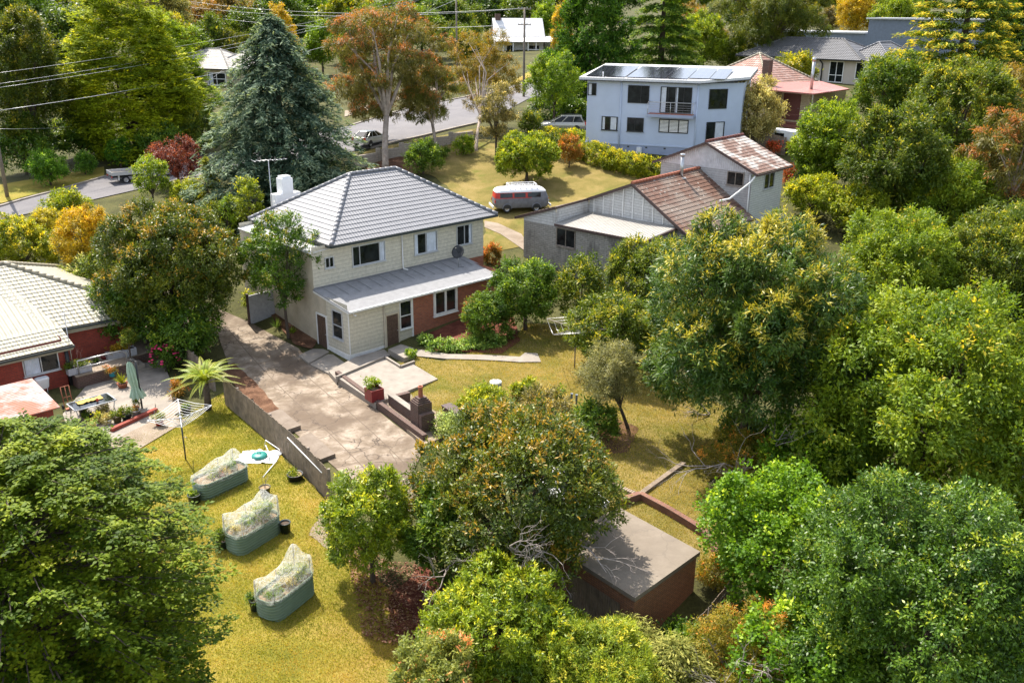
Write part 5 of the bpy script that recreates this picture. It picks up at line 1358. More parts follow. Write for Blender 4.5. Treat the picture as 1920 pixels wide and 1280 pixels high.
# hose reel lid and plastic sheeting, white tube frames near the fence
p = V3(G(490, 866)); t = thing('tub_lid', 'round teal plastic lid lying on crumpled white sheeting', 'lid', p + [0, 0, .10])
g = MB().lathe([(.34, 0), (.36, .05), (.33, .10), (.15, .14), (.001, .145)], (0, 0, 0), 22); g.build('lid', M['teal'], t)
g = MB().tube([(-.08, 0, .14), (-.06, 0, .19), (.06, 0, .19), (.08, 0, .14)], .018, 6); g.build('handle', M['teal'], t)
r_ = np.random.default_rng(3)
rows = [[(p[0] + (i - 6) * .15 + r_.normal() * .03, p[1] + (j - 4) * .15 + r_.normal() * .03, gz(p[0], p[1]) + .05 + abs(r_.normal()) * .045) for i in range(13)] for j in range(9)]
tag(MB().grid(rows).build('plastic_sheet', M['clean_white']), 'crumpled white plastic sheeting under the teal lid', 'plastic sheet')
def frame_obj(label, pts, dz, name='tube_frame', r=.02, mat='clean_white', cat_='frame'):
    b = V3(G(*pts[0])); o = thing(name, label, cat_, b)
    g = MB().tube([V3(G(px_, py_)) - b + [0, 0, z] for (px_, py_), z in zip(pts, dz)], r, 6)
    g.build('tube', M[mat], o); return o
frame_obj('bent white tube frame leaning on the paling fence', [(498, 850), (503, 852), (528, 858), (524, 866)], [.02, .55, .25, .02])
frame_obj('white pole lying on the lawn in front of the teal lid', [(497, 903), (523, 874)], [.04, .12], r=.025, name='white_pole', cat_='pole')
frame_obj('white tube frame standing beside the teal lid', [(503, 858), (508, 868), (509, 876)], [.45, .40, .02])
frame_obj('bundle of thin garden canes propped against the fence', [(546, 885), (547, 880)], [.02, 1.15], r=.012, name='garden_canes', mat='timber_grey', cat_='canes')

# ---------------------------------------------------------------- rotary clotheslines
def hoist(label, base, h, arm, az, rise, mat='alu', lines=6, pole='dark_gutter', tilt=(0, 0), seed=1, skip=(), lmat='clean_white'):
    o = thing('rotary_clothesline', label, 'clothesline', base, az)
    MB().tube([(0, 0, -.1), (0, 0, h)], .035, 8).build('pole', M[pole], o)
    g = MB(); g.tube([(0, 0, h - .12), (0, 0, h + .10)], .06, 8); g.tube([(.05, 0, h * .55), (.16, 0, h * .55), (.16, 0, h * .50)], .015, 5); g.build('winder', M['steel'], o)
    tips = []
    for k in range(4):
        a = math.radians(90 * k); tz = h + rise + tilt[0] * math.cos(a) + tilt[1] * math.sin(a)
        tip = V3((arm * math.cos(a), arm * math.sin(a), tz)); tips.append(tip)
        g = MB(); g.tube([(0, 0, h + .02), tip], .022, 6); g.tube([(0, 0, h - .35), tip * .42 + V3((0, 0, h)) * .58], .014, 5); g.build('arm', M[mat], o)
    c = V3((0, 0, h + .02)); g = MB()
    for i in range(lines):
        f = .28 + .72 * i / (lines - 1)
        for k in range(4):
            if (i, k) in skip: continue
            a, b = c + (tips[k] - c) * f, c + (tips[(k + 1) % 4] - c) * f
            m = (a + b) / 2 - [0, 0, .03 + .03 * f]
            g.tube([a, m, b], .0085 if i < lines - 1 else .012, 4)
    g.build('line', M[lmat], o)
    return o
hoist('silver rotary clothesline on a dark pole over the left lawn', V3(G(352, 872)), 2.05, 1.36, 22, .28, tilt=(.15, .1))
hoist('old grey rotary clothesline standing in front of the tangled shrubs', V3(G(1078, 690)), 2.35, 2.0, 50, .30, mat='timber_grey', pole='timber_grey', lines=4, lmat='steel', tilt=(.1, -.15))

# ---------------------------------------------------------------- paling fences
def paling(label, pxs, hgt, seed, cap=None, mat='timber_old', name='paling_fence', post=True, gap=.0, step=.11):
    P = [V3(G(*p)) for p in pxs]; b = P[0].copy(); o = thing(name, label, 'fence', b)
    r = random.Random(seed); g = MB(); rl = MB(); posts = []
    for a, c in zip(P[:-1], P[1:]):
        d = c - a; L_ = np.linalg.norm(d[:2]); u = V3((d[0], d[1], 0)) / L_; n = V3((u[1], -u[0], 0))
        nb = int(L_ / step)
        for k in range(nb):
            s0 = k * step; q = a + u * s0; q[2] = gz(q[0], q[1])
            hh = hgt + r.uniform(-.03, .03); ti = r.uniform(-.012, .012); off = r.uniform(0, .012)
            q = q - b + n * off; e = u * (step - .006 - gap)
            A_, B_ = q + [0, 0, -.2], q + e + [0, 0, -.2]; Cc_, D_ = q + e + u * ti + [0, 0, .2 + hh - .2], q + u * ti + [0, 0, hh]
            t = n * .018
            sx = r.random() * 3
            g.face((A_ + t, B_ + t, Cc_ + t, D_ + t), uv=[(sx, 0), (sx + step, 0), (sx + step, hh), (sx, hh)]); g.face((D_, Cc_, B_, A_)); g.face((D_ + t, Cc_ + t, Cc_, D_)); g.face((A_ + t, D_ + t, D_, A_)); g.face((B_ + t, B_, Cc_, Cc_ + t))
        m = max(1, round(L_ / 2.4))
        for k in range(m + 1):
            q = a + (c - a) * k / m; q[2] = gz(q[0], q[1]); posts.append(q - b + n * .075)
        for z in (.35, hgt - .3):
            rl.bar(a - b + n * .045 + [0, 0, gz(a[0], a[1]) - a[2] + z], c - b + n * .045 + [0, 0, gz(c[0], c[1]) - c[2] + z], .04, .08)
    g.build('palings', M[mat], o); rl.build('rail', M['timber_grey'], o)
    if post:
        for q in posts: MB().box((q[0] - .05, q[1] - .05, q[2] - .3), (q[0] + .05, q[1] + .05, q[2] + hgt + .02)).build('post', M['timber_grey'], o)
    return o
paling('long weathered paling fence between the left lawn and the concrete driveway', [(622, 948), (548, 872), (478, 812), (424, 768)], 1.55, 3)
paling('grey leaning paling fence behind the tree fern and pink roses', [(402, 742), (365, 712), (318, 668)], 1.35, 4)
paling('dark timber fence behind the slatted blue house window and silver shrub', [(1338, 262), (1400, 272), (1470, 285)], 1.7, 6, post=False, step=.2)
paling('weathered fence in the shade behind the dead-branched shrub, lower right', [(1282, 1245), (1330, 1195), (1380, 1130)], 1.4, 7)
# white pipe strapped to the fence
a, b_ = V3(G(549, 872)), V3(G(620, 944)); n_ = V3((-.83, -.55, 0))
o = thing('white_pipe', 'long white pipe strapped along the top of the paling fence', 'pipe', a)
MB().tube([V3((0, 0, 1.22)) + n_ * .06, (b_ - a) * .92 + [0, 0, 1.18] + n_ * .06], .025, 6).build('pipe', M['clean_white'], o)
# grey wall panel between driveway and house
a, b_ = V3(G(468, 616)), hw(-.02, 8.35, .75)
o = thing('side_wall', 'short grey fibro wall panel joining the house beside the driveway', 'wall', a)
d = b_ - a; g = MB(); g.bar(V3((0, 0, .9)), V3((d[0], d[1], .95)), .08, 1.9); g.build('panel', M['grey_trough'], o)
g = MB(); g.box((-.07, -.07, -.3), (.07, .07, 2.0)); g.build('post', M['dark_trim'], o)

# ---------------------------------------------------------------- driveway edge: retaining wall, patio slabs, barbecue
PZ = .42
rw0, rw1, rw2 = V3(at(634, 716, .0)), V3(at(800, 838, -.05)), None
o = thing('retaining_wall', 'low brown brick retaining wall along the edge of the concrete driveway', 'wall', rw0)
d = rw1 - rw0
g = MB(); g.bar((0, 0, .10), V3((d[0], d[1], .12)), .24, .80); o1 = g.build('wall', M['dark_brick'], o)
u_ = d / np.linalg.norm(d); n_ = V3((-u_[1], u_[0], 0)) * -1
n_ = V3((u_[1] * -1, u_[0], 0))
e_ = V3((d[0], d[1], 0))
def slab(name, label, px, z0, z1, mat='concrete_slab', kind='structure', cat_=None):
    P = [V3(at(*p, z1)) for p in px]; b = P[0].copy(); Q = [(p[0] - b[0], p[1] - b[1]) for p in P]
    area = sum(Q[i][0] * Q[(i + 1) % len(Q)][1] - Q[(i + 1) % len(Q)][0] * Q[i][1] for i in range(len(Q)))
    if area < 0: Q = Q[::-1]
    g = MB(); n = len(Q); g.face([(x, y, 0) for x, y in Q])
    for i in range(n):
        j = (i + 1) % n; g.face(((*Q[i], z0 - z1), (*Q[j], z0 - z1), (*Q[j], 0), (*Q[i], 0)))
    o = g.build(name, M[mat], None, b)
    if kind: o['kind'] = kind
    if label: tag(o, label, cat_)
    return o
slab('patio', None, [(634, 712), (722, 676), (752, 690), (775, 685), (822, 712), (706, 760)], -.3, .44)
slab('patio', None, [(706, 756), (822, 716), (870, 740), (880, 800), (800, 836)], -.4, .26, 'gravel')
slab('step', None, [(617, 700), (668, 673), (720, 658), (733, 668), (640, 712), (632, 717)], -.3, .30)
slab('step', None, [(560, 672), (595, 655), (618, 664), (580, 686)], -.3, .16)
slab('step', None, [(582, 688), (620, 666), (655, 690), (618, 705)], -.3, .10)
slab('step', None, [(728, 658), (752, 648), (775, 655), (778, 668), (758, 674)], -.2, .55)
PATH = [(770, 664), (786, 660), (840, 668), (975, 671), (985, 663), (1008, 664), (1015, 680), (975, 681), (838, 677), (775, 672)]
sheet('path', GP(PATH), .09, M['concrete_slab'], .4)
slab('slab', None, [(484, 788), (528, 772), (566, 803), (524, 818)], -.3, .22, 'slab_brown')
slab('slab', None, [(545, 835), (585, 815), (632, 855), (604, 866)], -.3, .20, 'slab_brown')
# kerb edging round the little grass plot
for k, (p, q) in enumerate((((632, 716), (722, 676)), ((722, 676), (752, 694)), ((752, 694), (778, 684)))):
    a, b_ = V3(at(*p, .40)), V3(at(*q, .40)); g = MB(); g.bar((0, 0, .0), b_ - a, .12, .35); o = g.build('kerb', M['concrete_slab'], None, a); o['kind'] = 'structure'
# barbecue
bp = V3(at(792, 800, .30)); baz = math.degrees(math.atan2(d[1], d[0]))
o = thing('brick_barbecue', 'dark brick barbecue with stepped chimney and terracotta pot beside the driveway', 'barbecue', bp, baz)
g = MB(); g.box((-.32, -.38, -.5), (.42, .38, 1.28)); g.box((-.28, -.34, 1.28), (.36, .34, 1.36)); g.box((-.22, -.28, 1.36), (.30, .28, 1.44)); g.box((-.16, -.22, 1.44), (.24, .22, 1.52)); g.box((.42, -.36, -.5), (.70, .36, .85)); g.build('chimney_stack', M['dark_brick'], o)
g = MB(); g.lathe([(.115, 1.52), (.105, 1.95), (.125, 1.97), (.125, 2.06), (.085, 2.06), (.08, 1.6)], (.04, 0, 0), 14); g.build('chimney_pot', M['terracotta'], o)
g = MB(); g.box((-3.1, -.13, -.5), (-.33, .13, .52)); g.box((-3.1, .13, -.5), (-2.85, 1.0, .46)); g.build('brick_wall', M['dark_brick'], o)
g = MB(); g.box((-3.13, -.16, .521), (-.33, .16, .56)); g.build('coping', M['concrete_slab'], o)
q = V3(at(858, 800, .26)); o = thing('brick_pier', 'low dark brick pier at the far side of the barbecue patio', 'wall', q, baz)
g = MB(); g.box((-.9, -.25, -.4), (.45, .25, .78)); g.build('wall', M['dark_brick'], o)
g = MB(); g.box((-.93, -.28, .781), (.48, .28, .83)); g.build('coping', M['dark_trim'], o)
# red planter
trough('red square planter with a clipped light green shrub beside the barbecue wall', (704, 752), .36, .36, .62, 'red_paint', baz + 4, .42, 'lime', .36, .50, 51, name='red_planter', tint=(.8, .95, .9))
# compost bin
p = V3(G(931, 742)); o = thing('compost_bin', 'grey-blue plastic compost bin with white lid on the lawn', 'compost bin', p)
g = MB().lathe([(.36, 0), (.34, .30), (.30, .70), (.28, .74)], (0, 0, 0), 20); g.build('bin', M['slate_clad'], o)
g = MB().lathe([(.31, .72), (.31, .79), (.24, .82), (.10, .83), (.001, .83)], (0, 0, 0), 20); g.build('lid', M['clean_white'], o)
g = MB().tube([(-.08, 0, .83), (-.07, 0, .89), (.07, 0, .89), (.08, 0, .83)], .018, 6); g.build('handle', M['black'], o)
for k, (x, y) in enumerate(((1073, 770), (1082, 772))):
    p = V3(G(x, y)); o = thing('garden_stake', ('dark square garden stake, ' + ('left' if k == 0 else 'right') + ' one of the pair in the flower bed'), 'stake', p, 0, 'garden stakes in the flower bed')
    g = MB(); g.box((-.05, -.05, -.1), (.05, .05, .95)); g.box((-.06, -.06, .95), (.06, .06, .99)); g.build('stake', M['slate_clad'], o)
# brick edging on the lawn
def edging(label, pts, w_, h_, mat='edge_brick', name='brick_edging', sink=.2, dz=0):
    P = [V3(G(*p)) for p in pts]; b = P[0].copy(); o = thing(name, label, 'edging', b); g = MB()
    for a, c in zip(P[:-1], P[1:]):
        n = max(1, int(np.linalg.norm(c - a) / .5))
        for k in range(n):
            x, y = a + (c - a) * k / n, a + (c - a) * (k + 1) / n
            x[2], y[2] = gz(x[0], x[1]), gz(y[0], y[1])
            g.bar(x - b + [0, 0, h_ / 2 - sink / 2 + dz], y - b + [0, 0, h_ / 2 - sink / 2 + dz], w_, h_ + sink)
    g.build('edging', M[mat], o); return o
edging('brick edging crossing the dry lawn in a shallow corner', [(1150, 908), (1202, 929), (1240, 900), (1285, 867)], .22, .16, 'timber_old')
edging('red brick edging around the strip of grass behind the concrete garage roof', [(1166, 946), (1204, 932), (1262, 962), (1325, 1000), (1352, 1040)], .24, .34)

# ---------------------------------------------------------------- garage with a concrete slab roof
gp = [V3(at(*p, .55)) for p in ((1042, 1062), (1198, 1117), (1319, 1028), (1163, 946))]
cG = sum(gp) / 4
uG = (gp[1] - gp[0]); vG = (gp[2] - gp[1])
o = thing('garage', 'brick garage with a flat weathered concrete slab roof', 'garage', (gp[1][0], gp[1][1], 0))
lp = [p - [gp[1][0], gp[1][1], 0] for p in gp]
# straighten: extend the hidden front-left corner
lp[0] = lp[3] + (lp[1] - lp[2])
g = MB(); A_ = [V3((p[0], p[1], .55)) for p in lp]; B2 = [p - [0, 0, .16] for p in A_]
g.face(A_); g.face(B2[::-1])
for i in range(4):
    j = (i + 1) % 4; g.face((B2[i], B2[j], A_[j], A_[i]))
g.build('roof', M['garage_slab'], o)
ce = sum(A_) / 4; I = [ce + (p - ce) * .955 for p in A_]
g = MB()
for i in range(4):
    j = (i + 1) % 4; wall_quad(g, I[i], I[j], -3.4, .39)
g.build('wall', M['rust_brick'], o)
g = MB(); uu = (I[1] - I[0]) / np.linalg.norm(I[1] - I[0]); nn = np.cross(uu, [0, 0, 1])
a = I[0] + uu * .8; b2 = I[1] - uu * .6
g.face(((*(a + nn * .03)[:2], -2.4), (*(b2 + nn * .03)[:2], -2.4), (*(b2 + nn * .03)[:2], -.1), (*(a + nn * .03)[:2], -.1))); g.build('garage_door', M['timber_old'], o)

# ---------------------------------------------------------------- things on the bungalow's patio
tp = V3(at(178, 790, 0.05))
o = thing('patio_table', 'dark glass-topped patio table with silver metal legs', 'table', tp, 44)
g = MB(); g.box((-.95, -.55, .70), (.95, .55, .72)); g.build('tabletop', M['glass'], o)
g = MB()
for a, b_ in (((-.98, -.58), (.98, -.58)), ((.98, -.58), (.98, .58)), ((.98, .58), (-.98, .58)), ((-.98, .58), (-.98, -.58))): g.tube([(*a, .72), (*b_, .72)], .03, 6)
g.build('frame', M['alu'], o)
for x in (-.92, .92):
    for y in (-.52, .52): MB().tube([(x, y, .72), (x * .93, y * .9, .35), (x, y, 0)], .025, 6).build('leg', M['alu'], o)
t = thing('cloth', 'crumpled yellow cloth on the patio table', 'cloth', tuple(V3(tp) + [-.15, .12, .745]), 44)
r_ = np.random.default_rng(8)
MB().grid([[((i - 6) * .10, (j - 2.5) * .08 + .02 * r_.normal(), .01 + abs(r_.normal()) * .03) for i in range(13)] for j in range(6)]).build('cloth', m_plain('mustard', (.48, .33, .07), .8, .2, 6), t)
t = thing('red_mug', 'small red mug standing on the patio table', 'mug', tuple(V3(tp) + [.30, -.02, .75]))
MB().lathe([(.001, 0), (.055, 0), (.06, .15), (.05, .15), (.045, .02)], (0, 0, 0), 14).build('cup', M['pot_red'], t)
MB().tube([(.055, 0, .12), (.10, 0, .11), (.10, 0, .05), (.055, 0, .04)], .012, 6).build('handle', M['pot_red'], t)
up = V3(at(269, 778, .05))
o = thing('cantilever_umbrella', 'folded pale green cantilever umbrella on a dark post', 'umbrella', up, 20)
MB().tube([(0, 0, .1), (0, 0, 2.6)], .045, 8).build('pole', M['black'], o)
g = MB(); g.box((-.6, -.6, -.02), (.6, .6, .10)); g.build('base', M['concrete_slab'], o)
g = MB(); g.tube([(-.02, 0, 2.55), (-.22, .02, 2.70), (-.32, .02, 2.62)], .035, 6); g.box((-.07, -.07, .95), (.07, .07, 1.2)); g.build('arm', M['black'], o)
rows = []
for i, (z, r_) in enumerate(((2.62, .03), (2.5, .10), (2.1, .17), (1.6, .20), (1.25, .15), (1.05, .21), (.75, .30), (.68, .29))):
    rows.append([(-.30 + r_ * (1 + .35 * math.cos(8 * a)) * math.cos(a) + (2.6 - z) * .10, .02 + r_ * (1 + .35 * math.cos(8 * a)) * math.sin(a), z) for a in np.linspace(0, 2 * math.pi, 49)])
MB().grid(rows).build('canopy', M['umbrella'], o)
# hand trolley
p = V3(at(132, 778, 0.05)); o = thing('hand_trolley', 'orange-brown hand trolley leaning at the end of the patio', 'trolley', p, 44)
g = MB()
for x in (-.2, 0, .2): g.tube([(x, 0, .1), (x, .18, 1.15)], .02, 6)
g.tube([(-.2, .18, 1.15), (.2, .18, 1.15)], .02, 6); g.tube([(-.2, .09, .6), (.2, .09, .6)], .015, 5); g.box((-.2, -.2, .04), (.2, 0, .07)); g.build('frame', M['terracotta'], o)
for x in (-.27, .27): MB().tube([(x - .03, .05, .13), (x + .03, .05, .13)], .13, 14).build('wheel', M['tyre'], o)
# white meter / cistern on the wall
p = hwp = V3(RP) + [0, 0, 0]
Rm = Matrix.Translation((RP[0], RP[1], 0)) @ Matrix.Rotation(math.radians(R_AZ), 4, 'Z')
o = thing('cistern', 'white plastic cistern box mounted on the red brick wall', 'cistern', tuple(Rm @ Vector((-1.35, -.32, .35))), R_AZ)
g = MB(); rows = [[(x * s_, y * s_ * .8, z) for x, y, _, _ in rrect(.62, .5, .12) + rrect(.62, .5, .12)[:1]] for z, s_ in ((0, .7), (.08, .85), (.45, 1), (.5, 1.05), (.56, 1.05), (.60, .9))]
g.grid(rows); g.face([(x * .9, y * .72, .60) for x, y, _, _ in rrect(.62, .5, .12)]); g.build('box', M['clean_white'], o)
g = MB(); g.tube([(-.18, 0, .02), (-.18, 0, -.55)], .025, 6); g.tube([(.18, 0, .02), (.18, 0, -.3)], .02, 6); g.build('pipe', M['clean_white'], o)
# troughs on the terrace
TZ = .80
TR = 'grey planter troughs on the terrace'
trough('long grey trough of dry orange succulents at the front of the terrace', (222, 680), .62, .2, .38, 'grey_trough', R_AZ, TZ, 'gold', .24, .34, 61, TR, tint=(.8, .75, .9))
trough('square grey planter with a small leafy tree at the terrace corner', (243, 676), .34, .26, .42, 'grey_trough', R_AZ, TZ, None, seed=62, group=TR)
o = plant('scrub', 'small potted tree in the square grey planter on the terrace corner', 'tree', (224, 626, 256, 664), 1.6, name='small_tree', n=5, scale=.5, tr=.03)
trough('grey trough of dry reddish twigs beside the terrace handrail', (150, 710), .60, .2, .36, 'grey_trough', R_AZ, TZ, 'scrub', .22, .2, 63, TR)
o = thing('twiggy_shrub', 'bare reddish twiggy shrub growing in the trough beside the handrail', 'shrub', tuple(V3(at(146, 703, TZ)) + [0, 0, .25]))
deadwood('branches', 0, [((x, 0, 0), (x, .1, 1)) for x in (-.4, -.2, 0, .2)], m_plain('twig_red', (.34, .20, .17), .9, .2), 9, o, .42, .014, 3, .55)
pot('terracotta bowl on the terrace ledge', (196, 684), .16, .14, 'red_paint', fol=False, z=TZ, cat_='bowl', name='bowl')
pot('grey pot at the back of the terrace beside the verandah post', (204, 655), .24, .34, 'grey_trough', fol=False, z=TZ, cat_='pot', name='pot')
pot('tall grey pot against the verandah post on the terrace', (200, 645), .17, .42, 'grey_trough', fol=False, z=TZ, cat_='pot', name='pot')
pot('bright blue pot with green and red leaves at the foot of the terrace steps', (212, 716), .19, .26, 'pot_blue', 'redshrub', .28, .24, z=.45, seed=65)
pot('shallow brown pot with a low succulent on the terrace step', (198, 709), .22, .16, 'terracotta', 'redshrub', .2, .14, z=.5, seed=66)
pot('small green pot on the terrace ledge beside the handrail end', (181, 692), .12, .16, 'plastic_green', 'bush', .1, .06, z=TZ, seed=67)
pot('brown pot of bright yellow-green strappy leaves beside the patio', (232, 738), .27, .30, 'terracotta', z=.02, seed=68, spk=(70, .62, (.30, .33, .03)))
gpot = 'potted plants along the patio edge'
for k, (lab, px, r, h, mt, kd, pr, ph) in enumerate((
  ('dark green pot with an upright shrub under the patio table corner', (158, 786), .22, .26, 'plastic_green', 'bush', .30, .42),
  ('olive pot with spiky green leaves, second along from the umbrella base', (223, 802), .22, .34, 'pot_olive', 'lime', .22, .34),
  ('dark pot with round leafy clump beside the square grey pot', (240, 797), .26, .34, 'plastic_green', 'scrub', .28, .30),
  ('grey square-shouldered pot with orange-leaved plant beside the umbrella base', (257, 789), .24, .30, 'grey_trough', 'redshrub', .18, .16),
  ('slim brown pot holding a tall thin seedling beside the umbrella base', (259, 781), .14, .24, 'terracotta', 'bush', .12, .42),
  ('white pot of trailing green succulent at the front of the pot row', (205, 805), .20, .22, 'clean_white', 'silver', .26, .2),
  ('small purple pot, lowest in the pot cluster', (182, 813), .13, .20, 'pot_purple', 'bush', .10, .08),
  ('grey pot of bluish succulent left of the purple pot', (174, 816), .14, .18, 'grey_trough', 'silver', .16, .14),
  ('terracotta pot with yellowish tuft above the purple pot', (180, 804), .20, .20, 'terracotta', 'lime', .22, .26),
  ('wide terracotta bowl of mixed succulents in the pot row', (192, 801), .26, .18, 'terracotta', 'silver', .24, .18),
  ('grey pot with a large bluish rosette behind the pot row', (196, 790), .22, .24, 'grey_trough', 'silver', .32, .30),
  ('low brown pot with fine green herb at the near end of the patio', (168, 800), .20, .18, 'terracotta', 'bush', .24, .24),
  ('bright red pot with a leafy plant on the paved strip by the clothesline', (302, 806), .22, .30, 'pot_red', 'pieris', .28, .36),
  ('black pot in the shade at the foot of the tree fern', (352, 782), .25, .3, 'black', 'bush', .2, .1))):
    pot(lab, px, r, h, mt, kd, pr, ph, z=.05, seed=70 + k, group=gpot)
# low brick edge of patio
edging('low red brick wall along the near edge of the patio', [(212, 822), (258, 800), (296, 782)], .22, .22, 'deep_brick', 'brick_edging')
p = V3(at(255, 742, .05)); o = thing('concrete_kerb', 'short pale concrete kerb lying beside the umbrella', 'kerb', p); MB().bar((0, 0, .06), V3(at(246, 728, .05)) - p + [0, 0, .06], .16, .16).build('kerb', M['concrete_slab'], o)
# ---------------------------------------------------------------- vehicles
def wheel(par, x, y, r, w=.18, hub='hub'):
    s_ = 1 if y > 0 else -1
    g = MB(); prof = [(r * .58, -w/2), (r * .92, -w/2), (r, -w * .32), (r, w * .32), (r * .92, w/2), (r * .58, w/2)]
    g.lathe(prof, (0, 0, 0), 22); wo = g.build('wheel', M['tyre'], par, (x, y, r)); wo.rotation_euler = (math.radians(90), 0, 0)
    g = MB().lathe([(r * .60, -w * .46), (r * .52, -w * .40), (r * .40, -w * .30), (r * .18, -w * .42), (.001, -w * .44)], (0, 0, 0), 18)
    g.lathe([(.001, w * .44), (r * .18, w * .42), (r * .40, w * .30), (r * .52, w * .40), (r * .60, w * .46)], (0, 0, 0), 18); g.build('rim', M[hub], wo)
    return wo
def ring_loft(mb, rings, mi=0, capb=True, capt=True):
    mb.grid([r + r[:1] for r in rings], mi)
    if capt: mb.face(rings[-1], mi)
    if capb: mb.face(rings[0][::-1], mi)
def outline(x0, x1, hw_, rc, z, n=5):
    xc, L_ = (x0 + x1) / 2, x1 - x0
    return [(xc + x, y, z) for x, y, _, _ in rrect(L_, hw_ * 2, rc, n)]
# kombi-style camper van, rusty grey with white top
base = V3(G(972, 394)); VZ = 12.5
v = thing('camper_van', 'old grey camper van with red window band, white roof and roof rack', 'van', base, VZ)
ox = -2.25
g = MB(); ring_loft(g, [outline(ox + a, ox + b, h_, rc, z) for a, b, h_, rc, z in ((.15, 4.3, .78, .35, .36), (.05, 4.40, .85, .38, .48), (0, 4.45, .865, .40, .8), (.02, 4.45, .865, .42, 1.05), (.03, 4.43, .855, .42, 1.14))]); g.build('body', M['van_grey'], v)
g = MB(); ring_loft(g, [outline(ox + a, ox + b, h_, rc, z) for a, b, h_, rc, z in ((.03, 3.32, .850, .40, 1.142), (.06, 3.30, .80, .38, 1.45), (.12, 3.28, .77, .36, 1.60))]); g.build('window_band', M['van_red'], v)
g = MB(); ring_loft(g, [outline(ox + a, ox + b, h_, rc, z) for a, b, h_, rc, z in ((2.6, 4.42, .849, .42, 1.142), (2.6, 4.30, .799, .42, 1.45), (2.6, 4.20, .769, .40, 1.60))]); g.build('cab', M['van_grey'], v)
g = MB(); ring_loft(g, [outline(ox + a, ox + b, h_, rc, z) for a, b, h_, rc, z in ((.08, 4.24, .80, .40, 1.602), (.10, 4.22, .79, .40, 1.66), (.18, 4.08, .72, .42, 1.78), (.35, 3.85, .58, .40, 1.88), (.65, 3.5, .36, .3, 1.93))]); g.build('roof', M['clean_white'], v)
def vside(name, x0, x1, z0, z1, mat, sgn):
    g = MB(); f = lambda z: .866 - (z - 1.14) * .205
    q = [(ox + x0, sgn * f(z0), z0), (ox + x1, sgn * f(z0), z0), (ox + x1 - (.12 if x1 > 3.8 else 0), sgn * f(z1), z1), (ox + x0, sgn * f(z1), z1)]
    g.face(q if sgn < 0 else q[::-1]); return g.build(name, M[mat], v)
for s_ in (-1, 1):
    for a, b_ in ((.42, 1.42), (1.56, 2.48), (2.66, 3.72)): vside('window', a, b_, 1.20, 1.55, 'glass', s_)
g = MB(); g.grid([[(ox + (4.455 - (z - 1.14) * .52) - .28 * (abs(y) / .66) ** 2.5, y * (1 - (z - 1.14) * .2), z) for y in np.linspace(-.66, .66, 9)] for z in (1.18, 1.38, 1.58)]); g.build('windscreen', M['glass'], v)
g = MB(); g.grid([[(ox - .0 + (z - 1.14) * .15 + .16 * (abs(y) / .6) ** 2.5 + .03, y, z) for y in np.linspace(.6, -.6, 9)] for z in (1.2, 1.55)]); g.build('rear_window', M['glass'], v)
for s_ in (-1, 1):
    wheel(v, ox + .98, s_ * .74, .32); wheel(v, ox + 3.38, s_ * .74, .32)
    for x in (.98, 3.38):
        g = MB(); g.grid([[(ox + x + .40 * math.cos(a), s_ * (.862 + d_), .34 + .40 * math.sin(a)) for a in np.linspace(0, math.pi, 12)] for d_ in (0, .03)] + [[(ox + x + .34 * math.cos(a), s_ * .893, .34 + .34 * math.sin(a)) for a in np.linspace(0, math.pi, 12)]]); g.build('wheel_arch', M['van_grey'], v)
        g = MB(); g.face([(ox + x + .34 * math.cos(a), s_ * .870, .34 + .34 * math.sin(a)) for a in np.linspace(0, math.pi, 12)][::s_ * -1]); g.build('wheel_well', M['black'], v)
    MB().lathe([(.11, 0), (.10, .03), (.05, .05), (.001, .055)], (0, 0, 0), 14).build('headlight', M['clean_white'], v, (ox + 4.42, s_ * .52, .86)).rotation_euler = (0, math.radians(90), 0)
    g = MB(); g.box((ox + 4.30, s_ * .62 - .08, 1.0), (ox + 4.41, s_ * .62 + .08, 1.08)); g.build('indicator', M['lamp_orange'], v)
    g = MB(); g.box((ox - .01, s_ * .66 - .07, .78), (ox + .06, s_ * .66 + .07, 1.0)); g.build('tail_light', M['lamp_red'], v)
g = MB(); g.bar((ox - .14, -.8, .50), (ox - .14, .8, .50), .10, .16); g.build('bumper', M['clean_white'], v)
g = MB(); g.bar((ox + 4.55, -.8, .50), (ox + 4.55, .8, .50), .10, .16); g.build('bumper', M['clean_white'], v)
rk = MB()
for y in (-.52, .52): rk.tube([(ox + 1.2, y, 2.16), (ox + 3.45, y, 2.16)], .028, 6); rk.tube([(ox + 1.2, y, 2.03), (ox + 3.45, y, 2.03)], .02, 6)
for x in np.linspace(1.2, 3.45, 6): rk.tube([(ox + x, -.68, 1.80), (ox + x, -.52, 2.16), (ox + x, -.52, 2.03), (ox + x, .52, 2.03), (ox + x, .52, 2.16), (ox + x, .68, 1.80)], .022, 5)
rk.tube([(ox + 1.2, -.52, 2.16), (ox + 1.2, .52, 2.16)], .028, 6); rk.tube([(ox + 3.45, -.52, 2.16), (ox + 3.45, .52, 2.16)], .028, 6)
rk.build('roof_rack', M['clean_white'], v)

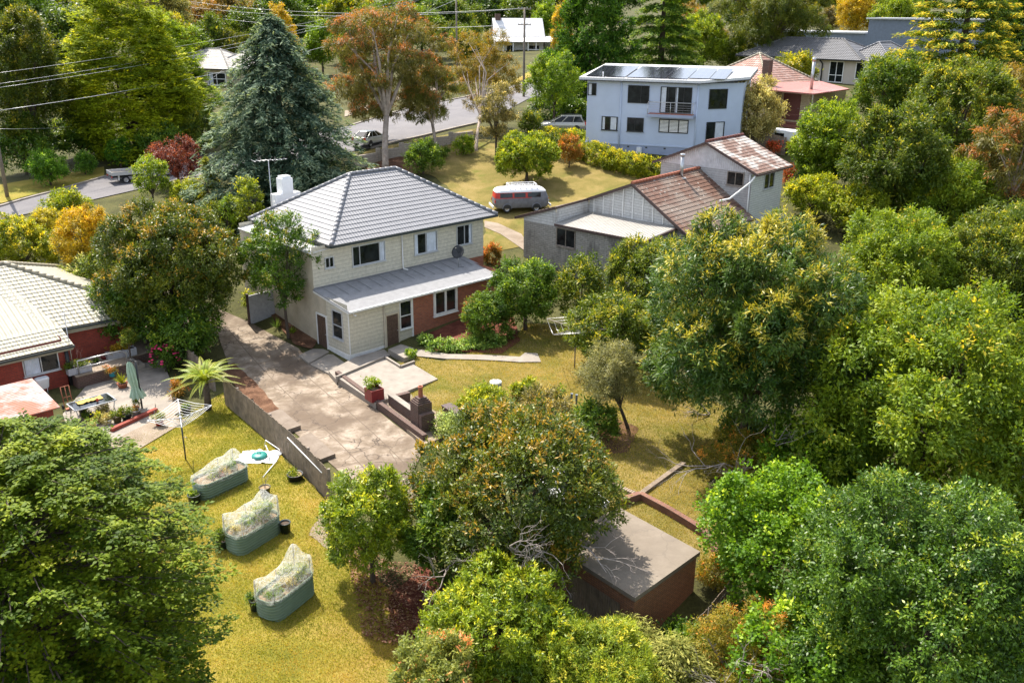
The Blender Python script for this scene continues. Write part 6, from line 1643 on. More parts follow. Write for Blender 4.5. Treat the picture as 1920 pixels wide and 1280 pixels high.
def car(label, base, az, paint, prof, cab, W_=.88, wb=(.85, 3.45), r=.32, name='parked_car', rack=False):
    """prof: (x, zlow, zbelt, hw) stations; cab: (x_bottom, x_top) rear..front pairs, zb, zt"""
    o = thing(name, label, 'car', base, az)
    L_ = prof[-1][0]; g = MB(); rows = []
    for x, zl, zb, h_ in prof:
        half = [(h_ * .80, zl), (h_ * .97, zl + .08), (h_, (zl + zb) * .5), (h_ * .975, zb - .06), (h_ * .90, zb), (h_ * .5, zb + .03)]
        rows.append([(x - L_/2, -a, b_) for a, b_ in half] + [(x - L_/2, a, b_) for a, b_ in half[::-1]])
    g.grid(rows); g.face(rows[0][::-1]); g.face(rows[-1])
    g.build('body', M[paint], o)
    xs, zb, zt, hb, ht = cab
    n = 10; gl = MB()
    R0 = outline(xs[0] - L_/2, xs[3] - L_/2, hb, .22, zb); R1 = outline(xs[1] - L_/2, xs[2] - L_/2, ht, .22, zt)
    mid = [tuple(V3(a) * .5 + V3(b_) * .5 + V3((0, (.02 if a[1] > 0 else -.02), 0))) for a, b_ in zip(R0, R1)]
    ring_loft(gl, [R0, mid, R1], capb=False); gl.build('window', M['glass'], o)
    rf_ = MB(); ring_loft(rf_, [outline(xs[1] - L_/2 - .06, xs[2] - L_/2 + .08, ht + .015, .22, zt - .05), outline(xs[1] - L_/2, xs[2] - L_/2, ht, .22, zt + .015), outline(xs[1] - L_/2 + .2, xs[2] - L_/2 - .25, ht - .2, .15, zt + .05)]); rf_.build('roof', M[paint], o)
    for s_ in (-1, 1):
        pl = MB()
        for f in (0, .34, .66, 1):
            xb, xt = xs[0] + (xs[3] - xs[0]) * f, xs[1] + (xs[2] - xs[1]) * f
            if f == 0: xb, xt = xb + .12, xt + .12
            if f == 1: xb, xt = xb - .10, xt - .10
            pl.bar((xb - L_/2, s_ * (hb + .012), zb), (xt - L_/2, s_ * (ht + .018), zt), .05, .07)
        pl.build('pillar', M[paint], o)
        for x in wb: 
            wheel(o, x - L_/2, s_ * (W_ - .10), r, .2)
            g = MB(); g.face([(x - L_/2 + (r + .05) * math.cos(a), s_ * (W_ + .003), r + (r + .05) * math.sin(a)) for a in np.linspace(0, math.pi, 12)][::-s_]); g.build('wheel_well', M['black'], o)
        g = MB(); g.box((L_/2 - .22, s_ * .62 - .16, .60), (L_/2 - .05, s_ * .62 + .16, .74)); g.build('headlight', M['clean_white'], o)
        g = MB(); g.box((-L_/2 - .015, s_ * .68 - .14, .72), (-L_/2 + .12, s_ * .68 + .14, .98)); g.build('tail_light', M['lamp_red'], o)
        g = MB(); g.box((xs[3] - L_/2 - .5, s_ * (W_ + .1) - .09, zb + .02), (xs[3] - L_/2 - .38, s_ * (W_ + .1) + .09, zb + .16)); g.build('mirror', M[paint], o)
    for s_ in (-1, 1):
        g = MB(); g.bar((wb[0] - L_/2 + .45, s_ * (W_ + .004), .30), (wb[1] - L_/2 - .45, s_ * (W_ + .004), .30), .02, .10); g.build('sill', M['black'], o)
    if rack:
        g = MB()
        for s_ in (-1, 1): g.tube([(xs[1] - L_/2 + .1, s_ * (ht - .08), zt + .09), (xs[2] - L_/2 - .2, s_ * (ht - .08), zt + .09)], .022, 6)
        g.build('roof_rail', M['black'], o)
    return o
b_ = V3(G(1050, 244))
car('silver people-mover wagon parked at the hedge beside the blue house', b_, 178, 'car_silver',
    [(0, .42, .70, .74), (.10, .30, .98, .84), (.5, .24, 1.0, .88), (2.4, .22, 1.0, .89), (3.4, .24, .98, .88), (4.1, .26, .86, .85), (4.5, .32, .70, .76), (4.65, .40, .58, .60)],
    ((.12, .45, 2.6, 3.75), .97, 1.60, .82, .66), wb=(.95, 3.70), rack=True)
b_ = V3(G(690, 276))
car('pale silver sedan parked on the street beside the gum tree', b_, 66, 'car_pale',
    [(0, .42, .72, .72), (.12, .30, .95, .82), (.9, .24, .98, .88), (2.4, .22, .94, .89), (3.3, .24, .90, .88), (4.0, .26, .80, .84), (4.4, .32, .66, .74), (4.52, .40, .56, .58)],
    ((.35, 1.15, 2.35, 3.35), .93, 1.43, .80, .62), wb=(.9, 3.55))
b_ = V3(G(1062, 934))
car('white car half hidden under the orange-tipped tree', b_, -60, 'car_white',
    [(0, .42, .72, .72), (.12, .30, .95, .82), (.9, .24, .98, .88), (2.4, .22, .94, .89), (3.3, .24, .90, .88), (4.0, .26, .80, .84), (4.3, .32, .66, .74), (4.4, .40, .56, .58)],
    ((.3, .9, 2.35, 3.3), .93, 1.45, .80, .62), wb=(.9, 3.45))
b_ = V3(G(857, 112))
car('white car parked in front of the white verandah house, glimpsed through gum leaves', b_, 170, 'car_white',
    [(0, .42, .72, .72), (.12, .30, .95, .82), (.9, .24, .98, .88), (2.4, .22, .94, .89), (3.3, .24, .90, .88), (4.0, .26, .80, .84), (4.3, .32, .66, .74), (4.4, .40, .56, .58)],
    ((.3, .9, 2.35, 3.3), .93, 1.45, .80, .62), wb=(.9, 3.45))
# tray-back ute
b_ = V3(G(236, 352)); u_ = thing('tray_ute', 'white ute with an empty aluminium tray parked on the kerb', 'ute', b_, 36)
g = MB(); g.box((-1.5, -.92, .82), (1.2, .92, .90)); g.build('tray', M['timber_grey'], u_)
g = MB(); g.box((-1.5, -.96, .80), (1.2, -.921, 1.12)); g.build('side_board', M['alu'], u_)
g = MB(); g.box((-1.5, .921, .80), (1.2, .96, 1.12)); g.build('side_board', M['alu'], u_)
g = MB(); g.box((-1.54, -.96, .80), (-1.501, .96, 1.12)); g.build('tailgate', M['alu'], u_)
g = MB(); g.box((1.201, -.96, .80), (1.25, .96, 1.20)); 
for y in np.linspace(-.9, .9, 7): g.tube([(1.22, y, 1.2), (1.22, y, 1.75)], .02, 5)
g.tube([(1.22, -.92, 1.75), (1.22, .92, 1.75)], .03, 6); g.build('headboard', M['alu'], u_)
g = MB(); g.box((-1.4, -.45, .55), (3.2, -.30, .74)); g.box((-1.4, .30, .55), (3.2, .45, .74)); g.build('chassis', M['black'], u_)
g = MB(); rows = []
for x, zl, zb, h_ in ((1.32, .45, 1.05, .86), (1.6, .42, 1.08, .88), (2.7, .42, 1.08, .88), (3.2, .45, 1.05, .87), (3.7, .5, .98, .84), (3.95, .55, .85, .76)):
    half = [(h_ * .80, zl), (h_, zl + .1), (h_, zb - .06), (h_ * .9, zb), (h_ * .5, zb + .03)]; rows.append([(x, -a, c) for a, c in half] + [(x, a, c) for a, c in half[::-1]])
g.grid(rows); g.face(rows[0][::-1]); g.face(rows[-1]); g.build('body', M['car_white'], u_)
g = MB(); ring_loft(g, [outline(1.36, 2.95, .82, .2, 1.07), outline(1.40, 2.35, .68, .2, 1.62)]); g.build('window', M['glass'], u_)
g = MB(); ring_loft(g, [outline(1.33, 2.45, .71, .2, 1.58), outline(1.40, 2.36, .68, .2, 1.66), outline(1.55, 2.2, .5, .15, 1.70)]); g.build('roof', M['car_white'], u_)
for s_ in (-1, 1):
    wheel(u_, -.35, s_ * .78, .34); wheel(u_, 3.0, s_ * .78, .34)
    g = MB(); g.box((-.95, s_ * .78 - .2, .35), (-.92, s_ * .78 + .2, .8)); g.build('mud_flap', M['clean_white'], u_)
    g = MB(); g.box((-1.56, s_ * .8 - .1, .62), (-1.5, s_ * .8 + .1, .74)); g.build('tail_light', M['lamp_red'], u_)

# ---------------------------------------------------------------- power poles and wires
p1 = V3(G(10, 384)); p2 = V3(G(975, 182))
H1, H2 = 9.6, z_at(p2[0], p2[1], 14) - p2[2]
def pole(label, p, h, az, arms=1):
    o = thing('power_pole', label, 'power pole', p, az)
    MB().tube([(0, 0, -.5), (0, 0, h)], [.17, .11], 10).build('pole', M['pole_wood'], o)
    for k in range(arms):
        z = h - .25 - k * 1.9
        g = MB(); g.box((-1.1, -.06, z), (1.1, .06, z + .12)); a = g.build('cross_arm', M['timber_grey'], o)
        for x in (-1.0, -.45, .45, 1.0): MB().lathe([(.03, 0), (.05, .05), (.035, .09), (.05, .14), (.02, .18)], (x, 0, z + .12), 8).build('insulator', M['grey_trough'], a)
    return o
daz = math.degrees(math.atan2(p2[1] - p1[1], p2[0] - p1[0])) - 90
pole('weathered timber power pole at the left edge of the photo by the kerb', p1, H1, daz, 1)
pole('tall timber power pole with cross-arms in front of the white verandah house', p2, H2, daz, 2)
n_ = V3((math.cos(math.radians(daz)), math.sin(math.radians(daz)), 0))
def wire(label, a, b, sag, r=.018):
    a, b = V3(a), V3(b); o = thing('power_line', label, 'cable', a, 0, 'overhead power lines')
    g = MB(); g.tube([(b - a) * t + [0, 0, -4 * sag * t * (1 - t)] for t in np.linspace(0, 1, 25)], r, 4)
    g.build('wire', M['alu'], o)
d_ = ray(845, -25); p4 = C0 + d_ * (150 / d_[1]); g4 = gz(p4[0], p4[1])
pole('timber power pole behind the tall rusty gum, its top beyond the photo', (p4[0], p4[1], g4), p4[2] - g4, daz, 1)
for k, (x, za, s_) in enumerate(((-1.0, H1 + .3, 1.0), (-.45, H1 - .5, 1.2), (.45, H1 - .7, 1.3), (1.0, H1 - 2.4, 1.8))):
    wire(['highest overhead wire crossing the golden cypress', 'second overhead wire from the top across the golden cypress', 'third overhead wire from the top across the golden cypress', 'thick fourth overhead cable from the top across the golden cypress'][k], p1 + n_ * x + [0, 0, za], p4 + n_ * x + [0, 0, -.15 - (1.6 if k == 3 else 0)], s_, .018 if k == 3 else .011)
wire('lowest sagging service wire across the golden cypress to the beige house', p1 + [0, 0, H1 - 3.9], V3((-46, 150, 10)), 2.6, .014)
p3 = V3(G(690, 30)); 
for k in range(3):
    wire(['highest of the wires running from the white-house pole to the far left', 'middle wire from the white-house pole to the far left', 'lowest wire from the white-house pole to the far left'][k], p2 + n_ * (-.45 + .45 * k) + [0, 0, H2 - .1 - (1.9 if k == 2 else 0)], V3((-75, 190, 22 - 1.2 * k)), 2.0, .018)
# retaining wall along the street
P = [V3(G(*p)) for p in ((662, 322), (705, 306), (748, 296), (792, 283), (840, 272), (880, 262))]
o = thing('block_retaining_wall', 'stepped pale block retaining wall between the street and the sloping garden', 'wall', P[0])
for a, c in zip(P[:-1], P[1:]):
    g = MB(); ht = .9; zt = max(gz(a[0], a[1]), gz(c[0], c[1])) + .75
    g.bar((a - P[0]) * [1, 1, 0] + [0, 0, zt - P[0][2] - .7], (c - P[0]) * [1, 1, 0] + [0, 0, zt - P[0][2] - .7], .3, 1.5); g.build('wall_panel', M['block_wall'], o)
    g = MB(); q = (a - P[0]); g.box((q[0] - .22, q[1] - .22, zt - P[0][2] - 1.4), (q[0] + .22, q[1] + .22, zt - P[0][2] + .2)); g.build('pier', M['block_wall'], o)
# red and white cubby with reel near the fence
q = V3(G(1462, 274)); o = thing('caravan', 'small red and white caravan half hidden behind the maple', 'caravan', q, -40)
g = MB(); g.box((-1.8, -1, .3), (1.8, 1, 1.0)); g.build('lower_body', M['van_red'], o)
g = MB(); g.box((-1.8, -1, 1.001), (1.8, 1, 1.9)); g.build('upper_body', M['clean_white'], o)
window(o, (-.6, -1, 1.15), X, 1.1, .6, (), fr='clean_white', sill=False)
for x in (-.4, .4): wheel(o, x * .8, -.9, .3)
def panel(label, px):
    q = V3(G(*px)); o = thing('solar_light', label, 'solar light', q)
    MB().tube([(0, 0, 0), (0, 0, 1.2)], .04, 6).build('post', M['steel'], o)
    g = MB(); g.box((-.55, -.4, -.02), (.55, .4, .02)); g.build('panel', M['clean_white'], o, (0, 0, 1.35), 20).rotation_euler = (math.radians(35), 0, math.radians(20))
panel('small white tilted panel on a post beside the blue house', (1347, 258)); panel('small white tilted panel on a post in front of the maple', (1511, 272))
# ---------------------------------------------------------------- near trees and shrubs (photo boxes give place and size)
def gum_lobes(seed, n=16, rel=.30):
    def f(rx, rz, zc):
        r = random.Random(seed); out = [(0, 0, zc, rx * .42, rx * .42, rz * .42)]
        for i in range(n):
            zz = 1 - 2 * (i + .5) / n; a = i * 2.39996 + r.uniform(-.5, .5); q = math.sqrt(max(0, 1 - zz * zz)); s = rel * r.uniform(.75, 1.25); m = (1 - s) * r.uniform(.8, 1.1)
            out.append((rx * m * q * math.cos(a), rx * m * q * math.sin(a), zc + rz * m * zz, rx * s, rx * s, rx * s * .62))
        return out
    return f
def layer_lobes(seed, n=26):
    def f(rx, rz, zc):
        r = random.Random(seed); out = [(0, 0, zc, rx * .5, rx * .5, rz * .6)]
        for i in range(n):
            t = (i + .5) / n; z = -0.85 + 1.75 * t; a = i * 2.39996 + r.uniform(-.3, .3)
            rr = math.sqrt(max(.05, 1 - z * z * .95)); s = r.uniform(.26, .38)
            out.append((rx * (rr - s * .8) * math.cos(a), rx * (rr - s * .8) * math.sin(a), zc + rz * z, rx * s * 1.25, rx * s * 1.25, rz * .20))
        return out
    return f
def col_lobes(seed, n=10, tp_=.72, pw_=1.6):
    def f(rx, rz, zc):
        r = random.Random(seed); out = []
        for i in range(n):
            t = (i + .5) / n; z = zc - rz * .9 + 1.75 * rz * t; w_ = rx * (1.0 - tp_ * t ** pw_)
            out.append((rx * .14 * math.cos(i * 2.4), rx * .14 * math.sin(i * 2.4), z, w_ * r.uniform(.82, .98), w_ * r.uniform(.82, .98), rz * .26))
        return out
    return f
T = plant
spray_tree('big near tree of layered flat sprays of small leaves, bottom left', (-310, 790, 395, 1490), 1.2, 3, [(.045,.09,.006),(.15,.22,.011),(.34,.39,.022)], nb=600)
o = T('magnolia', 'rounded orange-tipped tree above the driveway end with bare grey branches', 'tree', (762, 745, 1168, 1120), .4, seed=4, n=12, inner=.3, tr=.2, bottom=-.25, scale=.9, name='evergreen_tree')
rx, rz, zc = o['_R']
dst = []
for a_, z_ in ((-130, -.35), (-115, -.1), (-100, -.3), (-90, .0), (-80, -.35), (-70, -.1), (-58, -.35), (-45, -.15), (-95, -.6), (-60, -.65)):
    q_ = math.radians(a_); cz = math.sqrt(1 - z_ * z_)
    dst.append(((rx * .80 * cz * math.cos(q_), rx * .80 * cz * math.sin(q_), zc + rz * z_ * .95), (math.cos(q_) + .8 * math.sin(a_ * 3.7), math.sin(q_) - .2, .25 + .3 * math.cos(a_ * 5.1))))
deadwood('dead_branch', 0, dst, M['twig_grey'], 21, o, 1.0, .042, 4, .85, .1)
T('rhodo', 'bright lime-green rounded shrub at the near end of the paling fence', 'shrub', (606, 870, 792, 1108), .15, seed=5, n=10, scale=.8, name='rhododendron')
T('bush', 'dark glossy camellia under the orange-tipped tree', 'shrub', (768, 880, 900, 1135), .1, seed=6, n=7, name='camellia', scale=1.2)
T('rhodo', 'broad lime-green shrub in front of the garage, its nearest corner', 'shrub', (790, 1035, 1120, 1330), .3, seed=7, n=13, rel=.38, scale=.8, name='rhododendron')
T('oleander', 'lime shrub with narrow leaves right of the broad lime-green shrub, bottom edge', 'shrub', (985, 1150, 1270, 1420), .3, seed=8, n=12, scale=.8, name='oleander_shrub')
T('pieris', 'pale mottled shrub with pinkish tips at the bottom edge of the lawn', 'shrub', (742, 1165, 920, 1400), .2, seed=9, n=8, name='pieris_shrub')
T('redshrub', 'shrub with coppery new tips between the mottled and the narrow-leaved shrubs', 'shrub', (880, 1200, 1010, 1360), .3, seed=10, n=7, scale=.8)
b = G(1180, 1300)
conifer('juniper', 'feathery yellow-green juniper leaning against the garage corner', b, 2.7, 1.8, seed=12, nb=190, power=.65, droop=-.35, name='juniper_shrub', scale=.5)
b = G(1265, 1345)
conifer('juniper', 'feathery yellow-green juniper at the bottom edge in front of the garage wall', b, 2.8, 2.0, seed=13, nb=180, power=.65, droop=-.35, name='juniper_shrub', scale=.5)
o = T('bottle', 'sparse orange-tipped shrub with a tangle of dead branches below the garage', 'shrub', (1300, 1110, 1530, 1350), .4, seed=14, n=14, rel=.3, core=.5, twig=True, bark='twig_grey', name='bottlebrush_shrub', cov=1.1)
rx, rz, zc = o['_R']
deadwood('dead_branch', 0, [((-.2 * rx, -.3 * rx, zc - .2 * rz), (-.6, -.8, .6)), ((.1 * rx, -.3 * rx, zc - .1 * rz), (.5, -.8, .7)), ((-.1 * rx, -.3 * rx, zc), (-.2, -.7, 1)), ((.2 * rx, -.4 * rx, zc - .3 * rz), (.9, -.6, .2)), ((-.2 * rx, -.4 * rx, zc - .4 * rz), (-1, -.4, .2))], M['twig_grey'], 22, o, 1.15, .04, 4, .7, .2)
T('bottle', 'small orange-brown shrub at the far right corner of the garage', 'shrub', (1310, 1035, 1385, 1100), .2, seed=15, n=6, cov=1.8, name='bottlebrush_shrub')
T('bush', 'low leafy green shrub along the garage wall', 'shrub', (1245, 1160, 1345, 1250), .05, seed=16, n=7, scale=1.2)
T('bush', 'low dark groundcover mound behind the dead-branched shrub', 'shrub', (1200, 1180, 1400, 1330), .02, seed=17, n=9, scale=1.2)
# right-hand forest
T('maple', 'bright green maple leaning over the lawn beside the garage', 'tree', (1312, 850, 1590, 1150), .6, seed=20, n=13, scale=.75, rel=.38, tr=.16, name='maple_tree', twig=True)
T('darkleaf', 'large dark green cherry tree filling the lower right corner', 'tree', (1480, 870, 1990, 1420), .8, seed=21, n=18, scale=.68, rel=.36, tr=.22, name='cherry_tree', twig=True)
T('maple', 'low maple with bright lobed leaves at the bottom edge right of centre', 'tree', (1370, 1090, 1660, 1400), .4, seed=22, n=12, scale=.75, rel=.38, tr=.12, name='maple_tree')
T('scrub', 'dull rhododendron in the bottom right corner under the cherry tree', 'shrub', (1800, 1180, 2000, 1420), .2, seed=23, n=8, name='rhododendron')
T('chestnut', 'large dark chestnut with tufted yellow-green tips right of the lawn', 'tree', (1200, 380, 1625, 850), .7, seed=24, n=20, rel=.33, tr=.25, name='chestnut_tree', rough=.14)
T('cherry', 'very large light green tree spreading over the right side', 'tree', (1500, 530, 1980, 1030), .8, seed=25, n=20, rel=.34, tr=.28, name='cherry_tree', twig=True, rough=.14)
T('cherry', 'light green tree with orange tips between chestnut and big gum', 'tree', (1560, 370, 1800, 640), .8, seed=26, n=12, name='cherry_tree')
T('scrub', 'yellowish green tree at the right edge below the rusty gum', 'tree', (1750, 370, 1990, 640), .8, seed=27, n=12, name='cherry_tree')
o = T('bottle', 'straggly shrub with bare pale twigs below the chestnut', 'shrub', (1310, 790, 1490, 930), .3, seed=28, n=8, cov=.8, name='straggly_shrub', bark='twig_grey')
rx, rz, zc = o['_R']
deadwood('dead_branch', 0, [((-.3 * rx, -.2 * rx, zc), (-1, -.5, .2)), ((.1 * rx, -.2 * rx, zc), (-.7, -.8, .4)), ((.3 * rx, 0, zc + .2), (.2, -.6, .9)), ((-.5 * rx, 0, zc - .2), (-1, -.1, .1))], M['twig_grey'], 23, o, 1.3, .04, 4, .7, .1)
o = thing('fallen_branch', 'bare fallen branch lying on the shaded lawn below the chestnut', 'branch', V3(G(1330, 775)))
deadwood('branch', 0, [((0, 0, .1), (-1, -.2, .25)), ((0, 0, .1), (-.9, -.7, .2)), ((.1, 0, .1), (-.5, .3, .6))], M['twig_grey'], 26, o, 1.2, .035, 3, .6, .1)
# yard shrubs
T('scrub', 'rounded yellow-green shrub in front of the grey cottage', 'shrub', (1130, 435, 1310, 610), .1, seed=30, n=11, name='shrub')
T('scrub', 'tangled shrub with bare stems below the grey cottage wall', 'shrub', (1035, 465, 1145, 610), .1, seed=31, n=9, name='shrub', cov=1.6, twig=True)
T('bush', 'leafy green shrub beside the brick corner of the cream house', 'shrub', (915, 480, 1055, 625), .05, seed=32, n=9, name='shrub', scale=1.4)
T('scrub', 'dense dark shrub bank behind the old grey clothesline', 'shrub', (1060, 545, 1240, 700), .02, seed=33, n=10, name='shrub')
T('redshrub', 'small brownish shrub at the right rear corner of the cream house', 'shrub', (898, 458, 940, 500), .0, seed=34, n=6, name='shrub', trunk=False)
o = T('olive', 'grey-leaved olive tree with a leaning trunk on the right lawn', 'tree', (1083, 632, 1204, 778), 1.1, seed=35, n=10, rel=.36, name='olive_tree', trunk_px=(1180, 800), tr=.09, cov=1.35, rough=.2)
T('bush', 'leafy shrub with a dense rounded top against the red brick wall', 'shrub', (868, 548, 962, 645), .05, seed=36, n=9, name='shrub')
T('redshrub', 'pale-tipped shrub beside the white-framed window of the brick wall', 'shrub', (868, 548, 912, 625), .05, seed=37, n=6, name='shrub', color=(.8, 1.15, 1.0))
hd = thing('hedge_border', 'low curving border of glossy green groundcover in front of the red brick wall', 'hedge', V3(G(870, 655)))
ls = []
for k, (x, y) in enumerate(((800, 652), (820, 660), (842, 657), (865, 656), (888, 654), (910, 652), (930, 648), (948, 640), (880, 645), (915, 640))):
    q = V3(G(x, y)) - V3(hd.location); ls.append((q[0], q[1], q[2] + .22, .55, .5, .34))
c = bpy.data.objects.new('foliage', leaf_mesh('foliage', *crown_data('white', ls, 38, .9, 2.2, -.9))); COL.objects.link(c); c.parent = hd; c.color = (.62, .85, .6, 1)
T('bush', 'little leafy plant beside the concrete step of the brown door', 'plant', (760, 655, 782, 680), .0, seed=39, n=4, name='shrub', trunk=False, scale=.7, color=(1.6, 1.5, 1.2))
T('lime', 'yellow-green shrub beside the barbecue patio', 'shrub', (862, 722, 962, 802), .0, seed=40, n=8, name='shrub', scale=.7)
T('greytree', 'spreading greyish shrub in the middle of the flower bed', 'shrub', (975, 722, 1085, 815), .0, seed=41, n=10, name='shrub', cov=1.6)
T('bush', 'dark green leafy shrub at the right end of the flower bed', 'shrub', (1072, 745, 1162, 832), .0, seed=42, n=8, name='shrub', scale=1.2)
T('silver', 'pale grey-green mound at the foot of the brick barbecue', 'shrub', (812, 778, 886, 835), .0, seed=43, n=7, name='shrub', color=(.65, .9, .75))
T('lime', 'small bright green clump behind the compost bin bed', 'shrub', (960, 708, 1015, 750), .0, seed=44, n=6, name='shrub', scale=.7)
T('bush', 'small round clump beside the dark garden stakes', 'shrub', (1035, 720, 1062, 745), .0, seed=45, n=4, name='shrub', trunk=False, color=(1.5, 1.4, 1.2))
T('greytree', 'low straggly shrub behind the orange-tipped tree', 'shrub', (880, 755, 985, 815), .0, seed=46, n=7, name='shrub')
# driveway side
T('magnolia', 'slender young tree with glossy leaves in front of the cream side wall', 'tree', (442, 395, 602, 602), 1.4, seed=50, n=11, rel=.36, name='young_tree', trunk_px=(541, 640), tr=.10, bark='bark', cov=1.5, scale=1.0, color=(.9, 1.25, .8), rough=.2)
T('magnolia', 'large domed tree with orange-tinged leaves between the bungalow and the driveway', 'tree', (183, 378, 452, 655), .3, seed=51, n=16, rel=.36, name='evergreen_tree', tr=.2)
T('darkleaf', 'dark green tree in the shade behind the pink roses', 'tree', (170, 490, 330, 665), .1, seed=52, n=10, name='laurel_tree')
T('darkleaf', 'dark shrub mass over the grey fence beside the driveway', 'shrub', (275, 570, 410, 690), .02, seed=53, n=9, name='laurel_shrub')
T('gold', 'golden yellow conifer behind the bungalow', 'tree', (98, 385, 215, 560), .1, seed=54, n=9, name='golden_conifer')
T('gold', 'small golden-tipped shrub at the street edge left of the golden conifer', 'tree', (55, 395, 120, 480), .1, seed=55, n=6, name='golden_conifer', color=(.8, 1.0, 1.3))
T('lime', 'light green shrub above the golden conifer by the street', 'shrub', (75, 368, 160, 440), .4, seed=56, n=8)
T('hedge', 'yellowish tree behind the cream roof ridge at the left edge', 'tree', (-40, 418, 102, 545), .1, seed=57, n=10, name='evergreen_tree', scale=1.3)
T('white', 'white-green variegated shrub beside the cream tiled roof', 'shrub', (100, 495, 192, 590), .1, seed=58, n=8)
T('scrub', 'dark tree in the gap between golden conifer and domed tree', 'tree', (150, 470, 215, 600), .1, seed=59, n=7)
# tree fern
p = V3(G(392, 778)); o = thing('tree_fern', 'big tree fern with arching yellow-green fronds at the corner of the paling fence', 'tree fern', p)
MB().tube([(0, 0, -.2), (.05, 0, .8), (.0, .05, 1.5)], [.20, .16, .17], 9).build('trunk', M['bark'], o)
rg = np.random.default_rng(60)
for i in range(42):
    az_ = i * 2.39996 + rg.normal() * .15; ln = rg.uniform(1.9, 2.7); el = rg.uniform(.5, 1.1) if i < 14 else rg.uniform(1.05, 1.5)
    d = V3((math.cos(az_), math.sin(az_), 0)); pts = []
    for t in np.linspace(0, 1, 26): pts.append(V3((0, 0, 1.5)) + d * ln * (t * math.cos(el) + .30 * t * t) + V3((0, 0, ln * (math.sin(el) * t - (.34 + .30 * math.sin(el)) * t * t))))
    pts = np.array(pts); tg = unit(np.gradient(pts, axis=0)); sd_ = unit(np.cross(tg, [0, 0, 1.0]))
    P_, A_, N_, L2, W2, Cc = [], [], [], [], [], []
    tt = np.linspace(0.06, 1, 52); base_c = pal_mix([(.14, .24, .02), (.32, .40, .04), (.46, .46, .09)], np.array([rg.uniform(.2, .95)]))[0]
    for t in tt:
        k = t * 25; j = min(int(k), 24); q = pts[j] + (pts[j + 1] - pts[j]) * (k - j); l2 = .27 * math.sin(math.pi * min(1, .12 + t * .88)) ** .6 * (1.03 - t * .55)
        for s_ in (-1, 1):
            a_ = sd_[j] * s_ + tg[j] * .45 + V3((0, 0, -.28)); a_ = a_ / np.linalg.norm(a_)
            P_.append(q + a_ * l2 * .5); A_.append(a_); N_.append(np.cross(tg[j], a_) * s_ * -1 + V3((0, 0, .2))); L2.append(l2); W2.append(.030); Cc.append(base_c * rg.uniform(.75, 1.2))
    fr = bpy.data.objects.new('frond', leaf_mesh('frond', np.array(P_), np.array(A_), np.array(N_), np.array(L2), np.array(W2), np.array(Cc), M['leaf'])); COL.objects.link(fr); fr.parent = o
# roses
o = T('bush', 'rose bush covered in bright pink flowers beside the grey fence', 'rose bush', (283, 655, 335, 708), .1, seed=61, n=6, name='rose_bush', cov=1.0, twig=True)
rx, rz, zc = o['_R']; g = MB(); mp = m_plain('rose_pink', (.62, .03, .13), .6, .2, 8)
for k in range(60):
    a, zz = rg.uniform(0, 6.28), rg.uniform(-.2, 1); q = math.sqrt(1 - zz * zz)
    c = V3((rx * q * math.cos(a), rx * q * math.sin(a), zc + rz * zz)) * rg.uniform(.92, 1.08); r_ = rg.uniform(.05, .10)
    g.lathe([(.001, -r_ * .6), (r_ * .8, -r_ * .3), (r_, .1 * r_), (r_ * .7, r_ * .5), (.001, r_ * .3)], c, 7)
fl = g.build('flowers', mp, o); fl['kind'] = 'stuff'
T('redshrub', 'low brown-green ground shrub beside the tree fern path', 'shrub', (318, 720, 352, 760), .0, seed=62, n=4, trunk=False)
spk = thing('clump', 'spiky green clump at the base of the young tree', 'plant', V3(G(519, 622))); spikes(spk, (0, 0, 0), 40, .8, (.12, .19, .04), 5)
spk = thing('clump', 'small bright leafy seedling in the mulch right of the young tree', 'plant', V3(G(549, 632))); spikes(spk, (0, 0, 0), 26, .5, (.22, .30, .03), 6, w=.09)
T('lime', 'small pale seedling at the end of the paling fence', 'plant', (605, 940, 622, 968), .0, seed=63, n=3, trunk=False, scale=.6)
T('lime', 'yellow leafy climber on the post of the grey side wall', 'plant', (452, 545, 478, 600), .1, seed=64, n=5, scale=.7)

# ---------------------------------------------------------------- street side
conifer('spruce', 'big blue-green spruce behind the white chimney', G(532, 392), z_at(*G(532, 392)[:2], 38) - G(532, 392)[2], 8.5, seed=70, nb=560, power=.62, droop=.38, name='spruce_tree', scale=1.3, lr=(.55, 1.12), spl=.8)
T('cypress', 'huge golden-green cypress behind the power lines', 'tree', (100, -40, 345, 302), .0, seed=71, lobes=col_lobes(3, 16, .75, 2.4), name='cypress_tree', tr=.4, color=(1.15, 1.3, 1.1), scale=1.1, bottom=-.7, rough=.14)
T('cypress', 'lighter green rounded cypress against the big golden cypress', 'tree', (225, 40, 392, 275), .1, seed=72, lobes=col_lobes(4, 10, .6, 3), name='cypress_tree', color=(.85, 1.15, .8), rough=.14)
T('scrub', 'dark olive tree at the left edge beside the golden cypress', 'tree', (-50, 10, 125, 330), .2, seed=73, n=16, rel=.34, name='evergreen_tree', scale=1.4, color=(.8, .75, .7))
T('darkleaf', 'dark shade shrub under the golden cypress, behind the verge shrubs', 'shrub', (85, 225, 205, 312), .0, seed=174, n=9, scale=1.4)
T('darkleaf', 'dark shrub under the golden cypress behind the ute headboard', 'shrub', (240, 245, 345, 318), .0, seed=175, n=8, scale=1.4)
T('scrub', 'shrub in the gap between golden cypress and blue spruce', 'shrub', (335, 215, 410, 300), .0, seed=176, n=8, scale=1.4)
T('scrub', 'leafy shrub behind the tall olive tree on the right', 'shrub', (1640, 320, 1770, 430), .0, seed=177, n=9, scale=1.2)
T('lime', 'yellow-green shrub at the foot of the twin-trunk olive tree', 'shrub', (1555, 335, 1670, 440), .0, seed=178, n=9)
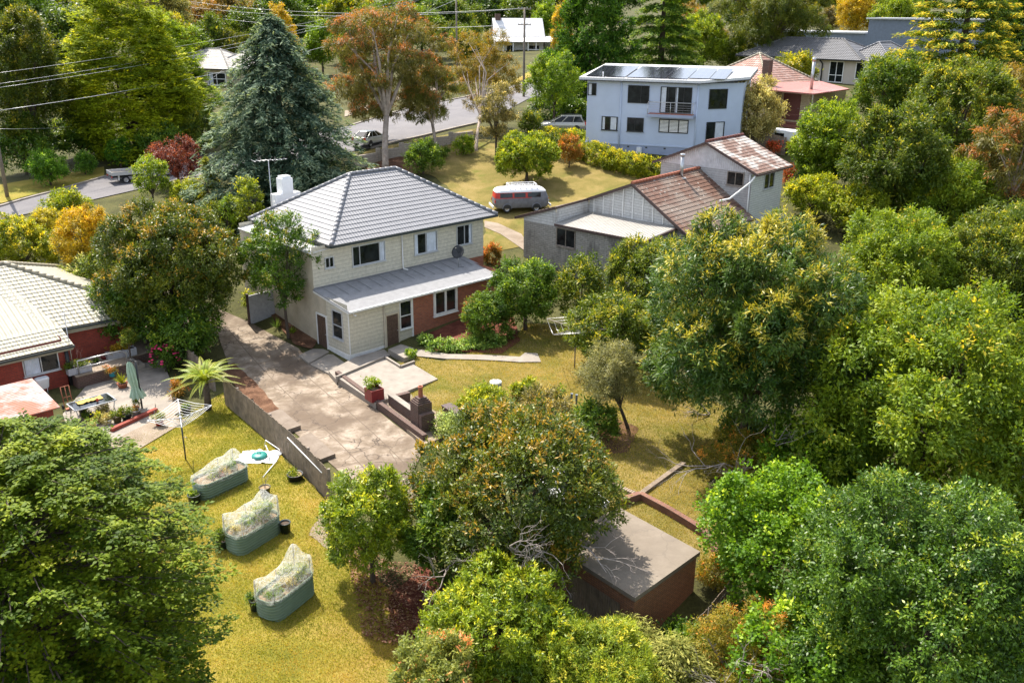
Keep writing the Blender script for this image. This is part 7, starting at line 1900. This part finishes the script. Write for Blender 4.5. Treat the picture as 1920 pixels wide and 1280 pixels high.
T('cherry', 'light green sapling thicket between chestnut and twin-trunk tree', 'shrub', (1600, 390, 1740, 500), .0, seed=179, n=9)
T('cherry', 'light green tree between the chestnut and the very large tree', 'tree', (1540, 470, 1680, 640), .4, seed=180, n=10)
T('maple', 'maple in the dip between chestnut, large tree and the bright green maple', 'tree', (1420, 760, 1620, 960), .3, seed=181, n=10)
T('darkleaf', 'dark shrubs at the foot of the chestnut trunk', 'shrub', (1340, 770, 1480, 860), .0, seed=182, n=8, scale=.9)
T('darkleaf', 'dark shrubs under the trees at the left edge of the verge', 'shrub', (-20, 230, 90, 340), .1, seed=74, n=9, scale=1.3)
T('bush', 'leafy multi-stemmed shrub on the verge near the power pole', 'shrub', (45, 295, 125, 360), .15, seed=75, n=8, scale=1.5, color=(1.1, 1.3, 1.1))
T('bush', 'round bluish-green shrub on the verge', 'shrub', (132, 297, 172, 338), .1, seed=76, n=6, scale=1.4, color=(1.1, 1.3, 1.4))
T('bush', 'green shrub behind the headboard of the tray ute', 'shrub', (192, 270, 245, 325), .1, seed=77, n=6, scale=1.4, color=(.9, 1.2, 1.0))
T('purple', 'purple-leaved plum tree beside the street', 'tree', (272, 268, 378, 350), .5, seed=78, n=11, rel=.35, name='plum_tree', twig=True)
T('lime', 'light green sapling in front of the white ute cab', 'tree', (237, 292, 318, 392), .5, seed=79, n=10, rel=.32, name='sapling', cov=1.3, scale=.8, color=(.8, .95, .8))
T('lime', 'yellowish shrub below the purple plum tree', 'shrub', (310, 345, 382, 400), .1, seed=80, n=6, scale=.8)
T('cypress', 'narrow golden-green shrub at the foot of the blue spruce', 'shrub', (362, 305, 415, 410), .1, seed=81, lobes=col_lobes(7, 7), scale=.7)
T('lime', 'pale yellow-green sapling left of the white chimney', 'tree', (432, 328, 498, 445), .6, seed=82, n=10, rel=.3, name='sapling', cov=1.3, scale=.9)
T('lime', 'slender light green sapling between the domed tree and the pale sapling', 'tree', (404, 365, 442, 450), .4, seed=83, n=7, rel=.32, name='sapling', cov=1.3, scale=.8, color=(.8, 1, .9))
T('scrub', 'dark shrub under the blue spruce beside the cream house', 'shrub', (355, 390, 445, 455), .1, seed=84, n=7)
# gums
T('gum', 'tall rusty-orange gum tree with pale forked trunk behind the cream house', 'tree', (592, -15, 845, 262), .8, seed=85, lobes=gum_lobes(3, 24, .27), name='gum_tree', trunk_px=(718, 318), tr=.30, bark='bark_pale', fork=.5, scale=1.15, rough=.2, twig=True, cov=1.35)
T('gum', 'smaller olive gum right of the tall rusty gum', 'tree', (728, 95, 862, 250), 1.0, seed=86, lobes=gum_lobes(4, 14, .32), name='gum_tree', trunk_px=(812, 283), tr=.18, bark='bark_pale', color=(.95, 1.15, .8), rough=.2, twig=True, cov=1.4)
T('gumgold', 'thin golden-leaved gum with a pale trunk in front of the white verandah house', 'tree', (822, 50, 985, 225), 1.0, seed=87, lobes=gum_lobes(5, 18, .27), name='gum_tree', trunk_px=(887, 285), tr=.16, bark='bark_pale', rough=.2, twig=True, cov=1.05)
T('greytree', 'grey-leaved tree in front of the golden gum', 'tree', (880, 135, 968, 285), .5, seed=88, lobes=gum_lobes(6, 14, .32), name='wattle_tree', rough=.2, cov=1.5)
T('bush', 'dark round shrub below the block retaining wall', 'shrub', (750, 265, 826, 328), .05, seed=89, n=8, scale=1.5)
T('bush', 'little dark shrub beside the block retaining wall', 'shrub', (812, 278, 838, 300), .0, seed=90, n=4, scale=1.4, trunk=False)
T('lime', 'low green shrub at the foot of the pale gum trunk', 'shrub', (842, 258, 885, 292), .0, seed=91, n=6, color=(.8, .95, .8))
T('hedge', 'rounded yellow-green shrub above the camper van', 'shrub', (920, 248, 1046, 340), .25, seed=92, n=14, rel=.34, scale=1.4, color=(.75, .9, .8), rough=.16)
T('redshrub', 'coppery shrub beside the clipped hedge', 'shrub', (1040, 248, 1085, 312), .1, seed=93, n=7, scale=1.2)
T('scrub', 'green shrub behind the coppery shrub', 'shrub', (1022, 240, 1062, 292), .1, seed=94, n=6)
T('lime', 'light green tree in front of the silver wagon', 'tree', (972, 95, 1092, 218), .9, seed=95, n=12, rel=.33, name='liquidambar_tree', trunk_px=(1032, 232), cov=1.5, tr=.14, color=(.7, .9, .8), rough=.2)
T('scrub', 'olive shrub left of the silver wagon', 'shrub', (965, 205, 1012, 258), .0, seed=96, n=6)
def hedge(label, pxs, r_, h_, seed, kind='hedge', color=None, scale=1.3):
    b = V3(G(*pxs[0])); o = thing('hedge', label, 'hedge', b); ls = []
    for p, q in zip(pxs[:-1], pxs[1:]):
        a, c = V3(G(*p)), V3(G(*q)); n = max(1, int(np.linalg.norm(c - a) / (r_ * .8)))
        for k in range(n + 1): m = a + (c - a) * k / n - b; ls.append((m[0], m[1], m[2] + h_ * .45, r_, r_, h_ * .58))
    c = bpy.data.objects.new('foliage', leaf_mesh('foliage', *crown_data(kind, ls, seed, scale, None, -.8))); COL.objects.link(c); c.parent = o
    if color: c.color = (*color, 1)
    MB().tube([(0, 0, 0), (0, 0, h_ * .5)], .05, 5).build('stem', M['bark'], o)
    return o
hedge('long yellow-green hedge along the base of the blue house', [(1090, 296), (1140, 314), (1190, 326), (1240, 333)], .95, 1.7, 97)
hedge('short clipped hedge between the silver wagon and the lawn', [(1018, 258), (1062, 262)], .8, 1.0, 98)
hedge('bright low plants at the corner of the blue house', [(1068, 258), (1088, 262)], .7, .7, 99, 'lime')
hedge('dark hedge behind the silver wagon', [(1000, 222), (1090, 222)], 1.3, 2.2, 100, 'darkleaf', scale=1.4)
# right side behind cottage
T('silver', 'silvery round tree beside the blue house', 'tree', (1357, 138, 1462, 268), .3, seed=101, n=11, rel=.36, name='silver_tree', scale=1.7)
T('lime', 'yellow-green maple in front of the red verandah', 'tree', (1475, 172, 1628, 345), .5, seed=102, n=13, rel=.36, name='maple_tree', color=(.75, .9, .9), scale=1.1)
T('scrub', 'tall olive-green tree with twin dark trunks above the big light tree', 'tree', (1572, 190, 1778, 392), 1.6, seed=103, n=15, rel=.33, name='evergreen_tree', scale=1.3, tr=.22, color=(.8, .85, .9), rough=.16)
T('redshrub', 'little pink-flowered shrub beside the lichened upper roof', 'shrub', (1432, 258, 1462, 285), .0, seed=104, n=4, trunk=False, color=(1.3, .7, 1.6), scale=1.3)
T('redshrub', 'reddish shrub at the corner of the pale green cottage wall', 'shrub', (1464, 300, 1492, 340), .0, seed=105, n=5, trunk=False, color=(1.2, .6, 1.2), scale=1.2)
T('lime', 'yellow-green shrub below the small awning of the cottage', 'shrub', (1465, 320, 1580, 400), .2, seed=106, n=8)
T('bush', 'dark leafy shrub under the yellow-green maple', 'shrub', (1475, 265, 1590, 345), .1, seed=107, n=8, scale=1.8)
T('scrub', 'dark glossy tree right of the dark roofed house', 'tree', (1590, 95, 1740, 225), .5, seed=108, n=12, name='laurel_tree', scale=1.5, color=(.8, .95, .8))
T('scrub', 'mid green tree beside the cedar on the right', 'tree', (1700, 105, 1900, 300), .6, seed=109, n=14, name='evergreen_tree', scale=1.4)
T('gum', 'rusty gum tree at the right edge', 'tree', (1800, 155, 1990, 420), .8, seed=110, lobes=gum_lobes(8, 20, .3), name='gum_tree', bark='bark_pale', scale=1.3, rough=.2, cov=1.7)
T('gumgold', 'olive-brown gum behind the rusty gum on the right', 'tree', (1770, 90, 1960, 260), .8, seed=111, lobes=gum_lobes(9, 16, .3), name='gum_tree', bark='bark_pale', scale=1.4, cov=1.7, color=(.8, .85, 1.0))
T('cherry', 'light green shrubby tree below the rusty gum', 'tree', (1690, 290, 1860, 430), .5, seed=112, n=11, scale=1.1)
T('lime', 'golden-green tree between rusty gum and twin-trunk tree', 'tree', (1730, 270, 1830, 380), .5, seed=113, n=9, color=(.9, .85, .9), scale=1.2)
g_ = G(1775, 215)
conifer('cedar', 'wide layered cedar with golden branch tips, top right', g_, 15.5, 9.5, seed=114, nb=230, layered=True, power=.55, droop=.12, name='cedar_tree', scale=1.7, h1=.16, spl=.9)
T('darkcon', 'very dark conifer in the top right corner', 'tree', (1835, -80, 2010, 160), .3, seed=115, lobes=col_lobes(11, 10), name='conifer_tree', scale=1.4, color=(.55, .55, .6))
T('lime', 'bright yellow-green shrub beside the brick chimney of the pink tile roof', 'shrub', (1440, 92, 1525, 150), 1.5, seed=116, n=8, scale=1.4, color=(1.0, .9, .8))
T('darkcon', 'large dense dark green conifer behind the silver wagon', 'tree', (1008, -60, 1195, 195), .2, seed=117, lobes=col_lobes(12, 14), name='conifer_tree', scale=1.35, tr=.4, rough=.14)
g_ = G(1228, 178)
conifer('cedargreen', 'drooping green cedar beside the large dark conifer', g_, 17, 7.0, seed=118, nb=260, layered=True, power=.7, droop=.35, name='cedar_tree', scale=1.6)
T('gumgold', 'large dark-limbed tree left of the dark roofed house', 'tree', (1325, -70, 1560, 100), 1.8, seed=119, lobes=gum_lobes(13, 18, .3), name='evergreen_tree', scale=1.6, color=(.45, .75, .6), twig=True, tr=.5, cov=1.7)
T('lime', 'light green tree behind the blue house roof', 'tree', (1265, 25, 1360, 130), .5, seed=120, n=10, name='deciduous_tree', scale=1.4, color=(.75, .85, .8))
T('scrub', 'bushy tree at the left of the pink tile roof', 'tree', (1325, 58, 1395, 125), .5, seed=121, n=8, scale=1.5, color=(1.2, 1.2, 1))
T('gold', 'bright golden yellow tree beyond the slate blue house', 'tree', (1555, -30, 1640, 65), .6, seed=122, n=9, name='golden_tree', scale=1.9)
T('lime', 'yellow-green tree beside the bright golden tree', 'tree', (1620, -20, 1710, 70), .6, seed=123, n=9, scale=1.8, color=(.8, .9, .9))
T('gold', 'orange-gold conifer peeping over the top of the blue spruce', 'tree', (478, 15, 560, 150), .3, seed=124, lobes=col_lobes(15, 8), name='golden_conifer', scale=1.5)
T('gold', 'golden conifer tip above the dark conifer, near the pole', 'tree', (1020, 0, 1070, 90), .3, seed=125, lobes=col_lobes(16, 7), name='golden_conifer', scale=1.8)
T('scrub', 'green tree between golden gum and pole', 'tree', (830, 45, 905, 130), .5, seed=126, n=8, scale=1.6)
T('lime', 'light green tree behind the white verandah house', 'tree', (980, 0, 1045, 80), .4, seed=127, n=8, scale=1.7, color=(.7, .9, .8))

# ---------------------------------------------------------------- trees of the far slope: a few kinds, copied
fr_ = random.Random(77)
protos = []
for k, (kind, rx, rz, sc, lob, desc, col) in enumerate((
   ('scrub', 4.2, 4.4, 2.2, None, 'olive green rounded', (.9, .9, .9)), ('lime', 4.0, 4.6, 2.2, None, 'light green leafy', (.75, .9, .8)), ('darkleaf', 4.4, 5.0, 2.3, None, 'deep green spreading', (1, 1, 1)),
   ('gumgold', 4.6, 4.8, 2.0, gum_lobes(31, 16, .3), 'bronze-tinged open', (.95, .9, 1)), ('darkcon', 3.2, 6.6, 1.9, col_lobes(33, 10), 'dark pointed conifer', (1, 1, 1)), ('greytree', 4.2, 4.4, 2.3, gum_lobes(34, 14, .33), 'greyish feathery', (1, 1, .9)),
   ('silver', 3.8, 4.0, 2.6, None, 'pale blossomy', (.8, .85, .8)), ('hedge', 3.9, 4.6, 3.0, None, 'yellowish rounded', (.75, .8, .8)))):
    root = thing('tree', 'proto', 'tree', (0, 0, 0), 0, 'trees on the far slope')
    zc = rz + .8
    ls = lob(rx, rz, zc) if lob else auto_lobes(rx, rx, rz, zc, 300 + k, 12, .38)
    c = bpy.data.objects.new('crown', leaf_mesh('crown', *crown_data(kind, ls, 310 + k, sc, None, -.6, .25, .14))); COL.objects.link(c); c.parent = root; c.color = (*col, 1)
    limbs(MB(), (0, 0, 0), ls, .26, 320 + k, n=6).build('trunk', M['bark'], root)
    protos.append((root, desc, rz, rx))
# photo columns of the far wood: x, top y, distance, kind
spots = []
def far(x, top, Y, k, w=1.0): spots.append((x, top, Y, k, w))
for x, top, Y, k, w in ((10,-40,150,2,1.3),(60,-30,165,0,1.2),(105,20,140,2,1),(160,-10,190,5,1.2),(95,-10,175,1,1),(240,-20,180,6,1.1),(285,-30,175,6,1.1),(300,20,150,7,.8),(330,-20,190,3,1.1),(375,-15,185,3,1.2),(420,-20,190,5,1.3),(395,30,168,0,1),(340,50,160,2,.9),(450,20,172,2,1.0),(470,-10,200,0,1.2),(430,60,165,0,.8),(515,-10,190,2,1.2),(570,-20,200,1,1.2),(610,-20,210,0,1.2),(640,-15,180,7,1.0),(590,40,160,1,.8),(650,20,165,4,.8),(690,10,175,0,1),(735,-10,190,1,1.1),(780,10,180,1,1.1),(820,-10,200,2,1.2),(860,0,200,0,1.2),(845,40,170,0,.8),(905,-20,215,2,1.3),(950,-10,215,1,1.2),(990,-20,210,2,1.2),(1250,-20,190,4,1.1),(1290,-10,200,3,1.2),(1310,10,185,1,1),(1330,30,175,5,.9),(1390,-30,215,2,1.3),(1450,-20,225,3,1.1),(1500,-20,230,0,1.2),(1545,0,215,5,1),(1590,-20,235,2,1.2),(1660,-30,225,0,1.2),(1700,-20,210,1,1.1),(1850,-30,190,2,1.4),(1920,-30,180,0,1.4),(1890,80,130,0,1.1),(1930,180,105,3,1.0),(1960,330,80,2,1.0),(1900,450,62,0,.9),(1960,560,52,2,1.0),(1990,760,40,2,.9),(1960,1000,32,2,.8),(20,130,120,2,1.1),(-20,60,135,4,1.2),(640,-60,260,3,1.4),(340,-70,260,2,1.4),(120,-70,260,0,1.4),(900,-70,290,0,1.5),(1150,-70,280,2,1.5),(1420,-70,290,3,1.5),(1700,-80,290,2,1.5),(520,-70,280,1,1.4),(220,-80,270,2,1.4),(760,-70,280,2,1.4),(1030,-80,290,0,1.4),(1280,-70,280,1,1.4),(1560,-80,290,0,1.4),(1830,-80,280,2,1.4),(30,-80,250,2,1.4)):
    far(x, top, Y, k, w)
lm = [((0, 130), 'above the left edge cypress'), ((130, 330), 'behind the golden cypress'), ((330, 480), 'above the beige house'), ((480, 640), 'above the blue spruce'), ((640, 840), 'behind the rusty gum'), ((840, 1000), 'behind the white verandah house'), ((1000, 1240), 'behind the dark conifer'), ((1240, 1400), 'above the blue house roof'), ((1400, 1560), 'behind the dark tile roof'), ((1560, 1760), 'behind the slate blue house'), ((1760, 2100), 'at the right edge')]
used, cnt = {}, {}
for x, top, Y, k, w in spots:
    root, desc, rz, rx = protos[k]
    C = C0 + ray(x, 300) * 0
    d = ray(x, 20 if top < 20 else top); X_ = d[0] / d[1] * Y
    z0 = gz(X_, Y); Ht = max(5.5, z_at(X_, Y, top) - z0)
    Ht = min(Ht, 24)
    s_ = Ht / (2 * rz + .8)
    first = k not in used
    t = root if first else copy_tree(root)
    used[k] = 1
    t.location = (X_, Y, z0); t.rotation_euler = (0, 0, fr_.uniform(0, 6.28))
    sw = max(.75, min(1.9, s_ * w * fr_.uniform(.85, 1.1)))
    t.scale = (sw, sw, s_)
    for ch in t.children:
        if ch.name.startswith('crown'):
            v_ = fr_.uniform(.78, 1.15); c0 = ch.color; ch.color = (c0[0] * v_ * fr_.uniform(.9, 1.1), c0[1] * v_, c0[2] * v_, 1)
    place = next((n for (a, b), n in lm if a <= x < b), 'at the left edge')
    dist = 'far' if Y > 240 else 'mid-distance' if Y > 185 else 'nearer'
    lab = f'{dist} {desc} tree {place}'
    cnt[lab] = cnt.get(lab, 0) + 1
    if cnt[lab] > 1: lab = lab + f', {["", "second", "third", "fourth"][cnt[lab] - 1]} from the left'
    t['label'] = lab
for k, (root, *_r) in enumerate(protos):
    if k not in used: root.location = (k * 20 - 60, 300, gz(k * 20 - 60, 300)); root['label'] = f'far {_r[0]} tree beyond the top of the photo'
# ---------------------------------------------------------------- grass blades on the lawns
def grass(name, poly, n, seed, cols, h=.06):
    a = np.array([p[:2] for p in poly]); r = np.random.default_rng(seed)
    P = r.uniform(a.min(0), a.max(0), (n * 2, 2)); P = P[inpoly(P, [tuple(p) for p in a])][:n]; m = len(P)
    z = gzv(P[:, 0], P[:, 1]) + .03
    hh = h * r.uniform(.5, 1.5, m)
    A = np.stack([r.normal(size=m) * .6, r.normal(size=m) * .6, np.ones(m)], 1)
    C = np.stack([P[:, 0], P[:, 1], z], 1) + unit(A) * hh[:, None] * .5
    q = np.stack([P[:, 0], P[:, 1], 0 * z], 1)
    t = .42 + .32 * wob(q, seed, .45) + .26 * wob(q, seed + 1, 1.4) + .2 * wob(q, seed + 2, 5.0) + .18 * r.normal(size=m)
    me = leaf_mesh(name, C, A, r.normal(size=(m, 3)), hh, .022, pal_mix(cols, t), M['grass_blade'])
    o = bpy.data.objects.new(name, me); COL.objects.link(o); o['kind'] = 'stuff'
grass('grass', LAWN_L, 150000, 5, [(.12, .16, .014), (.27, .295, .024), (.44, .38, .05), (.60, .42, .12)], .06)
grass('grass', LAWN_R, 120000, 6, [(.15, .18, .018), (.30, .28, .036), (.48, .37, .075), (.62, .46, .15)], .06)
# fallen leaves under the lime shrub and on the lawn
r = np.random.default_rng(9)
poly = GP([(640,980),(735,1060),(800,1060),(830,1120),(790,1230),(690,1200)])
a = np.array([p[:2] for p in poly]); P = r.uniform(a.min(0), a.max(0), (5000, 2)); P = P[inpoly(P, [tuple(p) for p in a])]; m = len(P)
me = leaf_mesh('leaf_litter', np.stack([P[:, 0], P[:, 1], gzv(P[:, 0], P[:, 1]) + .10], 1), np.stack([r.normal(size=m), r.normal(size=m), r.normal(size=m) * .15], 1), np.stack([r.normal(size=m) * .4, r.normal(size=m) * .4, np.ones(m)], 1), .13, .05, pal_mix([(.10, .03, .02), (.26, .11, .06), (.42, .28, .18)], r.random(m)), M['leaf_matt'])
o = bpy.data.objects.new('leaf_litter', me); COL.objects.link(o); o['kind'] = 'stuff'
for k_ in list(bpy.data.objects):
    if '_R' in k_: del k_['_R']
import os
if os.environ.get('DBG'):
    for s_ in STAT: print('STAT', s_)
    print('TOTAL', sum(s_[-1] for s_ in STAT))
